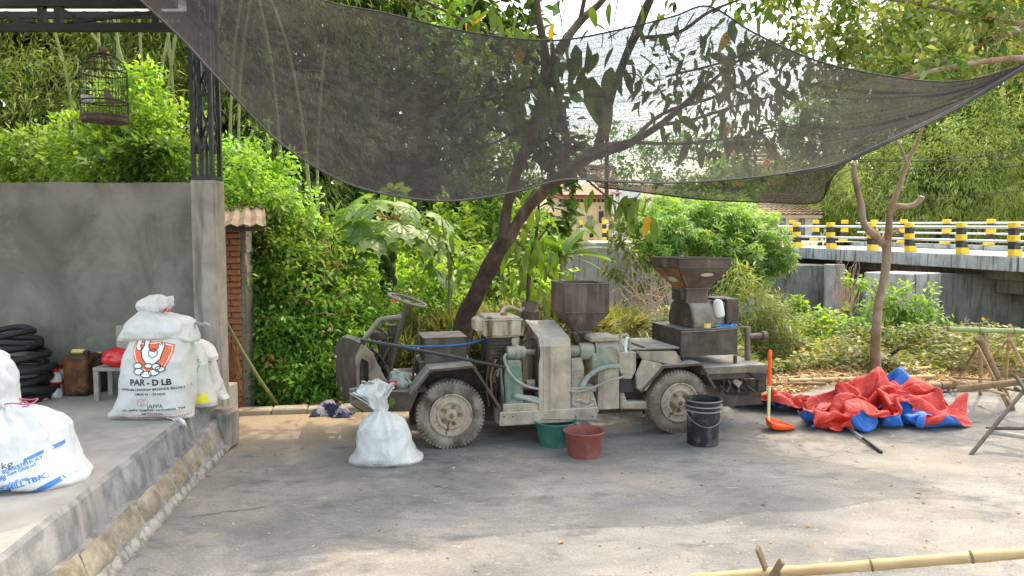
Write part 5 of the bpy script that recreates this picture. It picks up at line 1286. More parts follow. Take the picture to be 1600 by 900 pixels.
# 2) breeder-feed sack on the raised floor
gb = gp(236, 657, FZ); C = (gb.x, gb.y+.14, FZ)
rw_ = rows_from_px(C, [(658,173,303,.12),(652,174,302,.17),(640,186,301,.185),(620,193,301,.19),(590,195,301,.19),(560,199,299,.18),(540,204,298,.16),(527,207,297,.12)], 0)
zmin = min(r_[0] for r_ in rw_); zmax_ = max(r_[0] for r_ in rw_); kz = zmax_/(zmax_-zmin); rw_ = [((r_[0]-zmin)*kz, *r_[1:]) for r_ in rw_]
js = Sack('printed_feed_sack', C, rw_, 'white feed sack with an orange shield and hen emblem', seed=4, wr=.008, pexp=3.2)
fl_ = js.xz(300, 655); flap(js.o, [(fl_[0]-.12, -.12, .03), (fl_[0]-.04, -.15, .015), (fl_[0]+.012, -.165, -.03)], .14, .04, 0, puff=.01, name='sack_corner')
mpp = js.C.y/FPX*.97
def jp(px, py): return js.xz(px, py, -.19)
def jtext(s_, px, py, hpx, ink='ink_black', bold=.0, sx=1, rot=0):
    x, z = jp(px, py); js.print(xf(text_tris(s_, hpx*mpp*1.42, bold, sx), x, z-hpx*mpp*.5*math.cos(rot), rot), ink, .0022)
sh_ = [(204.5,533),(213,536),(225,536.5),(240,535.5),(254,537),(266,540),(266,552),(262,566),(255,577),(245,586),(240,588),(226,582),(214,574),(207,560),(204,546)]
js.print(poly_tris([jp(*p) for p in sh_]), 'ink_orange', .0015, 'shield')
inn = [(234+(x-234)*.90, 558+(y-558)*.90) for x, y in sh_]; js.print(ring_tris([jp(*p) for p in inn], .006), 'ink_white', .0022, 'shield_line')
hen = [(222,528),(225,531.5),(229,533),(227,540),(231,549),(238,551),(243,545),(241,538),(245,541),(246,536),(249,541),(251,537),(252,544),(250,553),(248,562),(240,569),(233,573),(226,568),(220,559),(218,549),(221,541),(219,534)]
js.print(poly_tris([jp(*p) for p in hen]), 'ink_white', .0030, 'hen'); js.print(ring_tris([jp(*p) for p in hen], .007), 'ink_black', .0038, 'hen_outline')
hd = [(208,534),(212,531),(216,534),(215,540),(218,547),(213,549),(208,543)]
js.print(poly_tris([jp(*p) for p in hd]), 'ink_white', .0030, 'chick'); js.print(ring_tris([jp(*p) for p in hd], .006), 'ink_black', .0038, 'chick_outline')
wing = [(229,549),(236,546),(243,550),(243,556),(236,560),(230,556)]; js.print(ring_tris([jp(*p) for p in wing], .006), 'ink_black', .0042, 'wing_outline')
for (ex_, ey_, rx, ry) in ((214,572,7,4.5),(216,581,8,5),(231,572,6,3.5),(243,573,7,4.5),(249,577,7,4.5),(240,582,8,4.8),(228,585,9,5)):
    e = [jp(ex_+rx*math.cos(a), ey_+ry*math.sin(a)) for a in np.linspace(0, 2*math.pi, 20, endpoint=False)]
    js.print(poly_tris(e), 'ink_white', .0046, 'egg'); js.print(ring_tris(e, .0065), 'ink_black', .0054, 'egg_outline')
jtext('PAR - D LB', 234, 597.5, 9.5, bold=.0022, sx=.97); jtext('RANSUM LENGKAP BREEDER BROILER', 236, 608.5, 3.6, bold=.0004, sx=1.14, rot=R(1)); jtext('UMUR 42 - 125 HARI', 234, 616, 3.6, bold=.0004, sx=1.0)
jtext('JAPFA', 241, 635.5, 6.2, sx=1.05); jtext('PT. JAPFA COMFEED INDONESIA Tbk', 236, 641.5, 3.4, bold=.0003, sx=1.15, rot=R(1)); jtext('NETTO 50 KG', 236, 648, 3.4, bold=.0003, sx=1.1)
jtext('RANSUM INI TIDAK MENGANDUNG BAHAN TAMBAHAN TERLARANG', 237, 653.5, 2.4, 'ink_red', bold=.0002, sx=1.12); js.print(line_tris([jp(188,649), jp(240,650.5), jp(292,647)], .002), 'ink_red', .0022, 'red_rule')
jtext('PAR - D LB', 291, 595, 7.5, 'ink_red', bold=.0012, rot=R(88), sx=1.1); jtext('COARSE CRUMB', 290.5, 551, 4.4, 'ink_red', bold=.0004, rot=R(90))
for pts in ([(213,632),(216,626),(221,623),(226,625),(225,631),(220,635),(215,634)], [(219,632),(222,626),(228,624),(231,628),(228,633),(222,634.5)]): js.print(ring_tris([jp(*p) for p in pts], .0022), 'ink_red', .0022, 'emblem')
# 3) white tied sack lying on top of it
zt_ = max(r_[0] for r_ in rw_); Ct = (C[0]+.02, C[1]+.04, C[2]+zt_-.05)
rw2 = rows_from_px(Ct, [(534,190,308,.10),(530,190,309,.15),(524,194,306,.19),(514,200,302,.20),(504,207,300,.19),(495,213,288,.15),(488,217,262,.09),(484,222,250,.05)], 0)
ts = Sack('white_sack', Ct, [(r_[0], *r_[1:]) for r_ in rw2], 'plain white knotted sack lying on the printed feed sack', seed=9, wr=.014, pexp=2.8, pleat=.08, neck_z=.19, pn=9)
tr = rows_from_px(Ct, [(490,222,250,.05),(484,215,256,.07),(478,210,262,.075),(471,214,262,.07),(465,226,261,.05),(462,232,256,.03)], -.05)
tail_sack(ts.o, sorted(tr), 2.5, wr=.022)
q = ts.xz(266, 483); m = MB(); m.tube([(q[0]-.03, -.06, q[1]-.02), (q[0], -.05, q[1]+.01), (q[0]+.03, -.06, q[1]-.005)], .004, 6); m.tube([(q[0]-.02, -.06, q[1]-.0), (q[0]+.02, -.05, q[1]-.015)], .004, 6); m.build('red_tie', M['p_bred'], ts.o)
flq = ts.xz(312, 508); flap(ts.o, [(flq[0]-.10, .05, flq[1]+.02), (flq[0]-.03, .05, flq[1]+.01), (flq[0]+.035, .05, flq[1]+.0)], .07, .05, 2, puff=.02, name='sack_corner')
# 4) 5) two more printed sacks behind
gb = gp(312, 634, FZ); C = (at(312, 634, 5.55).x, 5.55, FZ)
rw_ = rows_from_px(C, [(634,276,338,.09),(628,278,338,.12),(610,280,331,.13),(590,282,325,.13),(570,284,322,.12),(552,286,318,.10),(535,288,312,.07)], 0)
zmin = min(r_[0] for r_ in rw_); zmax_ = max(r_[0] for r_ in rw_); kz = zmax_/(zmax_-zmin); rw_ = [((r_[0]-zmin)*kz, *r_[1:]) for r_ in rw_]
s4 = Sack('printed_feed_sack', C, rw_, 'white sack with green lettering and a yellow base band, squeezed behind the hen sack', seed=14, wr=.008)
def p4(px, py): return s4.xz(px, py, -.12)
s4.print(poly_tris([p4(296,618),(p4(305,619)),p4(330,611),p4(334,630),p4(298,631)]), 'ink_yellow', .0018, 'yellow_band')
x, z = p4(308, 575); s4.print(xf(text_tris('SPECIAL', .052, .0006), x, z, R(85)), 'ink_green', .002); x, z = p4(302, 606); s4.print(xf(text_tris('kg', .05, .0008), x, z, R(12)), 'ink_blue', .002); x, z = p4(299, 600)
C5 = (at(333, 612, 5.78).x, 5.78, FZ); rw_ = rows_from_px(C5, [(618,318,357,.07),(612,318,352,.10),(598,318,346,.11),(580,318,340,.11),(565,318,336,.10),(556,318,330,.06)], 0)
zmin = min(r_[0] for r_ in rw_); zmax_ = max(r_[0] for r_ in rw_); kz = zmax_/(zmax_-zmin); rw_ = [((r_[0]-zmin)*kz, *r_[1:]) for r_ in rw_]
s5 = Sack('printed_feed_sack', C5, rw_, 'small white sack with red and blue print, farthest right by the column', seed=24, wr=.01)
def p5(px, py): return s5.xz(px, py, -.1)
for a in ((317,562,323,576),(320,583,327,594)): s5.print(poly_tris([p5(a[0],a[1]),p5(a[2],a[1]+2),p5(a[2]+1,a[3]),p5(a[0]+2,a[3]-1)]), 'ink_red', .0018, 'red_patch')
s5.print(poly_tris([p5(322,600),p5(335,612),p5(326,612)]), 'ink_red', .0018, 'red_patch'); s5.print(ring_tris([p5(326+4*math.cos(a), 594+4*math.sin(a)) for a in np.linspace(0, 6.28, 14, endpoint=False)], .006), 'ink_blue', .002, 'emblem')
C6 = (at(320, 560, 5.62).x, 5.7, at(320, 561, 5.62).z); rw_ = rows_from_px(C6, [(562,303,340,.07),(556,303,340,.09),(548,303,334,.10),(538,303,325,.09),(532,303,318,.05)], 0)
s6 = Sack('white_sack', C6, rw_, 'plain white sack slumped on top of the sacks by the column', seed=31, wr=.012)

# 6) big near sack at the left edge
gb = gp(40, 783, FZ); C = (at(8, 760, 3.75).x, 3.78, FZ)
rw_ = rows_from_px(C, [(786,-118,133,.20),(778,-119,135,.25),(768,-116,128,.27),(740,-104,113,.27),(710,-90,101,.26),(680,-76,93,.23),(660,-58,76,.19),(645,-30,48,.13),(636,-6,27,.07),(630,-2,22,.05)], 0)
zmin = min(r_[0] for r_ in rw_); zmax_ = max(r_[0] for r_ in rw_); kz = zmax_/(zmax_-zmin); rw_ = [((r_[0]-zmin)*kz, *r_[1:]) for r_ in rw_]
ns = Sack('printed_feed_sack', C, rw_, 'large white sack with blue print tied with a pink string, nearest at left', mat='sack2', seed=41, wr=.010, pleat=.24, neck_z=rw_[-1][0], pn=15)
tr = rows_from_px(C, [(640,-4,24,.05),(630,-8,24,.07),(612,-14,22,.08),(590,-20,20,.09),(570,-26,16,.09),(556,-24,4,.07),(548,-20,-4,.03)], 0)
tr = sorted([(r_[0], *r_[1:]) for r_ in tr]); tail_sack(ns.o, tr, 4.0, mat='sack2', wr=.018)
q = ns.xz(12, 634, -.1); m = MB(); m.tube([Vector((q[0]+.075*math.cos(a), .07*math.sin(a), q[1]+.006*math.sin(3*a))) for a in np.linspace(0, 2*math.pi*2, 60)], .004, 6)
m.tube(smooth_path([(q[0]+.03, -.07, q[1]), (q[0]+.08, -.09, q[1]+.02), (q[0]+.10, -.09, q[1]), (q[0]+.06, -.08, q[1]-.01)], 6), .0035, 6); m.build('pink_string', plain('pink_string', (.45,.09,.16), .6), ns.o)
def pn_(px, py): return ns.xz(px, py, -.26)
mp6 = (C[1]-.26)/FPX
def ntext(s_, px, py, hpx, ink='ink_blue', bold=.0, sx=1, rot=R(12)):
    x, z = pn_(px-4, py-3); ns.print(xf(text_tris(s_, hpx*mp6*1.55, bold, sx), x, z, rot), ink, .0022, mx=.015)
ntext('50 kg', 2, 738, 9.5, 'ink_black'); ntext('BERSERTIFIKAT', 28, 737, 5, bold=.0004, rot=R(19), sx=.9); ntext('Mutu Sae Global', 20, 746, 5, bold=.0003, rot=R(19)); ntext('CPPB', 3, 756, 5.4, bold=.0004)
ntext('www.feedmill.com', 16, 763, 5, bold=.0003, rot=R(16), sx=.9); ntext('FEEDMILL TBK.', 26, 768, 7.4, 'ink_blue', bold=.001, rot=R(17), sx=1.0); ntext('GRESIK', 4, 777, 6, 'ink_black', bold=.001, rot=R(8))
ns.print(poly_tris([pn_(26,722),pn_(53,708),pn_(54,714),pn_(26,728)]), 'ink_blue', .0022, 'blue_bar'); ns.print(poly_tris([pn_(36,775),pn_(74,754),pn_(79,760),pn_(60,772),pn_(46,777)]), 'ink_blue', .0022, 'blue_bar')
ns.print(ring_tris([pn_(82,768),pn_(97,760),pn_(103,765),pn_(90,770)], .003), 'ink_red', .0022, 'red_mark')
for px, py, r_ in ((66,691,3.6),(69,697,3.8)): ns.print(ring_tris([pn_(px+r_*math.cos(a), py+r_*.8*math.sin(a)) for a in np.linspace(0, 6.28, 14, endpoint=False)], .0045), 'ink_blue', .0022, 'emblem')
ns.print(line_tris([pn_(62,686), pn_(56,690), pn_(54,682)], .004), 'ink_blue', .0022, 'emblem')
for k in range(7): ns.print(line_tris([pn_(26+k*4, 640+k*6), pn_(29+k*4, 643+k*6), pn_(28+k*4, 646+k*6)], .004), 'ink_blue', .0022, 'emblem')

# ================================================================ THINGS BY THE WALL
# black tyres / hoses pile
tY = 5.75; gx = at(35, 600, tY).x
k = 0
for (px, py, r_, t_, tl) in ((22,612,.26,.045,0),(28,600,.27,.040,4),(18,590,.26,.040,-4),(26,580,.27,.035,7),(14,570,.25,.038,-5),(20,558,.25,.034,3),(12,548,.22,.034,-6),(20,540,.20,.03,6),(8,534,.19,.03,-3)):
    p = at(px, py, tY+.02*(k % 2)); m = MB(); m.tube([Vector((r_*math.cos(a), r_*math.sin(a), .01*math.sin(3*a+k))) for a in np.linspace(0, 2*math.pi, 41)], t_*.8, 10, cap=False)
    z = FZ+.04+ k*.072*.85
    o = m.build('rubber_tyre', M['rubber'], smooth=True); o.location = (p.x, tY, max(FZ+.04, z)); o.rotation_euler = (R(tl*.5), R(tl), k)
    tag(o, ['bottom black tyre of the stack by the wall','second black tyre from the bottom of the stack','third black tyre from the bottom of the stack','fourth black tyre from the bottom, jutting right','middle black tyre of the stack by the wall','fourth black tyre from the top of the stack','third black tyre from the top of the stack','second black tyre from the top of the stack','topmost small black tyre of the stack by the wall'][k], 'tyre', 'black tyres stacked by the wall'); k += 1
# white bottles with red caps
def bottle(px, py, label, r_, h_, rot, Y):
    e = empty('chemical_bottle', at(px, py, Y), label, 'bottle'); e.location.z = FZ+(0 if not rot else r_)
    m = MB(); m.lathe([(0, 0), (r_*.95, .0), (r_, .008), (r_, h_*.62), (r_*.9, h_*.72), (r_*.45, h_*.82), (r_*.45, h_*.88)], 20); m.build('bottle_body', M['p_white'], e, smooth=True)
    m = MB(); m.lathe([(r_*.55, h_*.84), (r_*.55, h_), (0, h_)], 16); m.build('cap', M['p_bred'], e, smooth=True)
    m = MB(); m.lathe([(r_*1.01, h_*.38), (r_*1.01, h_*.50)], 20); m.build('label_band', M['p_bred'], e, smooth=True)
    e.rotation_euler = rot or (0, 0, 0); return e
bottle(89, 616, 'white bottle with red cap standing beside the tyres', .045, .23, None, 5.9)
bottle(97, 612, 'white bottle with red cap half hidden behind its twin', .042, .24, None, 6.0)
bottle(93, 616, 'white bottle with red cap lying on the floor', .04, .13, (0, R(-100), 0), 5.8)
# oil-stained jerrycans
def jerry(px0, px1, pyb, pyt, Y, label, mat, seed):
    a = at(px0, pyb, Y); b_ = at(px1, pyb, Y); zt = at(px0, pyt, Y).z; w = b_.x-a.x; e = empty('jerrycan', ((a.x+b_.x)/2, Y+.1, FZ), label, 'jerrycan')
    m = MB(); h_ = zt-FZ; m.bb(-w/2, w/2, -.11, .11, 0, h_*.9); o = m.build('can_body', mat, e, bevel=.03); o.modifiers['bevel'].segments = 3
    m = MB(); m.bb(-w*.40, w*.15, -.02, .02, h_*.9, h_*.99); m.build('can_handle', M['p_yellow'], e, bevel=.01); m = MB(); m.lathe([(.025, h_*.88), (.025, h_*.97), (0, h_*.97)], 12, (w*.32, -.04, 0)); m.build('can_cap', M['rubber'], e, smooth=True)
jm = surf('oil_stained_can', [(.3, (.045,.018,.008)), (.5, (.16,.06,.018)), (.72, (.26,.12,.04))], 4, .45, bump=.2, dirt=(.015,.012,.01,1), dirt_scale=5, dirt_rng=(.42,.58))
jerry(99, 138, 618, 548, 5.85, 'oil-stained brown jerrycan with yellow handle by the wall', jm, 1); jerry(136, 160, 616, 552, 6.0, 'darker oily jerrycan right of the brown one', surf('black_oily_can', [(.3, (.02,.016,.012)), (.7, (.08,.045,.02))], 5, .4), 2)
# low wooden stool with a red bag on it, cardboard block behind
stl = empty('wooden_stool', (at(185, 600, 5.75).x, 5.8, FZ), 'low grey wooden stool behind the printed feed sack', 'stool')
hs_ = at(185, 572, 5.75).z-FZ
m = MB(); m.bb(-.16, .2, -.12, .12, hs_-.03, hs_); m.build('seat', M['mortar'], stl, bevel=.004)
for sx in (-.14, .17):
    for sy in (-.1, .1): m = MB(); m.bb(sx-.02, sx+.02, sy-.015, sy+.015, 0, hs_-.031); m.build('leg', M['mortar'], stl, bevel=.003)
o = lump('red_bag', (at(182, 560, 5.7).x, 5.72, at(182, 560, 5.7).z), (.11, .08, .075), plain('glossy_red_plastic', (.55,.012,.02), .22, 0, .1, spec=.6), None, 7, .3); tag(o, 'glossy red plastic bag on the low stool beside the feed sack', 'bag')
for p_ in o.data.polygons: p_.use_smooth = True
m = MB(); p = at(190, 530, 6.0); q = at(206, 508, 6.0); m.bb(p.x-.02, q.x+.05, 5.95, 6.09, hs_+FZ, q.z); o = m.build('wood_block', M['hosew'], bevel=.005); tag(o, 'grey wood block between the feed sack and the wall', 'block')
m = MB(); a = at(40, 622, 5.6); b_ = at(75, 618, 5.7); m.tube([Vector((a.x, a.y, FZ+.012)), Vector((b_.x, b_.y, FZ+.012))], .012, 8); o = m.build('wooden_stick', M['bark_tan'], smooth=True); tag(o, 'short brown stick on the floor before the tyres', 'stick')
# bird cage
cg = at(164, 188, 5.7); ctop = at(164, 83, 5.7); cw = (at(197, 150, 5.7).x-at(130, 150, 5.7).x)/2
H_ = ctop.z-cg.z; cage = empty('bird_cage', (cg.x, 5.7, cg.z), 'domed dark wire bird cage hanging from the canopy beam', 'bird cage')
M['cagewire'] = plain('dark_cage_wire', (.03,.025,.02), .6)
hb = H_*.70
def dome(a, t):
    rr_ = cw*math.cos(t); return Vector((rr_*math.cos(a), rr_*math.sin(a), hb+(H_-hb)*math.sin(t)))
NB = 44
for k in range(NB):
    a = 2*math.pi*k/NB; m = MB(); pth = [Vector((cw*math.cos(a), cw*math.sin(a), .02)), Vector((cw*math.cos(a), cw*math.sin(a), hb))]+[dome(a, t) for t in np.linspace(.15, 1.5, 8)]
    m.tube(pth, .0016, 4); m.build('wire', M['cagewire'], cage)
for z, r_ in ((.02, .006), (H_*.27, .006), (H_*.5, .0025), (hb, .005), (H_*.38, .002), (H_*.14, .002)):
    m = MB(); m.tube([Vector((cw*math.cos(a), cw*math.sin(a), z)) for a in np.linspace(0, 2*math.pi, 33)], r_, 6, cap=False); m.build('hoop', M['cagewire'], cage)
for t in (.35, .7, 1.05, 1.3):
    m = MB(); m.tube([dome(a, t) for a in np.linspace(0, 2*math.pi, 33)], .0028, 4, cap=False); m.build('hoop', M['cagewire'], cage)
m = MB(); m.lathe([(0, -.012), (cw*1.02, -.012), (cw*1.02, .035), (cw*.98, .035), (cw*.98, .0), (0, .0)], 36); m.build('cage_base', M['bark'], cage, smooth=True, angle=40)
m = MB(); m.lathe([(0, H_-.005), (.025, H_), (.035, H_+.02), (.028, H_+.045), (0, H_+.05)], 16); m.build('wooden_knob', M['bark_tan'], cage, smooth=True)
m = MB(); m.tube([(0, 0, H_+.045), (0, 0, H_+.13)], .008, 6); m.tube([(0, 0, H_+.13), (-.01, 0, at(160, 45, 5.7).z-cg.z)], .003, 5); m.build('hook', M['cagewire'], cage)
m = MB(); m.tube([(-cw, 0, H_*.26), (cw, 0, H_*.26)], .007, 6); m.build('perch', M['bark'], cage)
m = MB(); m.lathe([(0, 0), (.04, 0), (.045, .05), (.04, .05), (.035, .01), (0, .01)], 14, (-cw*.62, -.05, H_*.25)); m.build('feed_cup', M['p_white'], cage, smooth=True)
# bird on perch: one continuous body
bm_ = bmesh.new(); path = [((-.06, .0, -.035), .008), ((-.035, 0, -.015), .018), ((0, 0, .005), .030), ((.022, 0, .03), .027), ((.034, 0, .052), .017), ((.04, 0, .066), .018), ((.055, 0, .066), .008), ((.066, 0, .063), .002)]
m = MB(); m.tube(smooth_path([p for p, r_ in path], 3), list(np.interp(np.linspace(0, len(path)-1, (len(path)-1)*3+1), range(len(path)), [r_ for p, r_ in path])), 12)
o = m.build('caged_bird', plain('grey_brown_feathers', (.16,.12,.10), .9), smooth=True); o.location = (cg.x+.04, 5.7, cg.z+H_*.26+.032); o.rotation_euler = (0, 0, R(160)); tag(o, 'small grey-brown bird on the perch inside the cage', 'bird')
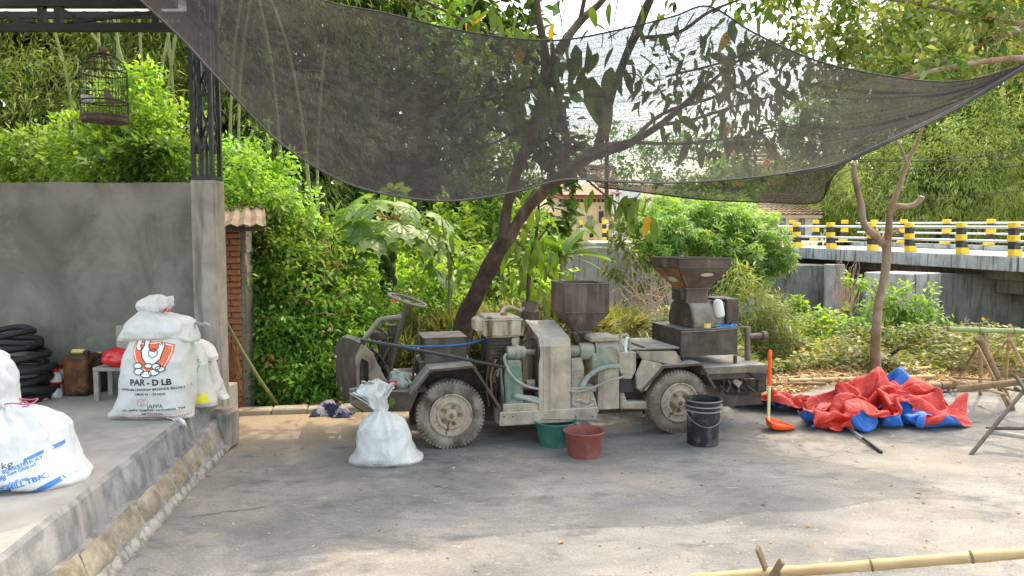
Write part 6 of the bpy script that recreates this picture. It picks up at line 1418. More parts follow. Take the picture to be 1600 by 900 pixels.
# ================================================================ TARPAULIN (draped, crumpled cloth: a vertex grid in 4 mm steps, each row as differences)
NTX, NTY = 60, 44
_q = np.array([
-57,-290,5,-10,-3,20,-8,-4,12,2,0,11,6,2,7,2,9,0,5,7,0,6,-5,1,5,6,5,3,6,5,7,-6,1,5,-4,-8,5,-3,-7,10,-1,-5,10,6,-2,11,4,-1,12,-3,1,11,4,4,10,5,2,10,3,-3,6,10,-1,8,5,5,2,10,5,-3,8,4,6,10,-1,-14,3,6,7,10,9,5,1,-7,10,4,-11,2,-4,-17,6,5,-8,0,0,11,9,8,13,-1,19,4,4,16,7,1,-13,5,10,3,-4,6,9,-2,10,-6,-2,8,6,-10,-1,12,-8,8,7,-7,-6,-9,0,9,0,7,9,-5,-2,9,0,-5,2,-8,-6,6,-7,2,2,-9,2,-1,-9,1,-8,-7,-1,0,-9,0,-3,-9,-2,-8,-6,6,-6,-5,3,-6,-8,1,-3,-7,-7,-2,-6,-7,-3,-4,-10,-4,1,-10,
-72,-281,21,-9,-8,7,3,-1,11,10,6,3,10,-7,-6,9,7,-1,-4,8,-7,7,4,5,6,-7,5,-3,9,8,6,4,10,8,-4,6,4,-11,-2,7,-6,-5,9,0,-7,10,9,3,9,8,-5,12,2,-2,13,-2,-2,5,7,9,5,8,4,6,8,-4,8,7,-4,6,6,8,-6,11,-2,-5,7,7,-3,10,11,10,4,2,0,-1,-11,7,2,-15,5,2,-10,7,4,5,0,4,14,4,12,13,0,16,2,12,-3,0,9,-4,7,10,2,-4,1,8,-10,12,4,-2,4,13,-11,-8,-4,-11,10,-1,-6,0,-10,6,9,4,-3,5,-10,1,8,-4,4,-3,-7,-6,5,-6,-5,6,-7,-1,-2,-11,1,-10,-6,0,-6,-4,8,-14,-6,4,-13,-7,-2,-9,-8,-3,-6,-8,-5,-1,-3,-13,2,5,-9,9,4,-5,
-89,-283,19,2,1,11,13,3,9,10,-5,-14,13,-1,-7,13,-1,-2,4,7,1,-1,9,-3,2,3,9,4,-4,11,-6,10,7,7,-1,13,4,-12,-2,10,-5,7,9,-8,-2,11,2,-5,8,12,2,9,9,-2,5,3,-10,14,0,0,2,9,6,1,12,4,11,8,0,11,3,-7,2,9,4,-9,6,0,-9,9,9,2,8,11,10,3,-2,1,2,-10,7,2,-8,4,7,-3,6,5,11,-7,6,15,12,6,10,11,4,-3,6,2,-6,9,1,5,8,7,-8,-2,0,-14,3,12,-9,3,3,-12,0,-10,-4,7,-8,-3,4,-8,6,2,-3,10,7,-7,1,6,-8,-1,6,-5,-4,-2,-4,-8,0,-6,-7,0,-13,-3,-11,-1,9,-11,-2,4,-12,-5,-2,-10,-7,-1,1,-7,-3,-9,0,-4,3,5,-8,3,2,-9,
-97,-277,19,12,5,11,18,2,2,7,-4,-16,16,-1,-4,7,-4,-7,8,-4,2,4,6,6,-2,7,0,5,0,9,-5,10,9,2,6,14,7,-11,8,4,-10,-3,9,-2,8,11,-5,3,12,4,-2,9,9,-3,5,7,-7,5,9,-7,10,5,-3,4,8,6,2,15,2,12,5,-8,12,0,-2,-8,8,-2,-12,8,9,-5,12,16,4,5,12,6,6,-5,7,2,-4,1,6,-6,8,7,1,-1,4,12,3,5,12,11,1,1,8,4,-4,9,5,-6,1,-2,-13,4,10,-9,-4,-3,-15,1,3,-13,0,-9,-3,1,-5,9,2,-9,5,5,-9,1,8,-7,-3,7,-8,-2,6,-7,3,6,-6,7,0,-2,-9,-3,-4,-8,3,-10,4,-6,-2,7,-12,-4,0,-6,-7,-1,-2,3,-10,-1,-9,0,2,-1,-8,8,7,-3,
-92,-271,13,11,9,14,18,1,1,4,-5,-15,12,-3,-6,10,-2,-1,8,-3,-2,9,-3,1,2,4,8,-1,9,1,3,1,11,1,10,10,5,-1,13,4,-14,-4,7,-2,10,5,-1,9,11,2,2,12,4,-2,7,11,-6,1,9,-7,4,1,-12,3,13,3,16,-3,-2,15,7,-9,1,10,-10,5,6,4,-17,8,8,-9,16,21,-6,10,22,9,7,6,4,5,-5,6,3,-5,3,2,-8,9,3,0,2,5,7,6,6,4,5,-4,-10,6,8,-7,6,8,-6,-3,-3,-14,5,5,-11,-12,-2,-7,-2,-9,4,6,-10,-5,2,-10,1,-1,-11,1,3,-10,5,4,-7,6,8,0,9,8,-8,3,10,-8,-1,2,3,-13,1,-9,-3,5,-9,4,-7,-4,6,-3,-4,-6,-3,-7,1,6,0,-7,3,-6,-7,7,10,-1,
-81,-269,11,2,16,10,16,1,5,4,-5,-13,11,-5,1,9,0,-5,9,-3,-3,8,-3,-2,8,-2,1,5,5,7,-2,7,5,5,-3,8,6,-1,12,8,5,11,-10,1,11,11,-3,3,8,-2,-6,8,6,5,6,0,-12,-1,11,-4,5,9,-9,16,-1,-2,11,14,-5,12,-4,-14,11,7,-7,2,9,7,-17,12,13,-9,17,28,-14,17,23,2,6,16,7,4,-4,9,-1,-10,8,2,-10,4,3,-11,8,-2,-3,-1,10,1,6,7,-3,1,-4,-12,9,7,-4,5,4,-6,-6,4,-10,3,-5,-14,-3,-12,5,-9,-8,-2,2,-9,10,2,-10,8,-3,-13,6,-1,-10,4,6,-9,3,7,-6,-8,11,-7,2,8,11,-6,4,-11,-3,9,-9,-1,7,-5,8,-7,-7,2,4,-8,-6,-1,-7,-5,10,6,-1,2,2,-8,
-88,-265,5,14,13,7,7,10,13,8,-5,-11,11,-6,1,10,-5,2,10,-3,-3,4,3,-8,7,-3,-1,12,4,-1,6,-1,6,4,4,9,4,5,9,-5,7,10,0,4,12,8,-3,9,9,-4,-1,0,-3,-9,3,-2,-9,10,3,-9,10,9,-7,6,16,3,12,-3,-13,10,8,-1,6,1,-10,8,14,5,-12,12,24,-18,23,27,-7,18,29,-12,3,15,11,0,-1,12,0,-15,6,-4,-22,6,-1,-16,6,8,-5,8,0,-3,-4,8,5,9,3,0,2,5,-7,7,5,-4,9,2,-7,1,-5,-9,0,-9,-8,-7,-11,-3,-10,-12,1,-4,-10,12,-4,-11,8,0,-14,4,3,-12,7,5,-11,1,9,-4,-10,9,10,-6,16,2,-4,2,-17,2,11,-7,7,4,-5,8,-2,-11,2,7,-4,-6,5,0,-7,4,7,-6,
-101,-265,6,17,13,0,9,13,13,16,1,-6,12,-6,7,12,-5,-1,11,-2,-1,8,-2,-6,4,3,-9,4,-2,10,7,6,-4,9,4,5,5,4,10,2,5,10,-3,7,8,4,0,10,6,-5,-6,8,-2,-4,-3,1,-10,4,2,-12,10,13,-1,9,-4,-10,12,3,-5,6,8,1,8,1,8,0,19,3,-1,15,26,-15,19,25,-21,13,20,-5,8,14,10,-3,4,14,0,-19,15,-6,-22,-3,4,-24,6,0,-13,7,3,1,2,6,7,1,7,11,10,-3,2,7,5,-3,8,-4,-5,5,-4,-5,4,0,-11,-2,-9,-8,-8,-11,-6,-12,-13,-3,-9,-12,9,0,-14,8,0,-12,6,-1,-11,2,7,-8,-8,16,2,-2,12,7,-7,12,-6,6,4,-15,2,9,-8,10,3,1,9,7,-8,0,6,0,-7,3,1,-8,
-112,-264,11,14,13,-6,20,13,3,18,10,11,14,-10,-7,12,-7,-6,12,-1,1,7,4,6,8,0,-7,-1,0,10,7,-5,5,3,11,0,6,9,2,8,4,6,3,3,9,0,5,9,10,-3,-1,0,1,-10,2,1,-12,-2,2,-12,9,-1,-7,10,2,-1,7,2,5,7,3,12,1,16,-4,2,14,16,3,19,14,-16,12,18,-5,8,21,-8,9,8,8,1,8,18,-7,-11,13,0,-29,-7,7,-27,1,1,-17,8,-2,-3,7,2,10,2,8,13,8,1,13,9,-8,3,10,-4,-4,7,4,-6,5,-2,-9,0,-10,-9,-5,-9,-5,-6,-8,-12,-11,-11,-3,-6,-16,-1,-2,-12,10,1,-8,12,1,-8,-8,8,-7,-4,14,-2,1,17,3,-3,7,-10,11,10,-12,4,5,5,11,4,0,10,9,-6,1,2,-5,-8,
-117,-257,16,14,3,0,13,19,-10,24,11,7,20,-8,-8,13,-5,10,11,-1,-1,5,1,-10,10,4,3,3,-2,10,-2,-6,10,8,6,6,4,10,3,1,11,0,7,6,1,8,2,4,4,-4,7,6,1,-9,-4,1,-10,-1,1,-11,5,2,-7,6,1,8,7,6,9,6,14,6,2,16,-5,10,12,7,-4,7,14,-4,9,13,-5,6,14,1,2,11,1,6,5,17,-3,-1,12,-1,-27,-3,5,-29,-5,7,-20,4,-3,-10,11,-3,8,5,6,16,9,5,16,11,-6,9,10,-8,1,6,-6,-7,4,-1,-10,5,-4,-10,-3,-9,-7,-3,-11,-7,-13,-3,5,-1,-6,-14,0,-14,1,1,-8,13,-4,-11,-8,3,-10,-6,8,-8,-1,11,-6,3,13,1,10,12,-12,6,10,-2,14,5,10,6,6,5,9,1,-8,2,
-113,-244,5,5,-3,12,16,7,1,13,21,-10,27,-3,-4,15,-7,12,12,-1,1,4,1,-10,10,5,3,-2,-7,12,6,3,12,2,-1,14,4,11,5,3,11,2,2,10,-2,6,6,-1,8,2,0,11,-3,2,4,1,-9,1,3,-8,-4,6,-5,5,9,-3,9,7,3,-2,4,13,9,9,0,6,8,-2,6,3,5,2,3,10,-2,6,9,-3,7,9,1,3,8,9,2,7,15,-4,-16,-4,6,-29,1,0,-26,-5,9,-11,8,-6,-5,12,-1,13,7,5,17,12,-7,9,11,-1,7,9,-5,-1,7,-9,-6,-1,-9,-7,0,-6,-10,-5,-10,-2,-8,-9,3,2,-4,-11,6,4,-10,-1,-15,-2,0,-8,13,-1,-8,-11,4,-11,1,7,-7,-2,10,-6,3,13,-9,7,11,-5,17,11,8,13,-8,10,-7,2,5,7,
-121,-214,5,16,-16,6,5,-6,10,12,12,-1,21,10,-5,21,-2,-8,13,-6,-1,8,6,2,5,-1,11,1,-4,15,-1,-8,12,2,14,5,2,8,11,3,11,4,4,9,3,6,7,2,8,4,0,8,4,-2,7,4,-5,6,4,-6,4,5,-6,5,5,-6,-1,1,-12,10,0,0,3,6,6,3,10,4,7,4,5,10,2,-1,4,4,7,1,4,11,-2,3,11,0,5,7,12,0,0,9,-2,-20,-5,5,-27,1,1,-22,-3,6,-10,11,-5,1,10,-1,11,7,1,14,9,-8,4,12,-3,2,11,-6,-3,5,-10,-3,2,-13,-2,-7,-11,0,-7,-10,0,-4,-11,-8,7,2,-9,11,4,-7,0,-14,2,-2,-7,11,2,-2,-12,6,-9,-1,7,-7,0,9,-3,8,13,-12,5,12,-5,18,-6,17,-5,-5,11,3,
-148,-210,6,22,-8,9,21,-9,9,12,-6,6,13,3,-2,17,10,-2,15,8,-4,9,-1,2,5,-4,9,-1,-11,9,2,14,7,0,7,12,2,13,1,4,11,3,5,9,3,6,6,4,6,3,5,4,2,-8,7,3,-8,6,2,-8,9,1,-7,9,4,-7,12,7,3,5,1,-11,12,4,0,8,6,6,1,11,3,1,7,6,9,-1,-4,2,4,11,2,0,14,-3,4,9,5,3,7,11,0,-4,7,-1,-21,-9,5,-24,4,-1,-19,1,4,-10,10,-2,1,6,1,9,5,-10,4,8,-10,6,12,-7,1,11,-6,-5,5,-12,-1,-1,-14,1,-4,-11,4,-4,-11,3,6,-4,-11,9,8,-3,7,-8,-6,-1,-6,10,2,-11,-3,5,6,-9,6,-8,-1,7,-6,2,9,-5,8,11,-14,4,6,9,16,-12,4,7,
-157,-216,4,16,-6,2,23,-9,14,19,-9,12,11,-6,7,12,4,-2,15,8,-6,10,4,2,3,3,8,1,12,4,0,5,14,0,15,3,4,11,6,4,9,2,6,4,6,7,7,2,8,6,2,10,3,-4,9,-1,-6,8,3,-9,4,3,-13,14,4,-2,7,5,-13,11,8,-1,9,5,4,5,6,-7,9,6,0,1,7,7,3,5,7,8,-3,-2,4,0,13,-4,4,12,-2,5,10,8,0,7,10,1,-8,4,1,-20,-7,4,-23,6,-5,-16,2,7,-9,9,-7,-3,5,-8,1,6,-2,9,0,-16,2,10,-11,3,9,-9,-2,2,-13,0,-3,-12,1,5,-8,1,8,-3,5,9,-4,-3,10,2,-5,4,-10,1,-1,-9,7,7,-1,-8,5,7,-7,7,-8,-1,7,-7,1,7,-9,2,5,-13,8,-1,0,14,
-156,-226,5,9,3,7,22,-14,0,23,-13,18,8,4,17,9,0,5,12,8,-5,9,10,-5,4,9,-1,2,4,11,-1,12,9,2,12,8,4,11,6,6,9,2,6,6,-1,9,6,-1,7,5,-1,10,3,-2,11,3,-4,10,3,-6,12,3,-10,5,-1,-15,9,11,4,14,5,2,4,9,-9,10,5,3,1,5,-10,8,5,0,-2,4,10,10,-1,-1,4,2,9,7,1,9,-5,5,12,1,3,11,9,1,7,9,1,-8,3,1,-19,1,2,-21,5,-1,-17,6,-6,-9,8,-6,-3,5,-10,-2,-10,-7,2,6,-11,1,5,-13,-1,5,-15,0,7,-10,2,7,-6,4,7,0,9,7,-4,5,5,-9,1,7,-7,1,8,-7,0,6,-6,-5,6,7,-7,6,3,-7,5,-9,3,7,-6,-2,6,-10,-2,4,-8,8,
-152,-235,6,0,7,9,19,-3,4,23,-18,12,10,3,23,10,5,4,7,5,-11,11,11,1,3,11,-3,8,5,1,-3,10,9,3,12,7,2,10,4,6,8,2,8,5,0,9,5,-2,10,-2,1,10,1,-1,10,5,-4,9,6,-8,9,7,-11,8,6,-11,13,8,-1,8,8,10,11,8,1,0,5,-9,8,5,3,0,5,-9,7,6,3,8,2,5,-2,-4,12,11,4,-1,6,4,9,-5,3,12,6,3,11,10,2,5,9,-5,-3,5,2,-14,3,-6,-17,-5,-9,-12,4,-7,-11,12,1,-8,0,-12,-3,4,-6,-7,5,-11,5,9,-9,-3,6,-9,1,7,-8,1,9,-6,4,7,-5,5,1,-5,10,7,-7,-2,8,-6,-2,6,-8,3,7,-3,-6,-2,9,-5,10,-4,-5,10,-5,-1,7,-6,-5,7,-8,-1,
-153,-241,9,0,6,9,17,-6,-5,23,-1,22,16,3,14,1,4,9,11,7,-7,13,2,-14,6,9,-1,1,10,0,5,6,6,7,6,8,4,8,6,7,6,2,7,5,-2,8,6,-4,8,6,-3,6,8,-1,2,10,2,9,7,1,8,2,-8,8,6,-7,9,8,-2,7,9,-1,6,8,1,3,9,5,7,5,2,7,3,4,7,3,3,7,5,2,7,1,2,6,-6,4,2,6,-8,6,6,6,6,2,8,10,-4,7,11,4,8,7,-8,4,-7,-8,-5,2,-9,-5,1,-8,-9,5,-7,-13,10,2,-13,3,-9,-13,11,-3,-6,8,-5,-4,8,-6,0,6,-6,6,6,-6,6,7,-7,5,5,-8,5,4,-10,3,6,-9,0,5,-3,-9,7,-7,3,4,2,-9,5,6,-10,13,-5,3,10,-3,-6,10,-6,-5,
-154,-249,12,3,7,8,17,4,5,18,-14,13,11,13,12,5,9,4,11,-3,-11,12,10,-10,7,10,-9,7,8,-5,6,5,2,7,6,1,5,7,1,4,8,-1,3,9,-3,2,10,-2,6,8,1,7,7,4,10,5,6,10,3,8,4,7,12,13,-6,2,11,3,3,5,9,5,9,3,2,9,4,3,7,6,5,1,7,6,9,1,1,3,8,3,0,9,0,5,10,-8,6,3,-12,6,7,-11,8,-9,-2,9,0,0,12,4,8,10,-2,10,0,-13,7,3,-8,5,0,-10,2,-4,-10,-1,10,-2,-5,9,4,-14,8,0,-18,7,-14,-12,16,-1,-10,9,-9,-8,1,-11,-2,8,-4,4,6,0,12,5,-6,6,4,-9,8,5,-10,2,4,-1,-9,8,-5,-2,3,9,-8,11,-1,-9,14,-4,-3,12,-5,-3,
-149,-255,11,7,8,3,8,3,18,17,-5,15,6,15,-2,11,2,-1,11,8,-1,5,7,-17,7,10,-12,4,14,-6,4,11,-3,4,9,-2,-3,10,1,4,9,0,-2,10,2,4,7,2,10,4,2,12,3,4,12,0,12,17,0,11,20,5,3,1,-7,18,9,-5,11,10,3,7,9,4,5,8,6,5,7,7,4,8,1,4,9,4,2,7,6,1,4,7,-1,-1,14,-3,2,13,-11,4,10,-16,8,-2,-16,7,0,-13,5,-11,-5,8,-3,0,13,-1,4,1,-10,6,-4,-10,6,7,-7,13,5,2,15,4,-10,4,8,-6,-6,12,8,-13,7,-18,-16,14,-8,-20,10,-3,-15,9,-3,-6,0,-11,1,8,-3,6,5,2,11,6,-5,9,7,-5,5,7,-5,-4,7,-3,-6,10,0,-9,9,4,-9,12,-4,-3,
-148,-260,18,3,9,10,15,-3,15,11,14,9,9,8,3,8,8,-5,9,8,-14,18,6,-6,1,17,-8,-2,15,-6,-3,15,-7,6,5,8,5,6,6,-8,5,-3,10,1,-1,0,9,-2,9,10,0,15,6,0,18,-1,6,13,0,12,16,2,11,12,-7,7,-1,1,13,7,0,9,7,2,9,8,2,7,8,5,5,9,3,5,10,2,4,10,3,2,10,5,-2,6,7,-8,4,11,-4,3,15,-4,5,11,-13,1,-7,-17,5,3,-18,5,-3,-15,3,-10,-8,6,-7,-5,8,-6,2,6,-4,9,5,2,15,2,-11,17,6,-6,17,7,-1,9,12,-4,-8,8,-2,-22,10,-18,-16,10,-9,-18,10,-4,-9,6,-4,-5,5,-8,4,5,2,8,6,1,7,10,-1,1,9,-5,0,9,-6,-1,10,-3,-7,8,3,-9,
-154,-260,31,12,6,15,11,11,9,8,13,-1,8,2,-2,10,2,-10,20,12,2,15,13,-11,7,14,-15,-3,14,-3,-11,3,7,0,8,7,3,10,4,6,10,1,9,11,0,13,6,-2,13,-2,-1,7,10,5,10,3,-2,11,1,0,10,-5,2,9,1,4,7,1,7,8,2,6,6,5,7,4,6,8,2,6,8,6,5,9,8,3,8,9,1,9,13,0,5,12,0,-2,10,3,-2,8,3,-7,8,8,-7,6,10,-8,-6,9,-13,3,-9,-16,8,-5,-14,0,-1,-14,6,-8,0,7,-5,-4,7,-8,0,6,-5,4,4,3,14,6,-6,17,9,-5,13,11,-3,0,10,-6,-10,5,-7,-19,9,-17,-10,6,-11,-11,8,-1,-7,7,-2,-3,2,-9,3,7,-5,3,9,1,0,9,-1,1,11,2,-1,12,0,0,
-149,-244,38,5,6,19,14,11,2,0,2,-12,10,-5,-4,14,13,3,21,11,0,8,13,-16,17,9,-5,-5,11,-4,4,8,-4,5,9,4,11,10,6,13,8,8,10,8,8,10,6,8,-1,10,2,8,-5,-4,-5,10,-1,8,-4,-4,4,4,-5,8,6,-4,9,3,0,8,4,2,7,6,4,9,6,2,8,4,4,9,3,6,-1,8,9,9,1,10,1,4,16,11,0,12,14,-2,1,12,-1,-2,9,3,-3,8,6,-7,3,5,-12,-4,1,-13,-3,-1,-12,8,0,-6,9,-2,2,5,-8,1,7,-8,-4,7,-10,-9,8,-11,-8,-3,-12,-2,11,-3,4,11,1,10,11,1,9,9,-2,1,4,-5,-10,5,-9,-11,8,-14,-4,8,-11,-4,8,-5,-7,2,-6,-8,7,-3,2,10,1,2,8,3,10,11,4,-11,
-136,-233,46,-6,13,9,10,5,4,7,-1,-7,5,-9,-14,18,12,-1,15,16,8,13,12,-11,14,1,-2,6,7,-4,8,9,6,11,12,10,8,9,14,9,11,9,-1,11,7,5,7,-2,10,-4,-6,-2,10,-3,4,4,-9,3,3,-7,8,-6,0,5,5,-5,1,12,1,6,8,-3,9,10,-3,10,7,0,10,9,-1,9,5,1,12,1,0,-1,8,12,11,-5,13,-5,6,16,9,2,15,13,-2,-1,8,0,-7,7,7,-6,-3,-1,-12,-2,2,-11,6,1,-5,8,-4,-4,6,-9,8,4,-11,10,6,-6,9,9,-4,0,10,-8,-11,9,-14,-17,4,-6,-22,8,-6,-11,10,-3,3,9,5,11,13,-3,8,7,-1,4,5,-2,-7,3,-9,-9,6,-11,-7,6,-10,-6,8,-5,-1,8,-2,4,12,4,0,14,8,0,
-144,-220,43,3,10,5,9,4,7,0,-9,-10,10,-3,-14,19,14,1,13,16,9,14,9,-1,10,5,-4,8,6,9,11,11,13,9,11,14,9,10,10,9,5,5,9,6,-1,7,3,-7,6,5,-8,3,2,-8,4,4,-8,-4,11,0,5,0,-7,11,-6,4,3,7,-5,3,10,-1,3,13,1,6,15,-4,9,14,-7,11,5,-8,11,2,-6,7,7,7,11,-6,10,-1,5,19,-2,5,19,10,2,11,9,2,-7,-4,2,-11,-4,5,-15,5,10,-9,5,5,-2,9,-4,0,7,-10,7,12,-15,6,9,-18,4,9,-8,13,9,-3,7,8,-5,-9,8,-7,-21,9,-18,-20,2,-6,-22,8,-6,-4,10,3,6,11,1,15,11,1,11,7,-4,5,7,0,-8,5,-7,-6,6,-5,-6,9,-2,-3,12,3,2,14,7,6,
-153,-212,50,7,5,6,8,7,-5,2,-10,-12,14,1,-14,17,16,3,13,14,8,10,7,4,9,6,5,11,11,12,9,11,17,10,9,12,9,6,6,8,6,-3,9,6,-5,9,7,-5,11,4,-6,7,0,-5,6,1,-6,1,6,-7,-3,8,-3,8,-3,0,5,-3,7,7,5,-5,4,11,-4,6,14,-3,6,17,-4,7,14,-9,4,4,-13,10,1,-7,12,2,10,1,5,21,-1,4,22,5,2,17,10,4,-3,-1,4,-13,-5,8,-17,-4,7,-18,4,-1,-9,7,-5,-1,10,-5,4,12,-4,8,11,-11,8,12,-12,8,12,-13,10,13,-7,9,10,-3,2,4,-2,-14,9,-15,-16,5,-14,-20,4,-2,-15,9,-3,1,11,0,12,11,-2,15,9,0,11,9,-3,5,9,-1,-1,8,4,-2,12,2,2,14,6,6,
-159,-206,53,7,7,-1,8,3,-8,4,-8,-15,18,7,-11,15,16,8,12,12,6,7,4,6,9,8,12,10,12,16,11,11,15,9,8,8,10,4,-1,9,1,-9,9,7,-6,10,8,-5,9,2,-6,7,7,3,5,4,-4,8,2,3,5,4,-3,0,5,-8,7,-2,4,3,-3,9,6,8,-4,9,11,-4,9,13,-7,7,12,-12,3,13,-11,1,7,-12,14,3,1,2,3,21,2,4,25,2,4,22,11,0,4,-3,4,-12,-1,8,-18,-1,6,-18,2,2,-11,7,0,-5,8,-7,4,4,-5,10,8,-4,7,11,-4,4,13,-7,2,15,-11,2,16,-14,6,10,-8,12,10,-6,1,6,-8,-11,5,-10,-20,4,-8,-19,5,-1,-11,7,-1,7,11,-1,13,13,-4,14,10,-2,14,14,-2,8,14,3,6,14,6,6,
-165,-200,51,8,-3,-7,7,10,-8,11,-2,-17,19,11,-6,17,13,4,11,9,6,4,4,9,5,9,16,10,13,17,9,10,13,9,6,7,10,1,-6,9,6,-6,10,5,-7,9,5,-6,10,6,-4,7,7,0,5,6,3,8,2,-5,-1,0,9,6,5,-1,6,4,0,-2,-6,8,8,8,-2,5,6,-10,10,13,-5,11,14,-6,10,12,-9,7,6,-11,3,6,-13,3,1,22,7,7,26,5,6,25,8,-1,14,0,8,-10,5,-10,-14,-1,3,-19,3,3,-11,0,10,-2,8,-6,2,10,4,-1,8,-5,0,7,-5,4,9,-4,6,10,-3,4,15,-7,-4,16,-14,10,14,-18,-1,4,0,14,6,-5,-4,4,-6,-19,4,-11,-22,6,-5,-15,8,-5,-1,8,-1,11,9,-2,19,15,-3,17,14,0,12,13,4,8,
-168,-199,42,11,7,1,2,1,-17,16,7,-12,21,12,-6,17,12,2,12,5,4,5,2,10,7,8,17,1,15,16,8,10,13,8,6,7,10,5,-1,11,5,-1,10,4,-4,6,4,-10,7,5,-7,8,4,-4,7,6,0,5,6,3,6,3,0,-3,2,8,9,3,-4,-3,0,10,6,1,6,4,5,-11,9,7,-11,13,12,-7,10,14,-7,10,8,-9,4,9,-9,10,8,14,1,-2,31,3,3,29,13,6,17,2,11,-4,8,-7,-9,4,-7,-16,3,3,-14,-1,9,-3,9,3,-2,9,-6,3,7,7,-4,8,1,-6,9,-7,1,10,-8,-1,8,-3,8,13,-3,0,14,-15,0,15,-18,1,3,-5,16,4,-7,1,5,-6,-13,6,-6,-21,3,-13,-13,7,6,-7,9,-6,4,10,2,14,6,3,15,8,7,7,
-171,-190,46,9,6,-7,6,4,-17,17,9,-12,21,13,-6,18,10,2,11,4,2,-2,0,11,15,6,11,9,8,18,-1,15,12,4,8,9,9,5,4,9,5,1,11,4,1,9,3,-5,5,4,-9,4,5,-7,6,5,-5,6,6,-2,5,5,0,5,5,2,6,4,3,5,-1,6,-1,1,10,11,-4,5,1,10,-14,6,9,-16,17,7,-12,11,13,-10,1,8,4,9,3,10,8,13,21,8,5,30,3,0,31,13,12,3,1,5,-7,8,-9,-11,7,-9,-12,4,0,-11,1,10,-3,8,2,-5,11,-3,0,5,6,-6,10,3,-4,8,-8,-7,10,-7,5,7,-7,-5,10,-4,2,13,-12,1,14,-15,9,8,-12,12,-1,-10,6,7,0,-8,2,-12,-13,8,-7,-15,6,4,-10,9,1,-3,8,6,3,4,12,-3,
-173,-179,46,5,2,-12,11,8,-12,17,11,-13,21,11,-5,16,7,9,6,3,-8,2,4,11,17,0,3,13,6,17,5,7,17,-1,13,7,3,10,5,6,7,6,10,5,3,11,4,1,9,0,-4,6,-1,-6,8,1,-7,4,8,-2,-1,8,1,0,9,-1,5,7,-3,9,-2,5,10,1,2,5,-3,17,11,-2,-15,3,18,-13,6,10,-18,9,5,-12,10,16,-4,8,5,13,1,-7,26,7,14,29,11,11,29,10,10,20,3,13,-4,9,-8,-2,8,-9,-14,7,-8,-15,6,-3,-13,1,10,-4,6,3,-8,11,-5,3,6,-3,-8,11,4,-4,10,-1,-6,8,-7,-4,8,-5,-3,10,-8,2,11,-10,9,7,-17,13,2,-16,15,9,-7,3,6,-4,-7,3,-1,-17,1,-2,-19,11,1,-15,16,0,-9,19,5,0,
-164,-170,45,-2,6,-11,11,8,-13,15,11,-13,20,10,-2,14,7,9,2,1,-10,11,-2,2,9,5,12,18,2,8,10,2,15,3,7,13,1,9,7,2,11,1,4,9,2,8,6,3,10,5,1,10,0,-1,7,-5,-1,9,2,-3,3,7,-3,2,9,-3,-3,10,4,5,8,-5,14,3,1,-2,-7,13,20,-3,-5,-6,17,-13,8,11,-18,13,4,-10,1,10,-9,9,7,10,10,2,23,0,-2,34,11,11,33,11,22,19,14,12,6,3,5,-7,10,-11,-6,6,-8,-18,1,-8,-18,13,-5,-6,3,10,-7,5,0,-9,11,-5,2,8,-4,-1,9,-1,-5,10,0,-4,8,-5,-3,7,-5,0,6,-12,5,4,-15,8,10,-11,15,11,-10,6,8,-7,0,6,-2,-11,2,-1,-19,0,1,-23,17,1,-16,19,0,-7,
-154,-160,38,-7,10,-4,9,8,-14,13,10,-12,18,9,-2,11,4,9,10,-1,-3,8,2,-7,6,4,14,18,1,4,13,-2,11,7,2,13,3,6,10,2,8,5,1,8,4,8,5,2,6,7,-2,9,4,-6,9,2,0,0,3,9,12,0,0,4,6,-3,3,9,-1,-2,11,1,7,8,0,9,-5,10,15,-3,-4,2,10,-15,7,11,-16,10,7,-10,-6,10,-7,9,-2,8,5,3,22,7,14,27,7,8,33,16,22,15,8,15,14,10,4,-1,6,-5,-10,-3,-11,-16,8,-6,-18,15,-9,-5,12,-3,-9,2,9,-7,6,-1,-10,10,-5,1,9,-3,3,8,-5,1,4,-9,-2,6,-6,-1,6,-6,1,6,-10,5,15,-6,4,8,-11,2,7,-6,1,4,-5,-7,-1,-3,-14,8,1,-16,8,1,-16,12,4,-5,
-147,-150,29,-4,10,5,1,11,-13,16,5,-6,8,11,-9,12,1,-1,10,1,0,10,4,2,11,2,8,10,-2,12,11,-2,8,13,2,6,7,2,7,4,5,9,2,3,7,5,10,-3,5,4,-3,2,10,-1,8,3,-3,4,5,6,4,2,10,6,5,-3,3,6,4,5,8,4,-1,10,-3,9,3,7,12,-9,4,13,8,-9,-2,10,-19,15,6,-10,-4,8,-9,9,6,6,7,8,18,0,3,30,12,16,25,12,19,16,15,10,2,5,11,1,10,-3,-5,-5,-10,-11,10,-4,-14,9,-9,-13,16,-5,-1,11,-2,-7,0,3,-10,6,-5,3,7,-7,3,8,-6,1,10,-5,3,8,-3,-1,4,-8,-2,9,-6,-2,7,-3,-7,7,-3,-5,3,-5,-8,5,-4,-10,6,-5,-10,6,-5,-7,11,-2,0,12,-4,4,
-142,-140,36,-1,4,-11,0,12,5,9,9,-7,9,7,-7,9,6,-2,9,3,-2,10,0,3,10,0,7,11,-1,9,11,-1,3,11,1,4,9,2,5,7,3,7,4,4,6,-5,9,5,5,6,-1,3,3,-9,6,8,3,2,3,9,6,7,-2,1,9,4,2,8,9,-3,-4,11,5,3,8,-1,10,2,11,-5,5,16,8,-7,19,9,-9,2,8,-20,14,2,-6,7,7,4,1,15,12,3,5,25,15,16,14,10,15,15,13,9,0,10,-1,-3,6,8,-4,4,-8,-8,-4,-5,-12,13,-3,-7,14,-5,-1,13,-4,-7,11,-2,-7,3,-5,-9,6,-2,6,7,-6,7,7,-10,7,8,-6,2,9,-5,-3,7,-2,-9,2,-2,-15,9,5,-14,9,3,-15,6,-1,-13,1,-7,-9,8,-8,-2,11,-8,5,11,-8,8,
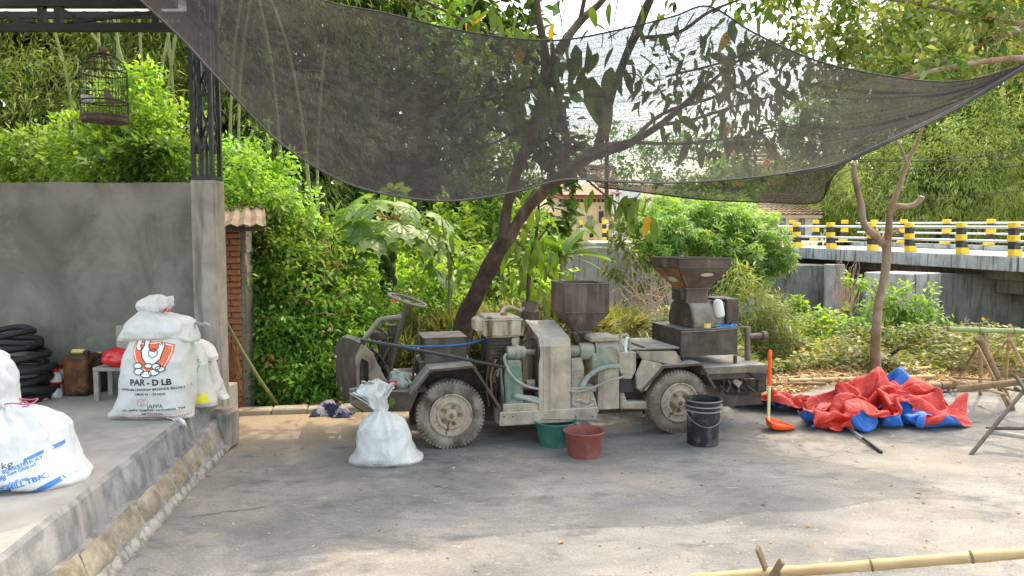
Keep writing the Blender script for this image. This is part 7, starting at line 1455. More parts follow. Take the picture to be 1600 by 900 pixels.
-135,-139,28,-1,6,7,2,3,-11,9,6,5,7,2,-8,7,5,2,8,2,-3,7,3,4,8,2,6,9,2,6,10,2,5,9,5,4,8,3,3,6,5,3,3,4,7,7,7,-5,-8,7,4,5,7,4,4,10,0,3,7,-6,1,1,11,3,6,8,1,9,8,3,7,8,-6,-8,7,3,-1,10,9,7,6,11,7,-13,21,9,-6,17,11,-11,10,7,-10,6,9,1,4,6,16,13,16,11,7,10,17,14,11,2,11,2,-4,6,7,-1,9,-3,-4,6,5,-4,-1,-5,-10,9,-2,3,12,-4,-8,10,-9,-10,13,-3,-10,11,0,-6,4,-9,-2,8,-3,8,9,-9,10,6,-3,12,8,-5,-2,6,-3,-13,5,1,-20,1,5,-24,14,10,-13,-1,-2,-14,8,-6,-4,9,-9,4,11,-9,5,10,-13,0,
-137,-147,35,9,4,-3,6,5,-3,5,2,-10,7,-3,8,7,3,-5,7,4,5,8,4,-1,6,5,4,8,4,4,8,5,5,7,3,6,5,7,8,3,9,3,1,11,-1,8,2,-8,3,12,2,-6,8,5,0,9,5,7,7,3,10,5,-3,-3,6,8,-3,4,10,-1,3,10,0,2,11,9,-1,3,4,7,9,15,6,-5,18,9,-10,14,9,-13,10,9,-4,7,7,6,9,14,9,8,9,18,14,13,4,12,4,-5,9,7,2,5,-4,-8,8,1,-5,4,9,4,9,-2,-3,6,-4,-5,3,-10,-8,18,-2,-8,11,-8,-16,11,-7,-11,9,6,0,7,-4,9,9,-10,14,5,-3,15,7,-5,-1,7,-1,-15,8,2,-23,-4,7,-25,10,3,-17,10,-3,6,6,-9,-1,12,-6,-8,11,-13,-1,11,-10,6,
-130,-151,26,-4,7,-8,10,-3,-4,8,-8,0,9,-2,3,9,1,5,7,6,6,5,8,5,5,9,3,6,7,4,5,6,5,4,7,5,3,9,3,2,11,2,6,7,-8,3,10,-1,2,10,2,5,9,-3,5,8,4,-1,10,5,8,9,2,7,9,4,-5,8,6,3,4,9,6,-1,9,0,6,8,10,0,1,13,10,1,11,3,-16,11,9,-6,10,4,-3,4,8,13,7,12,17,13,14,11,14,10,0,13,4,0,8,1,-6,9,2,2,1,-2,-10,9,-2,-3,8,6,2,1,-9,-5,14,-2,-4,11,-7,-15,23,-5,-12,1,-8,-21,12,-2,-2,6,-1,10,11,-1,19,1,0,20,7,-6,-1,5,-2,-19,15,4,-23,-6,8,-23,15,-3,-4,4,-7,-9,11,-7,10,10,-15,2,16,-10,-1,15,-4,-2,
-141,-156,20,9,-2,4,1,-5,-8,11,-7,0,8,-1,6,6,5,8,6,7,5,8,9,5,6,11,4,4,10,3,3,9,2,3,9,1,3,9,-1,4,10,-4,4,10,-4,3,12,0,3,11,1,3,8,4,6,9,0,7,10,-2,9,12,2,7,12,3,4,9,7,2,7,8,-2,2,10,9,2,2,5,7,7,9,-1,-13,11,9,-10,10,-5,-9,1,7,9,6,8,15,9,13,22,15,15,11,16,10,1,12,3,-3,10,2,1,6,-2,-6,9,1,0,6,0,-7,3,-7,-8,11,2,1,7,-8,-10,21,-2,-5,7,-9,-23,13,-4,-20,7,-5,-4,10,1,13,6,1,24,5,-1,19,9,-4,2,1,0,-23,15,6,-24,1,4,-24,9,-7,-6,8,-8,6,13,-13,-5,15,-8,13,14,-13,6,14,-9,0,
-141,-162,32,-2,-3,-11,10,-6,0,9,-9,-1,9,1,6,7,6,12,3,12,3,8,10,5,5,12,-7,5,11,1,-1,9,4,4,9,-2,1,9,-1,3,11,-1,3,13,1,2,13,1,3,10,5,3,10,0,7,6,-6,8,12,1,12,13,-2,8,14,3,5,10,7,3,7,7,1,4,10,3,3,10,8,1,-10,12,6,-12,9,-3,-14,7,6,-2,4,4,11,-2,3,22,12,16,19,17,15,11,17,9,3,13,5,0,10,1,-2,6,-4,-6,8,-2,-3,6,-6,-4,13,3,-3,4,-8,-8,17,1,-1,9,-7,-15,19,-5,-10,4,-1,-19,10,-2,-5,1,-4,15,14,5,23,8,0,19,9,-6,0,8,-10,-22,9,15,-27,4,3,-25,9,-10,1,6,-8,-9,15,-14,1,13,-17,7,19,-2,12,9,-9,8,
-151,-163,27,5,-10,-4,8,-7,-2,10,-5,3,9,4,12,4,12,-2,2,8,11,8,12,4,9,13,-2,2,9,-12,3,11,-1,-5,6,6,0,8,1,2,10,2,3,14,1,3,14,0,3,14,1,4,11,-2,6,4,-7,9,12,0,12,13,-3,8,13,6,5,10,8,3,4,11,2,2,9,5,10,2,11,6,-10,10,-1,-16,11,5,-10,7,6,3,0,3,12,-1,2,21,14,15,14,15,14,10,18,8,3,15,4,1,12,2,0,9,0,-1,9,-3,-1,10,-5,-5,4,-9,-12,16,2,-1,7,-9,-11,17,1,3,6,-2,-16,11,-1,-10,6,-6,1,11,3,12,5,-1,26,18,10,9,9,-7,2,9,-22,-17,7,2,-35,8,15,-24,6,-6,-12,8,-10,1,13,-12,6,15,-17,-2,14,-13,7,12,-2,8,
-150,-167,35,1,-9,-5,10,-1,-1,6,-5,3,7,6,3,5,11,4,11,8,-1,-1,14,8,8,13,1,5,10,-5,-2,3,-13,-2,10,1,-7,3,6,0,9,1,8,9,-6,6,14,-1,6,17,1,-1,15,2,3,10,-1,10,5,-6,7,14,3,7,12,7,7,9,10,4,5,10,4,6,9,8,12,-2,12,1,-13,10,7,-14,11,7,-3,5,6,5,-2,-4,13,10,10,11,9,12,12,14,10,8,16,9,4,16,4,2,14,-1,1,10,-2,0,9,-3,-1,14,1,-4,9,-8,-13,13,-5,-6,11,2,-1,9,-4,0,11,-1,0,8,-5,-4,9,2,-1,3,-6,14,20,14,11,12,8,18,11,-3,-2,10,-23,-14,8,-22,-29,8,11,-28,9,4,-14,9,-6,-7,9,-13,-1,10,-13,8,14,-10,1,10,-5,1,
-154,-173,38,12,-2,-1,5,6,-7,5,-5,-1,11,2,-2,3,10,6,1,12,5,13,6,5,2,8,-2,0,11,-5,-3,11,1,-6,3,-9,-3,10,-4,-8,2,7,2,9,-3,9,8,-7,10,15,-3,8,18,1,5,14,1,-1,11,5,4,11,-1,4,9,9,7,10,10,7,8,11,8,9,10,13,8,-10,13,13,-6,9,7,-12,8,7,-3,2,-4,11,9,9,4,5,8,11,13,6,4,9,10,9,16,7,4,17,5,4,16,1,1,11,-3,1,11,-1,2,12,-6,-9,18,-1,-8,11,-7,-3,7,-3,10,9,0,0,7,6,-3,8,-6,2,9,-6,0,12,4,-1,12,12,20,19,12,11,12,-1,1,11,-20,-11,11,-28,-21,6,-15,-27,6,2,-19,8,-1,-8,12,2,-5,8,-11,7,11,-6,-2,1,-4,-7,
-153,-168,48,9,-2,-3,9,-2,-5,6,5,-7,6,4,-8,12,5,3,1,12,5,11,-2,3,-8,11,-2,-3,10,5,2,8,-8,-9,6,3,-4,5,-8,-3,9,-7,-8,4,4,2,9,-4,11,8,-8,10,18,-1,9,19,1,6,16,4,-2,7,11,0,10,6,6,8,11,9,13,9,12,14,9,15,10,-11,15,14,-7,13,6,2,2,7,-8,5,1,9,9,7,6,12,5,-2,5,8,9,14,3,3,14,9,5,18,6,4,16,0,2,12,-1,2,11,-3,1,18,-1,0,19,-7,-2,13,-2,-8,-3,-4,10,10,-1,7,11,1,1,9,5,-4,9,-9,0,7,6,-8,11,10,16,23,11,9,14,4,5,12,-16,-8,13,-27,-13,9,-21,-20,7,-10,-19,7,-1,-13,8,4,-6,5,-3,-8,6,-7,-5,5,1,7,
-154,-155,52,10,-3,-4,9,-2,-5,8,0,-3,4,5,-9,7,3,-5,11,-2,5,5,10,1,1,9,1,-10,6,-2,-2,9,7,-6,0,-7,-8,6,-1,-4,9,-4,-3,5,-10,-6,9,1,5,6,-9,8,16,-3,11,20,0,10,20,3,0,10,15,-1,7,12,2,10,7,10,14,8,13,16,8,19,15,-8,17,14,-3,11,6,-6,6,6,5,6,8,-1,13,3,-3,8,8,7,13,2,1,11,9,6,16,4,2,18,5,4,14,5,7,7,-8,-3,12,0,3,19,-7,-2,20,0,2,13,-2,2,5,-9,0,6,7,10,3,1,11,11,0,0,11,-3,-9,-1,2,-11,17,9,8,26,6,8,14,9,6,12,-11,-4,15,-25,-7,11,-23,-14,8,-15,-16,6,-6,-13,4,-4,-11,8,3,-7,3,5,-9,-2,-7,-8,
], float).reshape(NTY, NTX, 3)
tarp_co = np.cumsum(_q, 1).reshape(-1, 3)*.004
def tarpmat(name, a, b_, fade):
    m, nt, bs = newmat(name)
    c = ramp(nt, noise_n(nt, 4, 7, .65, .6), [(.3, a), (.7, b_)]).outputs[0]
    d = ramp(nt, noise_n(nt, 7, 8, .75, .8), [(.52, (0,0,0)), (.78, (.75,)*3)]).outputs[0]
    c = mixc(nt, d, c, fade); nt.links.new(c, bs.inputs['Base Color']); bs.inputs['Roughness'].default_value = .48; bs.inputs['Specular IOR Level'].default_value = .4
    bn = N(nt, "ShaderNodeBump"); bn.inputs['Strength'].default_value = .6; bn.inputs['Distance'].default_value = .05
    v = noise_n(nt, 4.5, 3, .5, 1.0); rd = N(nt, 'ShaderNodeMath', operation='SUBTRACT'); nt.links.new(v, rd.inputs[0]); rd.inputs[1].default_value = .5; ab = N(nt, 'ShaderNodeMath', operation='ABSOLUTE'); nt.links.new(rd.outputs[0], ab.inputs[0]); nt.links.new(ab.outputs[0], bn.inputs['Height']); nt.links.new(bn.outputs[0], bs.inputs['Normal']); return m
M['tarp_red'] = tarpmat('red_tarpaulin', (.42,.022,.016), (.60,.045,.026), (.55,.15,.11,1))
M['tarp_blue'] = tarpmat('blue_tarpaulin', (.012,.085,.36), (.025,.15,.52), (.12,.25,.50,1))
def tarp(name, loc, rz, sc, mats, label):
    m = MB(); m.add([Vector(c) for c in tarp_co], [(j*NTX+i, j*NTX+i+1, (j+1)*NTX+i+1, (j+1)*NTX+i) for j in range(NTY-1) for i in range(NTX-1)])
    o = m.build(name, mats, recalc=False, smooth=True, angle=180); o.location = loc; o.rotation_euler = (0, 0, rz); o.scale = sc
    s_ = o.modifiers.new('solid', 'SOLIDIFY'); s_.thickness = .003; s_.material_offset = 1
    s_ = o.modifiers.new('sub', 'SUBSURF'); s_.levels = 1; s_.render_levels = 1
    return tag(o, label, 'tarpaulin')
tarp('tarpaulin', (3.12, 6.87, .002), R(0), (.88, .60, .80), [M['tarp_red'], M['tarp_blue']], 'large crumpled red tarpaulin with blue underside heaped right of the truck')
tarp('tarpaulin', (2.72, 6.98, .0), R(150), (.52, .34, .42), [M['tarp_red'], M['tarp_blue']], 'low dark red tarpaulin fold reaching toward the truck tail')
tarp('tarpaulin', (3.62, 6.86, -.004), R(205), (.42, .30, .40), [M['tarp_blue'], M['tarp_red']], 'blue tarpaulin fold bulging out of the right front of the red heap')
p = at(1408, 590, 7.25); m = MB(); K = 30; vs = []; fs = []
for j in range(K+1):
    for i in range(K+1):
        u, v = i/K*2-1, j/K*2-1; r_ = min(1, math.hypot(u, v)); x = u*.27; y = v*.18
        z = .37*(1-r_**1.7)*(1-.25*u)-.09*abs(noise.noise(Vector((u*2.2, v*2, 4))))+.06*noise.noise(Vector((u*4, v*3, 1)))
        vs.append((p.x+x, 7.22+y, max(.004, z+(.03 if r_ < 1 else 0))))
        if i and j: a = j*(K+1)+i; fs.append((a-K-2, a-K-1, a, a-1))
m.add(vs, fs); o = m.build('tarpaulin', M['tarp_blue'], smooth=True, angle=180); tag(o, 'bright blue tarpaulin hump behind the red heap, by the bare tree', 'tarpaulin')
# ================================================================ VEGETATION
TP = {
 'oval': (np.array([(0,0,0),(-.23,.42,.05),(0,.48,-.02),(.23,.42,.05),(0,1,-.14)], float), [(0,2,1),(1,2,4),(0,3,2),(2,3,4)]),
 'diamond': (np.array([(0,0,0),(-.24,.45,.04),(.24,.45,.04),(0,1,-.1)], float), [(0,2,1),(1,2,3)]),
 'blade': (np.array([(0,0,0),(-.065,.35,.02),(.065,.35,.02),(0,1,-.18)], float), [(0,2,1),(1,2,3)]),
}
def palm_t(nl, spread, wl, lens=None):
    v = [(0,0,0)]; f = []
    for k in range(nl):
        t = (k/(nl-1)-.5)*spread; L_ = lens[k] if lens else 1-.25*abs(k/(nl-1)-.5)*2; d = np.array([math.sin(t), math.cos(t)]); s = np.array([d[1], -d[0]])
        b_ = len(v); m_ = d*.5*L_; e = d*L_
        v += [(m_[0]-s[0]*wl, m_[1]-s[1]*wl, .02), (m_[0]+s[0]*wl, m_[1]+s[1]*wl, .02), (e[0], e[1], -.2*L_)]; f += [(0, b_+1, b_), (b_, b_+1, b_+2)]
    return (np.array(v, float), f)
TP['palm7'] = palm_t(7, R(230), .085); TP['palm5'] = palm_t(5, R(170), .10)
def nrm(a): return a/np.maximum(np.linalg.norm(a, axis=1, keepdims=True), 1e-9)
def leaf_mesh(name, P, D, size, tmpl, mat, parent=None, roll=.9, up=(0,0,1)):
    V, F = TP[tmpl]; n_ = len(P); D = nrm(D); U = np.tile(np.array(up, float), (n_, 1))+rng.normal(0, roll*.5, (n_, 3))
    Sd = nrm(np.cross(D, U)); Nn = np.cross(Sd, D)
    size = np.broadcast_to(np.asarray(size, float), (n_,))[:, None, None]
    W_ = P[:, None, :] + size*(V[None, :, 0:1]*Sd[:, None, :] + V[None, :, 1:2]*D[:, None, :] + V[None, :, 2:3]*Nn[:, None, :])
    nv = len(V); F_ = np.array(F); fa = (F_[None]+np.arange(n_)[:, None, None]*nv).reshape(-1, 3)
    me = bpy.data.meshes.new(name); me.vertices.add(n_*nv); me.vertices.foreach_set('co', W_.astype(np.float32).ravel())
    nf = len(fa); me.loops.add(nf*3); me.loops.foreach_set('vertex_index', fa.astype(np.int32).ravel())
    me.polygons.add(nf); me.polygons.foreach_set('loop_start', np.arange(0, nf*3, 3, dtype=np.int32)); me.update(calc_edges=True); me.validate()
    me.materials.append(mat); o = bpy.data.objects.new(name, me); COL.objects.link(o); o.parent = parent; return o
def blob_pts(blobs, n_, front=.35, shell=.35, lump=.25, lf=1.6):
    w = np.array([b_[1][0]*b_[1][2]+b_[1][1]*b_[1][2] for b_ in blobs]); idx = rng.choice(len(blobs), n_*3, p=w/w.sum())
    d = nrm(rng.normal(size=(n_*3, 3))); keep = d[:, 1] < front; d = d[keep][:n_]; idx = idx[keep][:n_]
    c = np.array([b_[0] for b_ in blobs])[idx]; r_ = np.array([b_[1] for b_ in blobs])[idx]
    k = np.array([noise.noise(Vector(q*lf)+Vector((i*7.1, 0, 0))) for q, i in zip(d, idx)])
    rad = (1+lump*k)*(1-shell*rng.random(len(d))**1.6); return c+d*r_*rad[:, None], d
def clump_leaves(cen, out, per, spread, L_, droop=.35, rand=.8, outw=.6, flat=0):
    n_ = len(cen); C_ = np.repeat(cen, per, 0); O = np.repeat(out, per, 0)
    tw = nrm(O*.5+rng.normal(size=(n_*per, 3))*.8)
    P = C_+tw*rng.random((n_*per, 1))*spread; D = nrm(O*outw+tw*.5+rng.normal(size=(n_*per, 3))*rand); D[:, 2] -= droop
    if flat: D[:, 2] *= (1-flat)
    return P, D, L_*rng.uniform(.6, 1.25, n_*per)
def bushy(name, blobs, n_clump, per, spread, leaf, tmpl, mat, parent=None, front=.35, shell=.35, lump=.3, kind='stuff', part='foliage', lf=1.6, **k):
    cen, out = blob_pts(blobs, n_clump, front, shell, lump, lf); P, D, s_ = clump_leaves(cen, out, per, spread, leaf, **k)
    o = leaf_mesh(part if parent is not None else name, P, D, s_, tmpl, M[mat], parent)
    if kind: o['kind'] = kind
    return o
def B(px, py, Y, rx, ry, rz): p = at(px, py, Y); return ((p.x, p.y, p.z), (rx, ry, rz))
def rB(b_, loc): return ((b_[0][0]-loc[0], b_[0][1]-loc[1], b_[0][2]-loc[2]), b_[1])

# --- far bamboo thicket at the left (behind everything)
bl = [B(-200,180,13,2.6,1.5,4.5), B(-20,120,12.5,2.2,1.3,3.6), B(120,40,13.5,2.2,1.4,3.4), B(240,150,13,1.9,1.3,4.0), B(330,30,13.5,2,1.3,3.6), B(60,260,11,2.2,1,1.9), B(430,180,13.5,1.8,1.2,4.2), B(150,-120,14,4,1.5,3), B(480,-40,14.5,2.3,1.4,3.4)]
o = bushy('bamboo_thicket', bl, 5200, 20, .34, .17, 'blade', 'lf_bamboo', droop=.75, rand=.6, shell=.45, lump=.35); tag(o, 'dense drooping bamboo thicket beyond the plaster wall', 'bamboo')
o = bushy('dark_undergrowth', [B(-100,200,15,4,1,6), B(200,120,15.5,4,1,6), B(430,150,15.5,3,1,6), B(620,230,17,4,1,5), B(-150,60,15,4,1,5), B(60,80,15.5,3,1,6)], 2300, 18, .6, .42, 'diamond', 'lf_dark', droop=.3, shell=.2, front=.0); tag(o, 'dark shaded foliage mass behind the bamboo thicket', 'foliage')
# bamboo culms visible
cb = empty('bamboo_clump', (at(300, 300, 11.5).x, 11.5, -.8), 'clump of thin arching bamboo stems between the lattice post and the vine bank', 'bamboo')
for k in range(16):
    x = rng.uniform(-1.6, 2.2); h_ = rng.uniform(5, 7.5); lean = rng.uniform(-.9, .9); m = MB()
    m.tube(smooth_path([(x, rng.uniform(-.5, .8), 0), (x+lean*.2, 0, h_*.4), (x+lean*.6, -.2, h_*.75), (x+lean*1.7, -.6, h_)], 5), [.03]*8+[.02]*8, 6); m.build('stem', M['stem'], cb, smooth=True)
# --- bright shrub behind the wall under the cage
sh1 = empty('leafy_shrub', (at(215, 286, 8.2).x, 8.2, -.4), 'bright green leafy shrub rising behind the plaster wall below the cage', 'shrub')
bl = [rB(B(*q), sh1.location) for q in ((215,180,8.2,.38,.35,.42),(160,235,8.3,.55,.4,.38),(250,240,8.1,.5,.4,.5),(80,255,8.5,.6,.4,.35),(200,265,8.0,.7,.4,.4),(10,262,8.6,.6,.4,.35),(225,130,8.3,.16,.15,.25))]
bushy('', bl, 850, 12, .13, .085, 'oval', 'lf_bright', sh1, droop=.15, lump=.5)
m = MB()
for k in range(12): x = rng.uniform(-1.3, .5); m.tube([(x*.4, 0, 0), (x*.8, 0, 1.6), (x, .05, 2.9+rng.uniform(-.2, .3))], [.02, .014, .006], 6)
m.build('stems', M['stem'], sh1)
sh2 = empty('dark_shrub', (at(195, 286, 7.6).x, 7.6, -.3), 'glossy dark green shrub just above the wall, left of the lattice post', 'shrub')
bl = [rB(B(*q), sh2.location) for q in ((205,268,7.6,.36,.25,.24),(240,255,7.6,.25,.25,.25),(280,275,7.5,.3,.25,.3))]
bushy('', bl, 190, 12, .10, .10, 'oval', 'lf_mango', sh2, droop=.2, lump=.4); m = MB(); m.tube([(0, 0, 0), (.05, 0, 1.3), (.2, 0, 2.4)], [.03, .02, .008], 6); m.build('stems', M['bark'], sh2)
# --- vine bank left of the truck
bl = [B(395,350,8.3,.55,.5,.65), B(420,430,8.1,.65,.5,.7), B(450,520,7.95,.7,.5,.65), B(430,600,7.9,.75,.45,.45), B(500,600,7.85,.55,.42,.42), B(520,560,8.1,.5,.5,.5), B(365,300,8.8,.6,.5,.5), B(480,470,8.5,.5,.5,.6), B(400,520,8.0,.4,.4,.7), B(540,520,8.4,.45,.5,.5)]
o = bushy('vine_bank', bl, 2600, 19, .15, .072, 'diamond', 'lf_vine', droop=.3, lump=1.0, shell=.4, lf=2.6); tag(o, 'dense vine-covered bank between the brick wall and the truck nose', 'vines')
o = bushy('vine_bank_shoots', [B(400,330,8.0,.5,.4,.5), B(440,420,7.9,.6,.4,.5), B(520,480,8.2,.5,.4,.5), B(560,560,8.6,.5,.4,.4), B(490,560,7.7,.5,.3,.35)], 420, 15, .15, .08, 'oval', 'lf_bright', droop=.2, lump=.9, shell=.25); tag(o, 'bright young shoots growing out of the vine bank', 'vines')
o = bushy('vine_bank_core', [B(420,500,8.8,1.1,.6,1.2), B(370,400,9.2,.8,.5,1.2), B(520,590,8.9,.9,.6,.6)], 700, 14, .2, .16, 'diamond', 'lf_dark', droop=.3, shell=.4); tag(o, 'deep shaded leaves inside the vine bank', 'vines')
m = MB()
for k in range(60):
    p = at(random.uniform(385, 540), random.uniform(380, 610), 7.75+random.uniform(-.15, .3)); q = p+Vector((random.uniform(-.3, .3), random.uniform(-.1, .1), random.uniform(-.35, .4))); m.tube([p, (p+q)/2+Vector((.04, -.04, .03)), q], [.006, .005, .003], 4)
o = m.build('vine_stems', M['twig'], kind=None) if False else m.build('vine_stems', M['twig']); tag(o, 'bare brown vine stems showing in the bank beside the truck nose', 'vines', kind='stuff')
o = bushy('vine_bank_palmate', [B(520,420,8.6,.45,.4,.4), B(560,470,8.8,.4,.4,.35), B(490,380,8.6,.4,.4,.3), B(540,530,8.3,.3,.3,.3)], 85, 7, .14, .17, 'palm5', 'lf_bright', droop=.3, lump=.8, shell=.3); tag(o, 'young finger-leaved plants growing at the right side of the bank', 'plants')
o = bushy('vine_bank_dry', [B(430,500,7.8,.8,.4,.9), B(480,590,7.7,.6,.3,.4)], 60, 6, .15, .09, 'oval', 'lf_litter', droop=.6, lump=.8, shell=.3); tag(o, 'dry brown leaves caught in the vine bank', 'leaves')
# --- mid bushes behind truck
o = bushy('mid_shrubs', [B(560,480,9.5,.7,.5,.5), B(640,470,10,.8,.5,.5), B(700,520,9.8,.9,.5,.4), B(530,430,10.5,.6,.5,.7), B(600,430,11,.8,.5,.6), B(560,560,9,.5,.4,.3), B(650,560,9,.7,.4,.25)], 1350, 12, .14, .10, 'diamond', 'lf_bright', droop=.3, lump=.5); tag(o, 'loose bright green shrubs behind the steering wheel', 'shrubs')
o = bushy('tall_grass', [B(670,540,8.6,.9,.4,.25), B(600,560,8.4,.7,.4,.25), B(850,520,9,.8,.5,.3), B(940,505,10,.5,.4,.12)], 700, 12, .08, .22, 'blade', 'lf_cover', droop=-.7, rand=.5); tag(o, 'pale dry-tipped grass behind the truck', 'grass')
o = bushy('far_shrubs', [B(700,350,16,1.4,.8,1.1), B(560,330,16,1.5,.8,1.6), B(800,400,15,1.2,.8,.9), B(640,400,14,1.4,.7,.9), B(740,300,19,1.5,1,1.4), B(760,440,13,1.2,.8,.6), B(480,300,17,1.5,1,2)], 1900, 12, .22, .17, 'diamond', 'lf_bright', droop=.3, lump=.5); tag(o, 'mixed green shrubs in the distance between papaya and house', 'shrubs')
# tree mass behind the net (left half)
o = bushy('far_trees', [B(420,-40,19,3,1.8,3.5), B(560,100,19,2.4,1.6,3.0), B(660,180,20,2.0,1.6,3.1), B(620,20,21,2.4,1.8,2.6), B(740,240,22,1.4,1.4,1.7), B(500,240,18,2,1.4,2)], 2300, 16, .42, .26, 'diamond', 'lf_vine', droop=.4, lump=.4); tag(o, 'far dark green tree mass seen through the left of the net', 'trees')
o = bushy('far_trees', [B(850,250,48,2.0,1.4,1.8), B(960,245,50,2.4,1.4,1.8), B(1080,262,44,2.6,1.4,2.0), B(1290,250,40,3,2,3), B(1130,300,30,1.5,1,1.2)], 700, 14, .5, .34, 'diamond', 'lf_vine', droop=.4, lump=.4); tag(o, 'low tree line around the distant houses', 'trees')
# bamboo hill at the right
bl = [B(1300,260,40,3.6,2,3.6), B(1400,200,38,4.2,2.5,5.2), B(1520,120,36,4.5,2.5,7.0), B(1640,120,33,5,2.5,8.0), B(1480,290,31,3.6,2,2.4), B(1600,270,29,3.2,2,2.7), B(1380,300,34,3,2,2.2), B(1560,20,40,6,3,6), B(1250,300,36,1.7,1.5,1.3), B(1700,0,36,6,3,7), B(1420,90,43,4,2.5,5), B(1330,130,46,3,2,3.6)]
o = bushy('bamboo_hillside', bl, 11500, 20, .65, .27, 'blade', 'lf_hill', droop=.75, rand=.6, shell=.35, lump=.5, lf=2.6); tag(o, 'bamboo-covered hillside behind the bridge', 'bamboo')
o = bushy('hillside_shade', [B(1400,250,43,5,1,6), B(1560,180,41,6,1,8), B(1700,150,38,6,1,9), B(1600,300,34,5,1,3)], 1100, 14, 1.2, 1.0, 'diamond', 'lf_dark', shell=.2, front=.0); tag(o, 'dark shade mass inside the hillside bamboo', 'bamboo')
# hill behind so no gap at the horizon
m = MB()
hx = np.linspace(-160, 160, 60); vs = []; fs = []
for i, x in enumerate(hx):
    hgt = 7+3*noise.noise(Vector((x*.03, 2, 0)))+ (9 if x > 20 else 0)*min(1, max(0, (x-20)/25)) + (4 if x < 0 else 0)*min(1, -x/20)
    for k in range(6): vs.append((x, 95+k*12, -3+hgt*math.sin(k/5*math.pi/2)*1.15))
    if i:
        for k in range(5): fs.append(((i-1)*6+k, (i-1)*6+k+1, i*6+k+1, i*6+k))
m.add(vs, fs); o = m.build('hills', surf('wooded_hill', [(.3, (.02,.04,.012)), (.6, (.05,.085,.025)), (.8, (.09,.13,.04))], .5, .95, bump=1.0, bdist=.8), smooth=True); tag(o, kind='structure')

# --- leaf objects for trees with countable big leaves
def leaf_proto(name, L_, Wd, mat, fold=.18, droop=.25, nseg=5, wave=0):
    m = MB(); vs = []; fs = []
    for i in range(nseg+1):
        t = i/nseg; w = Wd/2*math.sin(math.pi*min(1, t**.8*.97+.02))**.8; z = -droop*L_*t*t
        vs += [(-w, t*L_, z+fold*w+wave*math.sin(t*14)*w), (0, t*L_, z), (w, t*L_, z+fold*w+wave*math.cos(t*12)*w)]
        if i: b_ = i*3; fs += [(b_-3, b_-2, b_+1, b_), (b_-2, b_-1, b_+2, b_+1)]
    m.add(vs, fs); me_o = m.build(name, M[mat], recalc=False, smooth=True, angle=180); return me_o
protos = [leaf_proto('leaf', .22, .07, 'lf_mango', .25, .35), leaf_proto('leaf', .19, .055, 'lf_mango', .2, .2), leaf_proto('leaf', .24, .10, 'lf_mango', .3, .4, 6, .15), leaf_proto('leaf', .20, .09, 'lf_yellow', .2, .3)]
pm_ = [o.data for o in protos]
for o in protos: bpy.data.objects.remove(o)
def put_leaf(par, p, d, k, sc=1.0, roll=None, name='leaf', data=None):
    o = bpy.data.objects.new(name, data or pm_[k]); COL.objects.link(o); o.parent = par; d = Vector(d).normalized()
    o.location = p; q = d.to_track_quat('Y', 'Z'); o.rotation_mode = 'QUATERNION'
    o.rotation_quaternion = q @ Matrix.Rotation(roll if roll is not None else random.uniform(-1, 1), 4, 'Y').to_quaternion(); o.scale = (sc,)*3; return o

# --- main tree over the truck
TY = 7.75
tb = at(722, 560, TY); tree = empty('shade_tree', (tb.x, TY, -.05), 'dark forked tree with large drooping leaves leaning right behind the truck', 'tree')
tl = tree.location
def Tq(px, py, Y=TY): return at(px, py, Y)-tl
def limb(pts, name, mat='bark', par=tree, n=12, kk=5, kn=0):
    P = smooth_path([p[0] for p in pts], kk); rr_ = list(np.interp(np.linspace(0, len(pts)-1, len(P)), range(len(pts)), [p[1] for p in pts]))
    for i in range(1, len(P)-1): P[i] = P[i]+noise.noise_vector(P[i]*3)*rr_[i]*.45; rr_[i] *= 1+.16*noise.noise(P[i]*6)
    m = MB(); m.tube(P, rr_, n); return m.build(name, M[mat], par, smooth=True, angle=180)
limb([(Tq(712,600), .12), (Tq(722,540), .105), (Tq(735,480), .095), (Tq(765,420), .09), (Tq(783,385), .085), (Tq(790,370), .08)], 'trunk', 'bark_dark')
limb([(Tq(785,385), 0.0595), (Tq(793,320), 0.0561), (Tq(806,270), 0.05525), (Tq(826,225), 0.0578), (Tq(845,170), 0.06375), (Tq(853,120), 0.0595), (Tq(850,70), 0.0425), (Tq(840,20), 0.03825), (Tq(838,-60), 0.02975)], 'branch')
limb([(Tq(782,392), 0.068), (Tq(812,345), 0.06375), (Tq(850,300), 0.068), (Tq(900,262,7.8), 0.07225), (Tq(945,238,7.8), 0.07225), (Tq(985,222,7.7), 0.0425), (Tq(1030,195,7.6), 0.034), (Tq(1085,150,7.5), 0.0255), (Tq(1120,120,7.4), 0.017), (Tq(1160,90,7.3), 0.0102)], 'branch')
limb([(Tq(935,240,7.8), 0.051), (Tq(945,190,7.9), 0.051), (Tq(958,140,8), 0.04675), (Tq(975,95,8), 0.0425), (Tq(995,45,8), 0.051), (Tq(1015,0,8), 0.0425), (Tq(1050,-80,8), 0.034)], 'branch')
limb([(Tq(882,265,7.8), 0.02975), (Tq(886,215,7.7), 0.02975), (Tq(873,165,7.7), 0.0255), (Tq(866,125,7.7), 0.02125), (Tq(862,60,7.7), 0.017)], 'branch')
limb([(Tq(852,130,7.7), 0.051), (Tq(880,70,7.8), 0.051), (Tq(905,35,7.9), 0.0425), (Tq(940,0,8), 0.03825), (Tq(975,-50,8), 0.02975)], 'branch')
limb([(Tq(905,40,7.9), 0.0255), (Tq(912,0,7.9), 0.0238), (Tq(920,-60,7.9), 0.017)], 'branch')
limb([(Tq(850,130,7.7), 0.0255), (Tq(790,150,7.6), 0.0187), (Tq(730,160,7.5), 0.0153), (Tq(670,180,7.4), 0.0119)], 'branch')
limb([(Tq(840,180,7.7), 0.0255), (Tq(800,210,7.5), 0.017), (Tq(740,235,7.5), 0.0102), (Tq(680,240,7.4), 0.0051)], 'branch')
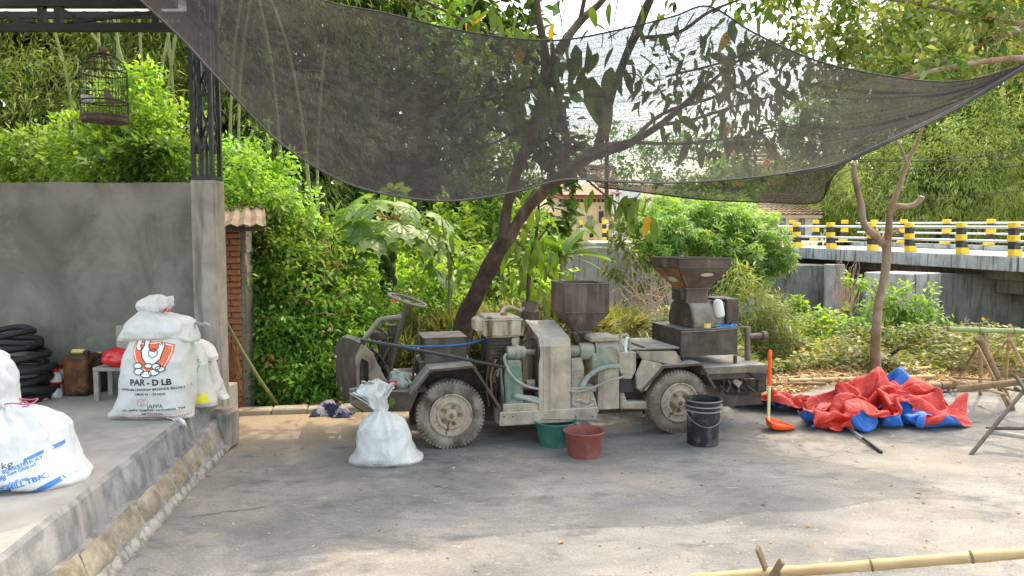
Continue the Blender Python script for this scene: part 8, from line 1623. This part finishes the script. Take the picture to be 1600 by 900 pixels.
limb([(Tq(845,100,7.7), 0.0255), (Tq(780,60,7.7), 0.0204), (Tq(700,20,7.8), 0.0153), (Tq(620,-20,7.9), 0.0102)], 'branch')
limb([(Tq(1030,195,7.6), 0.017), (Tq(1090,185,7.5), 0.0153), (Tq(1150,165,7.4), 0.0119), (Tq(1210,150,7.4), 0.0068)], 'branch')
limb([(Tq(985,222,7.7), 0.017), (Tq(1060,225,7.6), 0.0153), (Tq(1150,215,7.5), 0.0102), (Tq(1230,200,7.5), 0.0051)], 'branch')
limb([(Tq(1000,60,8), 0.02125), (Tq(1060,50,7.9), 0.017), (Tq(1110,18,7.6), 0.0153), (Tq(1180,-10,7.5), 0.0102)], 'branch')
limb([(Tq(900,265,7.8), 0.017), (Tq(940,300,7.5), 0.0102), (Tq(978,322,7.4), 0.00765), (Tq(1000,302,7.3), 0.0051)], 'branch')
limb([(Tq(1040,120,7.8), 0.0102), (Tq(1120,100,7.6), 0.0119), (Tq(1190,75,7.5), 0.0102), (Tq(1250,60,7.5), 0.0068)], 'branch')
limb([(Tq(985,222,7.7), 0.0255), (Tq(1040,175,8.0), 0.02125), (Tq(1120,150,8.3), 0.017), (Tq(1200,110,8.5), 0.01275)], 'branch')
tw = [((820,-20),(830,60),(800,55)), ((870,-10),(880,60),(872,90)), ((965,0),(958,50),(962,62)), ((950,60),(990,30),(1010,-10)), ((1085,20),(1060,60),(1050,90)), ((780,40),(760,60),(735,62)), ((1000,85),(1030,110),(1028,140)), ((975,115),(1000,120),(1010,160))]
for t_ in tw: limb([(Tq(p[0], p[1], 7.6), .008-.002*i) for i, p in enumerate(t_)], 'twig', 'bark', n=6, kk=4)
# leaves as single objects: regions (px, py, spread_x, spread_y, Y, count, scale)
reg = [(1120,120,75,45,7.5,44,.85), (1190,150,70,50,7.4,42,.85), (1100,190,80,40,7.5,34,.85), (1010,110,40,30,7.6,9,.9), (1150,60,60,30,7.5,20,.95), (960,110,30,20,7.6,7,1.2), (840,110,60,50,7.5,22,1.1), (800,170,50,40,7.4,18,1.2), (880,90,60,40,7.6,14,1.1), (760,30,60,22,7.7,24,1.15), (870,40,80,30,7.8,16,1.0), (1000,30,60,30,7.8,12,1.0), (960,305,22,6,7.4,5,1.0), (990,315,12,8,7.3,6,1.2)]
tot = 0
for (px, py, sx, sy, Y, cnt, sc) in reg:
    for k in range(cnt):
        p = Tq(px+random.gauss(0, sx*.6), py+random.gauss(0, sy*.6), Y+random.uniform(-.25, .35)); d = (random.uniform(-.7, .7), random.uniform(-.6, .6), random.uniform(-1.3, -.25))
        put_leaf(tree, p, d, 3 if random.random() < .05 else random.randrange(3), sc*random.uniform(.75, 1.15))
    tot += cnt
for px, py, k_, sc in ((925,150,2,2.0),(940,170,2,1.8),(900,100,2,1.6),(918,95,1,1.6),(955,135,2,1.5),(852,175,2,1.7),(870,170,1,1.9),(806,165,2,1.7),(1012,336,3,1.1),(1020,340,0,1.3),(990,318,3,1.0),(1008,305,0,1.1),(918,305,1,1.0),(926,296,1,1.0)):
    if py < 250: py -= 30
    put_leaf(tree, Tq(px, py, 7.45), (random.uniform(-.2, .2), -.15, -1), k_, sc)
# the rest of the crown (above the frame and behind; unseen overhead blobs added to dapple the yard), past the countable leaves
crown = [rB(B(*q), tl) for q in ((590,-170,6.9,.8,.7,.4),(760,-150,7.0,.9,.7,.4),(930,-120,7.2,1.0,.8,.5),(1100,-80,7.4,.9,.8,.4),(690,-8,7.8,.5,.3,.18),(1250,-60,7.6,.9,.8,.5),(780,110,8.5,.5,.5,.6),(1120,120,8.3,.9,.6,.5),(1180,200,8.4,.6,.5,.4),(600,-330,5.8,.9,.7,.5),(800,-330,5.6,.8,.6,.45),(480,-380,5.6,.7,.6,.4),(980,-300,6.2,.8,.6,.5),(350,-420,5.4,.6,.5,.4))]
bushy('', crown, 470, 9, .24, .15, 'oval', 'lf_mango', tree, front=2, droop=.6, shell=.8, part='crown')
# --- right-hand tree whose leafy boughs come in at the top right
t2 = empty('pale_leaf_tree', (9.0, 8.6, -.05), 'tree with pale yellow-green leafy boughs reaching in at the top right', 'tree')
def T2(px, py, Y): return at(px, py, Y)-t2.location
limb([(Vector((0, 0, 0)), .12), (Vector((.1, 0, 2)), .10), (Vector((-.1, -.1, 3.4)), .08), (Vector((-1.6, -.2, 4.4)), .05)], 'trunk', 'bark', t2)
for pts in (((1720,20,8),(1600,45,8),(1520,75,7.9),(1450,105,7.8),(1380,125,7.7)), ((1700,-60,8),(1560,-40,8.3),(1440,10,8.3),(1370,60,8.2),(1335,110,8.1)), ((1600,40,8),(1500,20,8.1),(1400,0,8.1),(1300,-10,8)), ((1640,90,7.6),(1540,95,7.5),(1440,115,7.4),(1400,128,7.4))):
    limb([(T2(*p), .034-.006*i) for i, p in enumerate(pts)], 'branch', 'bark_tan', t2, n=8)
bl = [rB(B(*q), t2.location) for q in ((1260,40,8.2,.5,.5,.40),(1330,70,8.2,.45,.5,.35),(1420,60,8,.6,.5,.5),(1500,40,8,.6,.5,.5),(1430,110,7.7,.5,.4,.16),(1350,20,8.3,.5,.5,.4),(1580,60,7.9,.5,.5,.5),(1280,90,8,.3,.3,.2),(1600,-20,8.2,.9,.8,.6),(1420,-50,8.2,.9,.8,.5),(1240,0,8.4,.5,.5,.4),(1340,110,7.9,.35,.3,.12))]
bushy('', bl, 420, 9, .16, .12, 'oval', 'lf_pale', t2, front=.9, droop=.35, shell=.75, part='foliage', lump=.5)
bushy('', bl[:6], 90, 9, .16, .13, 'oval', 'lf_mango', t2, front=.9, droop=.4, shell=.75, part='foliage')
# --- papaya
pp = empty('papaya_tree', (at(606, 560, 8.9).x, 8.9, -.3), 'papaya tree with lobed leaves and a column of green fruit', 'tree'); pl_ = pp.location
def Pq(px, py, Y=8.9): return at(px, py, Y)-pl_
limb([(Vector((-.02, 0, 0)), .05), (Pq(604,520), .045), (Pq(606,450), .042), (Pq(612,390), .045), (Pq(618,330), .04)], 'trunk', 'stem', pp)
def pap_leaf(r_=.34):
    m = MB(); vs = [(0, 0, 0)]; fs = []; nl = 8
    def add_l(ang, L_, w):
        d = Vector((math.sin(ang), math.cos(ang), 0)); s = Vector((d.y, -d.x, 0))
        pts = [(.0, .02), (.22, .13), (.42, .20), (.5, .13), (.62, .21), (.7, .11), (.82, .15), (.86, .06), (1.0, .0)]
        b0 = len(vs)
        for t, ww in pts:
            z = -.35*L_*t*t
            vs.append(tuple(d*t*L_+s*ww*w*L_+Vector((0, 0, z+.02*L_)))); vs.append(tuple(d*t*L_+Vector((0, 0, z)))); vs.append(tuple(d*t*L_-s*ww*w*L_+Vector((0, 0, z+.02*L_))))
        for i in range(len(pts)-1):
            a = b0+i*3; fs.append((a, a+1, a+4, a+3)); fs.append((a+1, a+2, a+5, a+4))
    for k in range(nl):
        t = (k/(nl-1)-.5)*R(300); add_l(t, r_*(1-.35*abs(k/(nl-1)-.5)*2), 1.25)
    m.add(vs, fs); o = m.build('papaya_leaf', M['lf_papaya'], recalc=False); return o
po = pap_leaf(); pd = po.data; bpy.data.objects.remove(po)
top = Pq(618, 340)
for k, (px, py, Y) in enumerate(((545,325,8.7),(580,318,8.5),(640,325,8.6),(690,340,8.8),(530,375,8.7),(570,390,8.4),(625,350,8.4),(665,365,8.5),(705,385,8.8),(560,350,8.5),(540,415,8.8),(680,420,8.8),(590,370,8.3),(650,340,9.2),(560,310,9.2),(615,300,9.3),(700,360,9.2))):
    p = Pq(px, py, Y); st_ = p-top; mid = top.lerp(p, .55)+Vector((0, 0, .07)); m = MB(); m.tube([top-Vector((0, 0, random.uniform(0, .25))), mid, p], [.011, .009, .006], 5); m.build('leaf_stalk', M['lf_yellow'] if k % 6 == 0 else M['stem'], pp, smooth=True)
    d = Vector((st_.x, st_.y-.15, -.25-.25*random.random())); put_leaf(pp, p, d, 0, random.uniform(.85, 1.2), random.uniform(-.35, .35), 'papaya_leaf', pd)
for k in range(15):
    a = k*2.4; z = Pq(606, 400).z-.035*k; m = MB(); m.lathe([(0, -.085), (.03, -.075), (.05, -.02), (.045, .03), (.02, .07), (0, .08)], 12); o = m.build('papaya_fruit', M['fruit'] if 'fruit' in M else M.setdefault('fruit', plain('green_papaya_skin', (.045,.075,.025), .45)), pp, smooth=True)
    c_ = Pq(606, 430); o.location = (c_.x+.065*math.cos(a), .065*math.sin(a), z); o.rotation_euler = (random.uniform(-.2, .2), random.uniform(-.2, .2), 0)
# --- broad-leaf sapling below the fork, with hanging large leaves
sp_ = empty('broad_leaf_sapling', (at(828, 470, 8.3).x, 8.3, -.1), 'sapling with large hanging leaves right of the dark trunk', 'sapling'); sl = sp_.location
limb([(Vector((0, 0, 0)), .03), (at(826, 430, 8.3)-sl, .025), (at(838, 370, 8.3)-sl, .02), (at(842, 310, 8.2)-sl, .012)], 'stem', 'bark', sp_, n=8)
limb([(at(828, 400, 8.3)-sl, .012), (at(800, 370, 8.2)-sl, .01), (at(790, 360, 8.2)-sl, .006)], 'stem', 'bark', sp_, n=6); limb([(at(838, 380, 8.3)-sl, .012), (at(860, 350, 8.2)-sl, .008)], 'stem', 'bark', sp_, n=6)
for k in range(75):
    px = random.gauss(828, 24); py = random.gauss(405, 42); put_leaf(sp_, at(px, min(py, 480), 8.3+random.uniform(-.35, .3))-sl, (random.uniform(-.5, .5), random.uniform(-.5, .3), -1), random.randrange(3), random.uniform(.7, 1.15))
sp2 = empty('broad_leaf_sapling', (at(700, 500, 8.6).x, 8.6, -.1), 'young sapling with large drooping leaves between papaya and dark trunk', 'sapling'); sl2 = sp2.location
limb([(Vector((0, 0, 0)), .025), (at(702, 430, 8.6)-sl2, .02), (at(690, 340, 8.6)-sl2, .01)], 'stem', 'stem', sp2, n=8)
for k in range(46):
    g_ = random.random(); px = random.gauss(690, 26) if g_ < .5 else random.gauss(725, 24); py = random.gauss(375, 28) if g_ < .5 else random.gauss(470, 30); put_leaf(sp2, at(px, py, 8.6+random.uniform(-.4, .3))-sl2, (random.uniform(-.8, .8), random.uniform(-.6, .3), random.uniform(-1, -.1)), random.randrange(3), random.uniform(.6, 1.0))
# --- banana plants
def ban_leaf(L_, W_):
    m = MB(); vs = []; fs = []; n_ = 12
    for i in range(n_+1):
        t = i/n_; w = W_/2*(math.sin(math.pi*(.08+.90*t))**.55); z = .10*L_*t-.42*L_*t*t
        j = 1+.10*math.sin(i*5.1)
        vs += [(-w*j, t*L_, z+.10*w), (0, t*L_, z), (w*(2-j), t*L_, z+.10*w)]
        if i: b_ = i*3; fs += [(b_-3, b_-2, b_+1, b_), (b_-2, b_-1, b_+2, b_+1)]
    m.add(vs, fs); o = m.build('banana_leaf', M['lf_banana'], recalc=False); return o
bo = ban_leaf(1.0, .26); bdta = bo.data; bpy.data.objects.remove(bo)
for (px, pyb, Y, sc, lab, lv) in ((878,405,14,1.0,'banana plant with one upright new leaf before the cream house',((-.1,0,1,1.1),(-1,.1,.5,1.1),(1,0,.5,.9),(-.9,-.3,-.05,1.1),(.9,-.2,-.1,1.0),(-.5,-.5,.6,.9),(.4,.4,.7,.9),(-1,.2,.15,1.2),(1,.2,.2,1))),
                              (800,370,15,1.0,'banana plant with arching leaves left of the fork in the tree',((-.6,0,.7,1.2),(-1,0,.2,1.3),(.8,-.2,.5,1.1),(.2,0,1,1.2),(-.9,-.3,-.1,1.1),(.9,0,.1,1)))):
    b0 = at(px, pyb, Y); e = empty('banana_plant', (b0.x, Y, b0.z-1.2), lab, 'banana plant')
    m = MB(); m.tube([(0, 0, 0), (.02, 0, .8), (0, 0, 1.35)], [.10, .085, .05], 10); m.build('stem', M['stem'], e, smooth=True)
    for d in lv: put_leaf(e, Vector((0, 0, 1.25)), d[:3], 0, d[3]*sc, random.uniform(-.3, .3), 'banana_leaf', bdta)
# --- cassava bush in the centre
cs = empty('cassava_bush', (at(1090, 480, 12).x, 12, -.4), 'large bright green bush with finger-shaped leaves behind the hoppers', 'bush'); cl_ = cs.location
bl = [rB(B(*q), cl_) for q in ((1040,360,11.8,.45,.5,.33),(1075,345,12.2,.5,.5,.33),(1120,350,12.2,.6,.6,.45),(1170,380,12,.5,.5,.45),(1130,400,11.8,.6,.5,.4),(1030,395,11.6,.25,.3,.2),(1200,410,11.8,.35,.3,.25),(1150,430,11.7,.35,.35,.3),(985,345,12,.2,.3,.2),(1020,325,12.3,.3,.3,.18))]
bushy('', bl, 620, 8, .16, .14, 'palm5', 'lf_cassava', cs, droop=.45, lump=.7, shell=.5, flat=0, part='foliage')
bushy('', [rB(B(985,400,11.3,.28,.3,.33), cl_), rB(B(1010,430,11.3,.24,.3,.26), cl_), rB(B(970,360,11.5,.2,.25,.25), cl_)], 60, 8, .13, .13, 'oval', 'lf_pale', cs, droop=.5, part='foliage', lump=.5)
m = MB()
for k in range(9): x = random.uniform(-1, 1); m.tube([(x*.3, 0, 0), (x*.7, 0, 1.2), (x, 0, 2.0)], [.03, .02, .01], 6)
m.build('stems', M['twig'], cs)
# bushes to the right of the hopper / along the wall
o = bushy('willowy_bush', [B(1172,480,10.4,.28,.3,.38), B(1195,510,10.2,.25,.25,.25), B(1150,440,10.8,.25,.25,.25)], 110, 12, .15, .15, 'blade', 'lf_pale', droop=.3, rand=.7, shell=.7); tag(o, 'thin-leaved pale bush right of the mill hopper', 'bush')
tw_ = MB()
for k in range(70):
    p = at(random.gauss(1005, 22), random.gauss(485, 18), 10.2+random.uniform(-.3, .3)); q = p+Vector((random.uniform(-.35, .35), random.uniform(-.1, .1), random.uniform(-.1, .5))); r_ = q+Vector((random.uniform(-.2, .2), 0, random.uniform(-.15, .2))); tw_.tube([p, q, r_], [.006, .004, .002], 4)
o = tw_.build('dry_bush', M['twig']); tag(o, 'dry leafless pinkish bush between the two hoppers', 'bush')
tw_ = MB()
for k in range(45):
    p = at(random.gauss(1322, 6), 485, 15.5); q = p+Vector((random.uniform(-.25, .25), 0, random.uniform(.3, .9))); tw_.tube([p, q, q+Vector((random.uniform(-.2, .2), 0, random.uniform(.05, .4)))], [.009, .006, .003], 4)
o = tw_.build('dry_bush', M['twig']); tag(o, 'small bare dry bush in front of the bridge opening', 'bush')
# palmate young tree right, ground cover
yt = empty('young_tree', (at(1400, 560, 12).x, 12, -.2), 'young tree with layered fern-like leaves behind the bare trunk', 'tree'); yl_ = yt.location
m = MB()
for (px, py) in ((1350,440),(1380,490),(1430,470),(1455,495),(1410,455),(1345,500),(1440,520),(1390,440)):
    q = at(px, py, 12)-yl_; m.tube([(0, 0, 0), (q.x*.3, 0, q.z*.6), (q.x*.8, 0, q.z*.97), (q.x*1.05, -.05, q.z)], [.025, .018, .01, .005], 6)
m.build('trunk', M['stem'], yt)
bl = [rB(B(*q), yl_) for q in ((1352,440,12,.30,.25,.10),(1340,490,12,.34,.25,.12),(1390,470,12,.35,.3,.16),(1435,490,11.9,.32,.3,.14),(1430,455,12,.26,.25,.09),(1410,510,11.9,.4,.3,.16),(1370,520,11.9,.3,.25,.14),(1450,535,12,.3,.2,.1))]
bushy('', bl, 170, 14, .15, .10, 'diamond', 'lf_bright', yt, droop=.5, lump=.3, shell=.6)
lit = empty('leafy_sapling', (at(1243, 520, 12.5).x, 12.5, -.2), 'slim sapling with a tuft of leaves below the bridge abutment', 'sapling')
m = MB(); q = at(1243, 478, 12.5)-lit.location; m.tube([(0, 0, 0), (0, 0, q.z)], [.012, .006], 6); m.build('stem', M['stem'], lit); bushy('', [((0, 0, q.z), (.14, .12, .10))], 28, 12, .09, .11, 'diamond', 'lf_bright', lit, droop=.6)
# weeds bank and ground cover
def cover(name, x0, x1, y0, y1, n_, size, tmpl, mat, lab, cat, h=.2, cond=None, up=.35, hs=1):
    X = rng.uniform(x0, x1, n_); Y = rng.uniform(y0, y1, n_)
    if cond is not None: k_ = cond(X, Y); X, Y = X[k_], Y[k_]
    hh_ = np.array([max(0, .5+1.1*noise.noise(Vector((x*1.1, y*1.1, hs)))) for x, y in zip(X, Y)])*h
    Z = np.array([terr(x, y) for x, y in zip(X, Y)])+.03+hh_*rng.random(len(X))**.6
    D = rng.normal(size=(len(X), 3)); D[:, 2] = np.abs(D[:, 2])*up
    o = leaf_mesh(name, np.stack([X, Y, Z], 1), D, size*rng.uniform(.6, 1.3, len(X)), tmpl, M[mat]); return tag(o, lab, cat, kind='stuff')
cover('ground_cover', 2.4, 7.6, 8.9, 13.2, 30000, .085, 'diamond', 'lf_cover', 'low leafy ground cover between the yard and the bridge', 'ground cover', .5)
cover('ground_cover', 2.9, 6.6, 10.6, 13.0, 12000, .10, 'diamond', 'lf_bright', 'brighter weeds heaped toward the bridge piers', 'ground cover', .55)
cover('weeds', .6, 3.2, 8.8, 13, 12000, .10, 'diamond', 'lf_cover', 'weeds behind the truck tail', 'weeds', .6)
cover('weeds', 2.6, 4.2, 9.2, 12, 9000, .10, 'blade', 'lf_pale', 'thin pale weeds right of the truck tail', 'weeds', 1.1, up=1.2)
cover('weeds', -2.4, .9, 7.6, 11, 16000, .09, 'diamond', 'lf_bright', 'green weeds behind the truck cab', 'weeds', .45, cond=lambda X, Y: (X < -1.3) | (Y > 9.0))
cover('leaf_litter', -2.2, 5.8, 7.25, 9.8, 9000, .075, 'diamond', 'lf_litter', 'dry leaf litter along the back of the yard', 'leaf litter', .03, cond=lambda X, Y: Y > np.interp(X, [-2.3,-1,.2,1.6,2.7,3.6,5,6.2], [7.05,7.12,7.2,7.35,7.6,8.3,8.45,8.3]))
cover('leaf_litter', .6, 5.8, 8.0, 9.6, 2600, .13, 'blade', 'lf_litter', 'dead grass and bamboo sheaths behind the tarpaulin', 'leaf litter', .06, cond=lambda X, Y: Y > np.interp(X, [.2,1.6,2.7,3.6,5,6.2], [7.2,7.35,7.6,8.3,8.45,8.3]))
# a few fallen leaves on the yard
for k, (px, py) in enumerate(((1537,637),(1345,722),(880,846),(470,700),(1432,772),(1100,760),(690,760),(330,742))):
    m = MB(); V, F = TP['oval']; q = Matrix.Rotation(k*1.3, 3, 'Z'); m.add([q @ Vector(tuple(v*np.array([1, 1, .3])*(.055 if k else .11)))+Vector((0, 0, .010)) for v in V], F)
    o = m.build('fallen_leaf', M['lf_litter'] if k else M['lf_cover'], recalc=False); o.location = gp(px, py); tag(o, ['green-brown fallen leaf between the tarpaulin and the trestle','fallen leaf before the squeegee handle','lone fallen leaf on the open yard in front','fallen leaf in the dappled light near the ledge','fallen leaf on the sunlit yard at right','fallen leaf in front of the black bucket','fallen leaf in front of the front wheel','fallen leaf by the stone ledge'][k], 'leaf', 'fallen leaves on the yard')
# grit, chaff and twigs scattered on the yard: nobody could count them
n_ = 2600; X = rng.uniform(-2.0, 5.0, n_); Y = rng.uniform(2.6, 7.2, n_); k_ = (X > -1.75-(Y-3.2)*.125)
X, Y = X[k_], Y[k_]; P = np.stack([X, Y, np.full(len(X), .004)], 1); D = rng.normal(size=(len(X), 3)); D[:, 2] *= .08
o = leaf_mesh('grit', P, D, .012*rng.lognormal(0, .6, len(X)).clip(.3, 3.2), 'diamond', M['lf_litter']); tag(o, 'chaff and grit scattered over the concrete yard', 'grit', kind='stuff')
# bare pruned tree
bt = empty('bare_tree', (at(1369, 558, 8.9).x, 8.9, -.03), 'pruned bare tree with pinkish-tan bark and forked stubs', 'tree'); bo_ = bt.location
def Bq(px, py, Y=8.9): return at(px, py, Y)-bo_
limb([(Vector((0, 0, 0)), 0.063), (Bq(1369,520), 0.0546), (Bq(1374,480), 0.0504), (Bq(1381,430), 0.0504), (Bq(1384,395), 0.0546), (Bq(1383,375), 0.0588)], 'trunk', 'bark_tan', bt)
limb([(Bq(1384,385), 0.0504), (Bq(1368,370), 0.0462), (Bq(1352,352), 0.042), (Bq(1345,320), 0.03528), (Bq(1338,290), 0.0336), (Bq(1332,254), 0.02856)], 'branch', 'bark_tan', bt)
limb([(Bq(1386,385), 0.042), (Bq(1390,350), 0.042), (Bq(1391,325), 0.0378), (Bq(1402,300), 0.0294), (Bq(1412,270), 0.02772), (Bq(1420,250), 0.0252), (Bq(1432,225), 0.01848), (Bq(1444,190), 0.01344)], 'branch', 'bark_tan', bt)
limb([(Bq(1418,255), 0.02016), (Bq(1410,235), 0.01512), (Bq(1398,217), 0.01176), (Bq(1370,190), 0.00672)], 'branch', 'bark_tan', bt, n=8)
limb([(Bq(1391,332), 0.0336), (Bq(1400,322), 0.0378), (Bq(1418,322), 0.0336), (Bq(1432,318), 0.03528), (Bq(1441,307), 0.03192)], 'branch_stub', 'bark_tan', bt)
limb([(Bq(1380,385), 0.0252), (Bq(1372,365), 0.0168), (Bq(1360,355), 0.01176)], 'branch_stub', 'bark_tan', bt, n=8); limb([(Bq(1388,372), 0.02352), (Bq(1400,362), 0.0168), (Bq(1408,364), 0.01176)], 'branch_stub', 'bark_tan', bt, n=8)
o = MB().tube([gp(1394, 572)+Vector((0, .3, 0)), at(1408, 542, 8.9)], [.03, .022], 8).build('cut_stump', M['bark'], smooth=True); tag(o, 'leaning dark cut stump just right of the bare tree', 'stump')
# ================================================================ SHADE NET
near = [(150,-70,3.3),(215,-4,3.5),(285,62,3.75),(340,122,3.8),(430,217,4.1),(520,276,4.18),(600,303,4.33),(700,314,4.48),(800,301,4.58),(880,281,4.68),(960,284,4.78),(1050,286,4.88),(1150,280,4.93),(1230,270,4.98),(1310,253,5.2),(1400,213,5.3),(1500,163,5.6),(1598,104,5.7),(1640,80,5.72)]
far = [(90,-230,6.4),(150,-190,6.6),(260,-110,6.9),(340,-70,7.0),(430,-25,7.2),(520,5,7.3),(600,20,7.4),(700,44,7.4),(800,60,7.4),(880,62,7.4),(960,48,7.3),(1050,26,7.2),(1108,10,7.2),(1180,52,7.1),(1280,96,6.9),(1400,121,6.6),(1500,127,6.2),(1598,101,5.85),(1640,78,5.75)]
NU, NV = 260, 70
pa_ = smooth_path([at(*p) for p in near], 12); pb_ = smooth_path([at(*p) for p in far], 12)
def samp(P, t): f = t*(len(P)-1); i = min(int(f), len(P)-2); return P[i].lerp(P[i+1], f-i)
nm = MB(); vs = []
for i in range(NU+1):
    t = i/NU; a, b_ = samp(pa_, t), samp(pb_, t)
    for j in range(NV+1):
        s = j/NV; p = a.lerp(b_, s); sag = .16*math.sin(math.pi*s)*math.sin(math.pi*min(1, t*1.05))**.7; p.z -= sag*.55
        w = noise.noise(Vector((t*9, s*3, 0)))*.05+noise.noise(Vector((t*5+s*4, s*20, 3)))*.045+noise.noise(Vector((t*60, s*9, 5)))*.008
        e = min(1, 5*s, 5*(1-s))
        p.z += w*e; p.y += .02*noise.noise(Vector((t*30, s*12, 9)))*e
        vs.append(p)
fs = [(i*(NV+1)+j, i*(NV+1)+j+1, (i+1)*(NV+1)+j+1, (i+1)*(NV+1)+j) for i in range(NU) for j in range(NV)]
m, nt, b = newmat('black_shade_netting')
uv = N(nt, "ShaderNodeUVMap"); 
thr = noise_n(nt, 1.0, 4, .7, 0, vec=uv.outputs[0], stretch=(9, 420, 1))       # long threads
thr2 = noise_n(nt, 1.0, 3, .6, 0, vec=uv.outputs[0], stretch=(500, 120, 1))
big = noise_n(nt, 1.0, 4, .55, .4, vec=uv.outputs[0], stretch=(5, 40, 1))
def madd(a, k, c):
    n_ = N(nt, "ShaderNodeMath", operation='MULTIPLY_ADD'); nt.links.new(a, n_.inputs[0]); n_.inputs[1].default_value = k
    if hasattr(c, 'links'): nt.links.new(c, n_.inputs[2])
    else: n_.inputs[2].default_value = c
    return n_.outputs[0]
al = madd(thr, 1.0, madd(thr2, .75, madd(big, .3, -.40)))
al = ramp(nt, al, [(.34, (.24,)*3), (.50, (.55,)*3), (.66, (.90,)*3)]).outputs[0]
hole = noise_n(nt, 1.0, 2, .5, 0, vec=uv.outputs[0], stretch=(260, 200, 1)); hr = ramp(nt, hole, [(.66, (0,0,0)), (.70, (1,1,1))]).outputs[0]
sxy = N(nt, "ShaderNodeSeparateXYZ"); nt.links.new(uv.outputs[0], sxy.inputs[0])     # bunched denser towards the gathered left corner
bun = ramp(nt, sxy.outputs[0], [(.12, (1,1,1)), (.50, (.35,)*3), (.62, (0,0,0)), (.85, (.35,)*3), (1, (1,1,1))]).outputs[0]
al = mixc(nt, bun, al, (.80,)*3+(1,))
hm = N(nt, "ShaderNodeMix", data_type='FLOAT'); nt.links.new(hr, hm.inputs[0]); nt.links.new(al, hm.inputs[2]); hm.inputs[3].default_value = .12
dif = N(nt, "ShaderNodeBsdfDiffuse"); dif.inputs[0].default_value = (.046,.043,.043,1)
trl = N(nt, "ShaderNodeBsdfTranslucent"); trl.inputs[0].default_value = (.042,.039,.041,1)
gls = N(nt, "ShaderNodeBsdfGlossy"); gls.inputs['Roughness'].default_value = .5; gls.inputs[0].default_value = (.3,.3,.3,1)
m1 = N(nt, "ShaderNodeMixShader"); m1.inputs[0].default_value = .55; nt.links.new(dif.outputs[0], m1.inputs[1]); nt.links.new(trl.outputs[0], m1.inputs[2])
m2 = N(nt, "ShaderNodeMixShader"); m2.inputs[0].default_value = .02; nt.links.new(m1.outputs[0], m2.inputs[1]); nt.links.new(gls.outputs[0], m2.inputs[2])
tr_ = N(nt, "ShaderNodeBsdfTransparent"); m3 = N(nt, "ShaderNodeMixShader"); nt.links.new(hm.outputs[0], m3.inputs[0]); nt.links.new(tr_.outputs[0], m3.inputs[1]); nt.links.new(m2.outputs[0], m3.inputs[2])
nt.links.new(m3.outputs[0], nt.nodes["Material Output"].inputs[0]); M['net'] = m
net = empty('shade_net', at(800, 200, 6.3), 'large sagging black shade net stretched over the truck from canopy to right edge', 'shade net')
def netmesh(name, vs, fs, nu, nv, mat=None):
    m = MB(); m.add([p-net.location for p in vs], fs); o = m.build(name, mat or M['net'], net, recalc=False, smooth=True, angle=180)
    uvl = o.data.uv_layers.new(name='UVMap'); arr = np.zeros((len(o.data.loops), 2), np.float32); li = np.zeros(len(o.data.loops), np.int32); o.data.loops.foreach_get('vertex_index', li)
    arr[:, 0] = (li//(nv+1))/nu; arr[:, 1] = (li % (nv+1))/nv; uvl.data.foreach_set('uv', arr.ravel()); return o
netmesh('netting', vs, fs, NU, NV)
hem = plain('net_hem', (.045,.042,.042), .8)
mm_ = MB(); mm_.tube([p-net.location for p in pa_], .006, 6); mm_.build('hem', hem, net, smooth=True)
mm_ = MB(); mm_.tube([p-net.location for p in pb_], .009, 6); mm_.build('hem', hem, net, smooth=True)
# rolled cord on the far right of the near edge
cr = smooth_path([at(p[0], p[1]+3, p[2]) for p in near if p[0] > 1200], 8); mm_ = MB(); mm_.tube([p-net.location for p in cr], .012, 6); mm_.build('edge_rope', M['rubber'], net, smooth=True)
# drooping rear flap
ft = [(925,279,6.3),(1000,282,6.3),(1100,282,6.3),(1200,274,6.3),(1290,262,6.2),(1330,248,6.0)]; fb = [(935,292,6.9),(1000,300,6.9),(1100,312,6.8),(1200,316,6.8),(1278,316,6.7),(1292,285,6.4)]
a_ = smooth_path([at(*p) for p in ft], 10); b2 = smooth_path([at(*p) for p in fb], 10); vs = []; nu, nv = 80, 14
for i in range(nu+1):
    for j in range(nv+1):
        p = samp(a_, i/nu).lerp(samp(b2, i/nu), j/nv); p.y += .04*noise.noise(Vector((i*.12, j*.2, 0))); vs.append(p)
fs = [(i*(nv+1)+j, i*(nv+1)+j+1, (i+1)*(nv+1)+j+1, (i+1)*(nv+1)+j) for i in range(nu) for j in range(nv)]
netmesh('net_flap', vs, fs, nu*6, nv*6)
mm_ = MB(); mm_.tube([p-net.location for p in b2], .007, 5); mm_.build('hem', hem, net)
mm_ = MB(); a = at(1605, 98, 5.75); mm_.tube([a-net.location, at(1760, 20, 6.0)-net.location], .006, 5); a = at(1108, 12, 7.2); mm_.tube([a-net.location, at(1106, -20, 7.5)-net.location], .006, 5); mm_.build('tie_rope', M['rubber'], net)
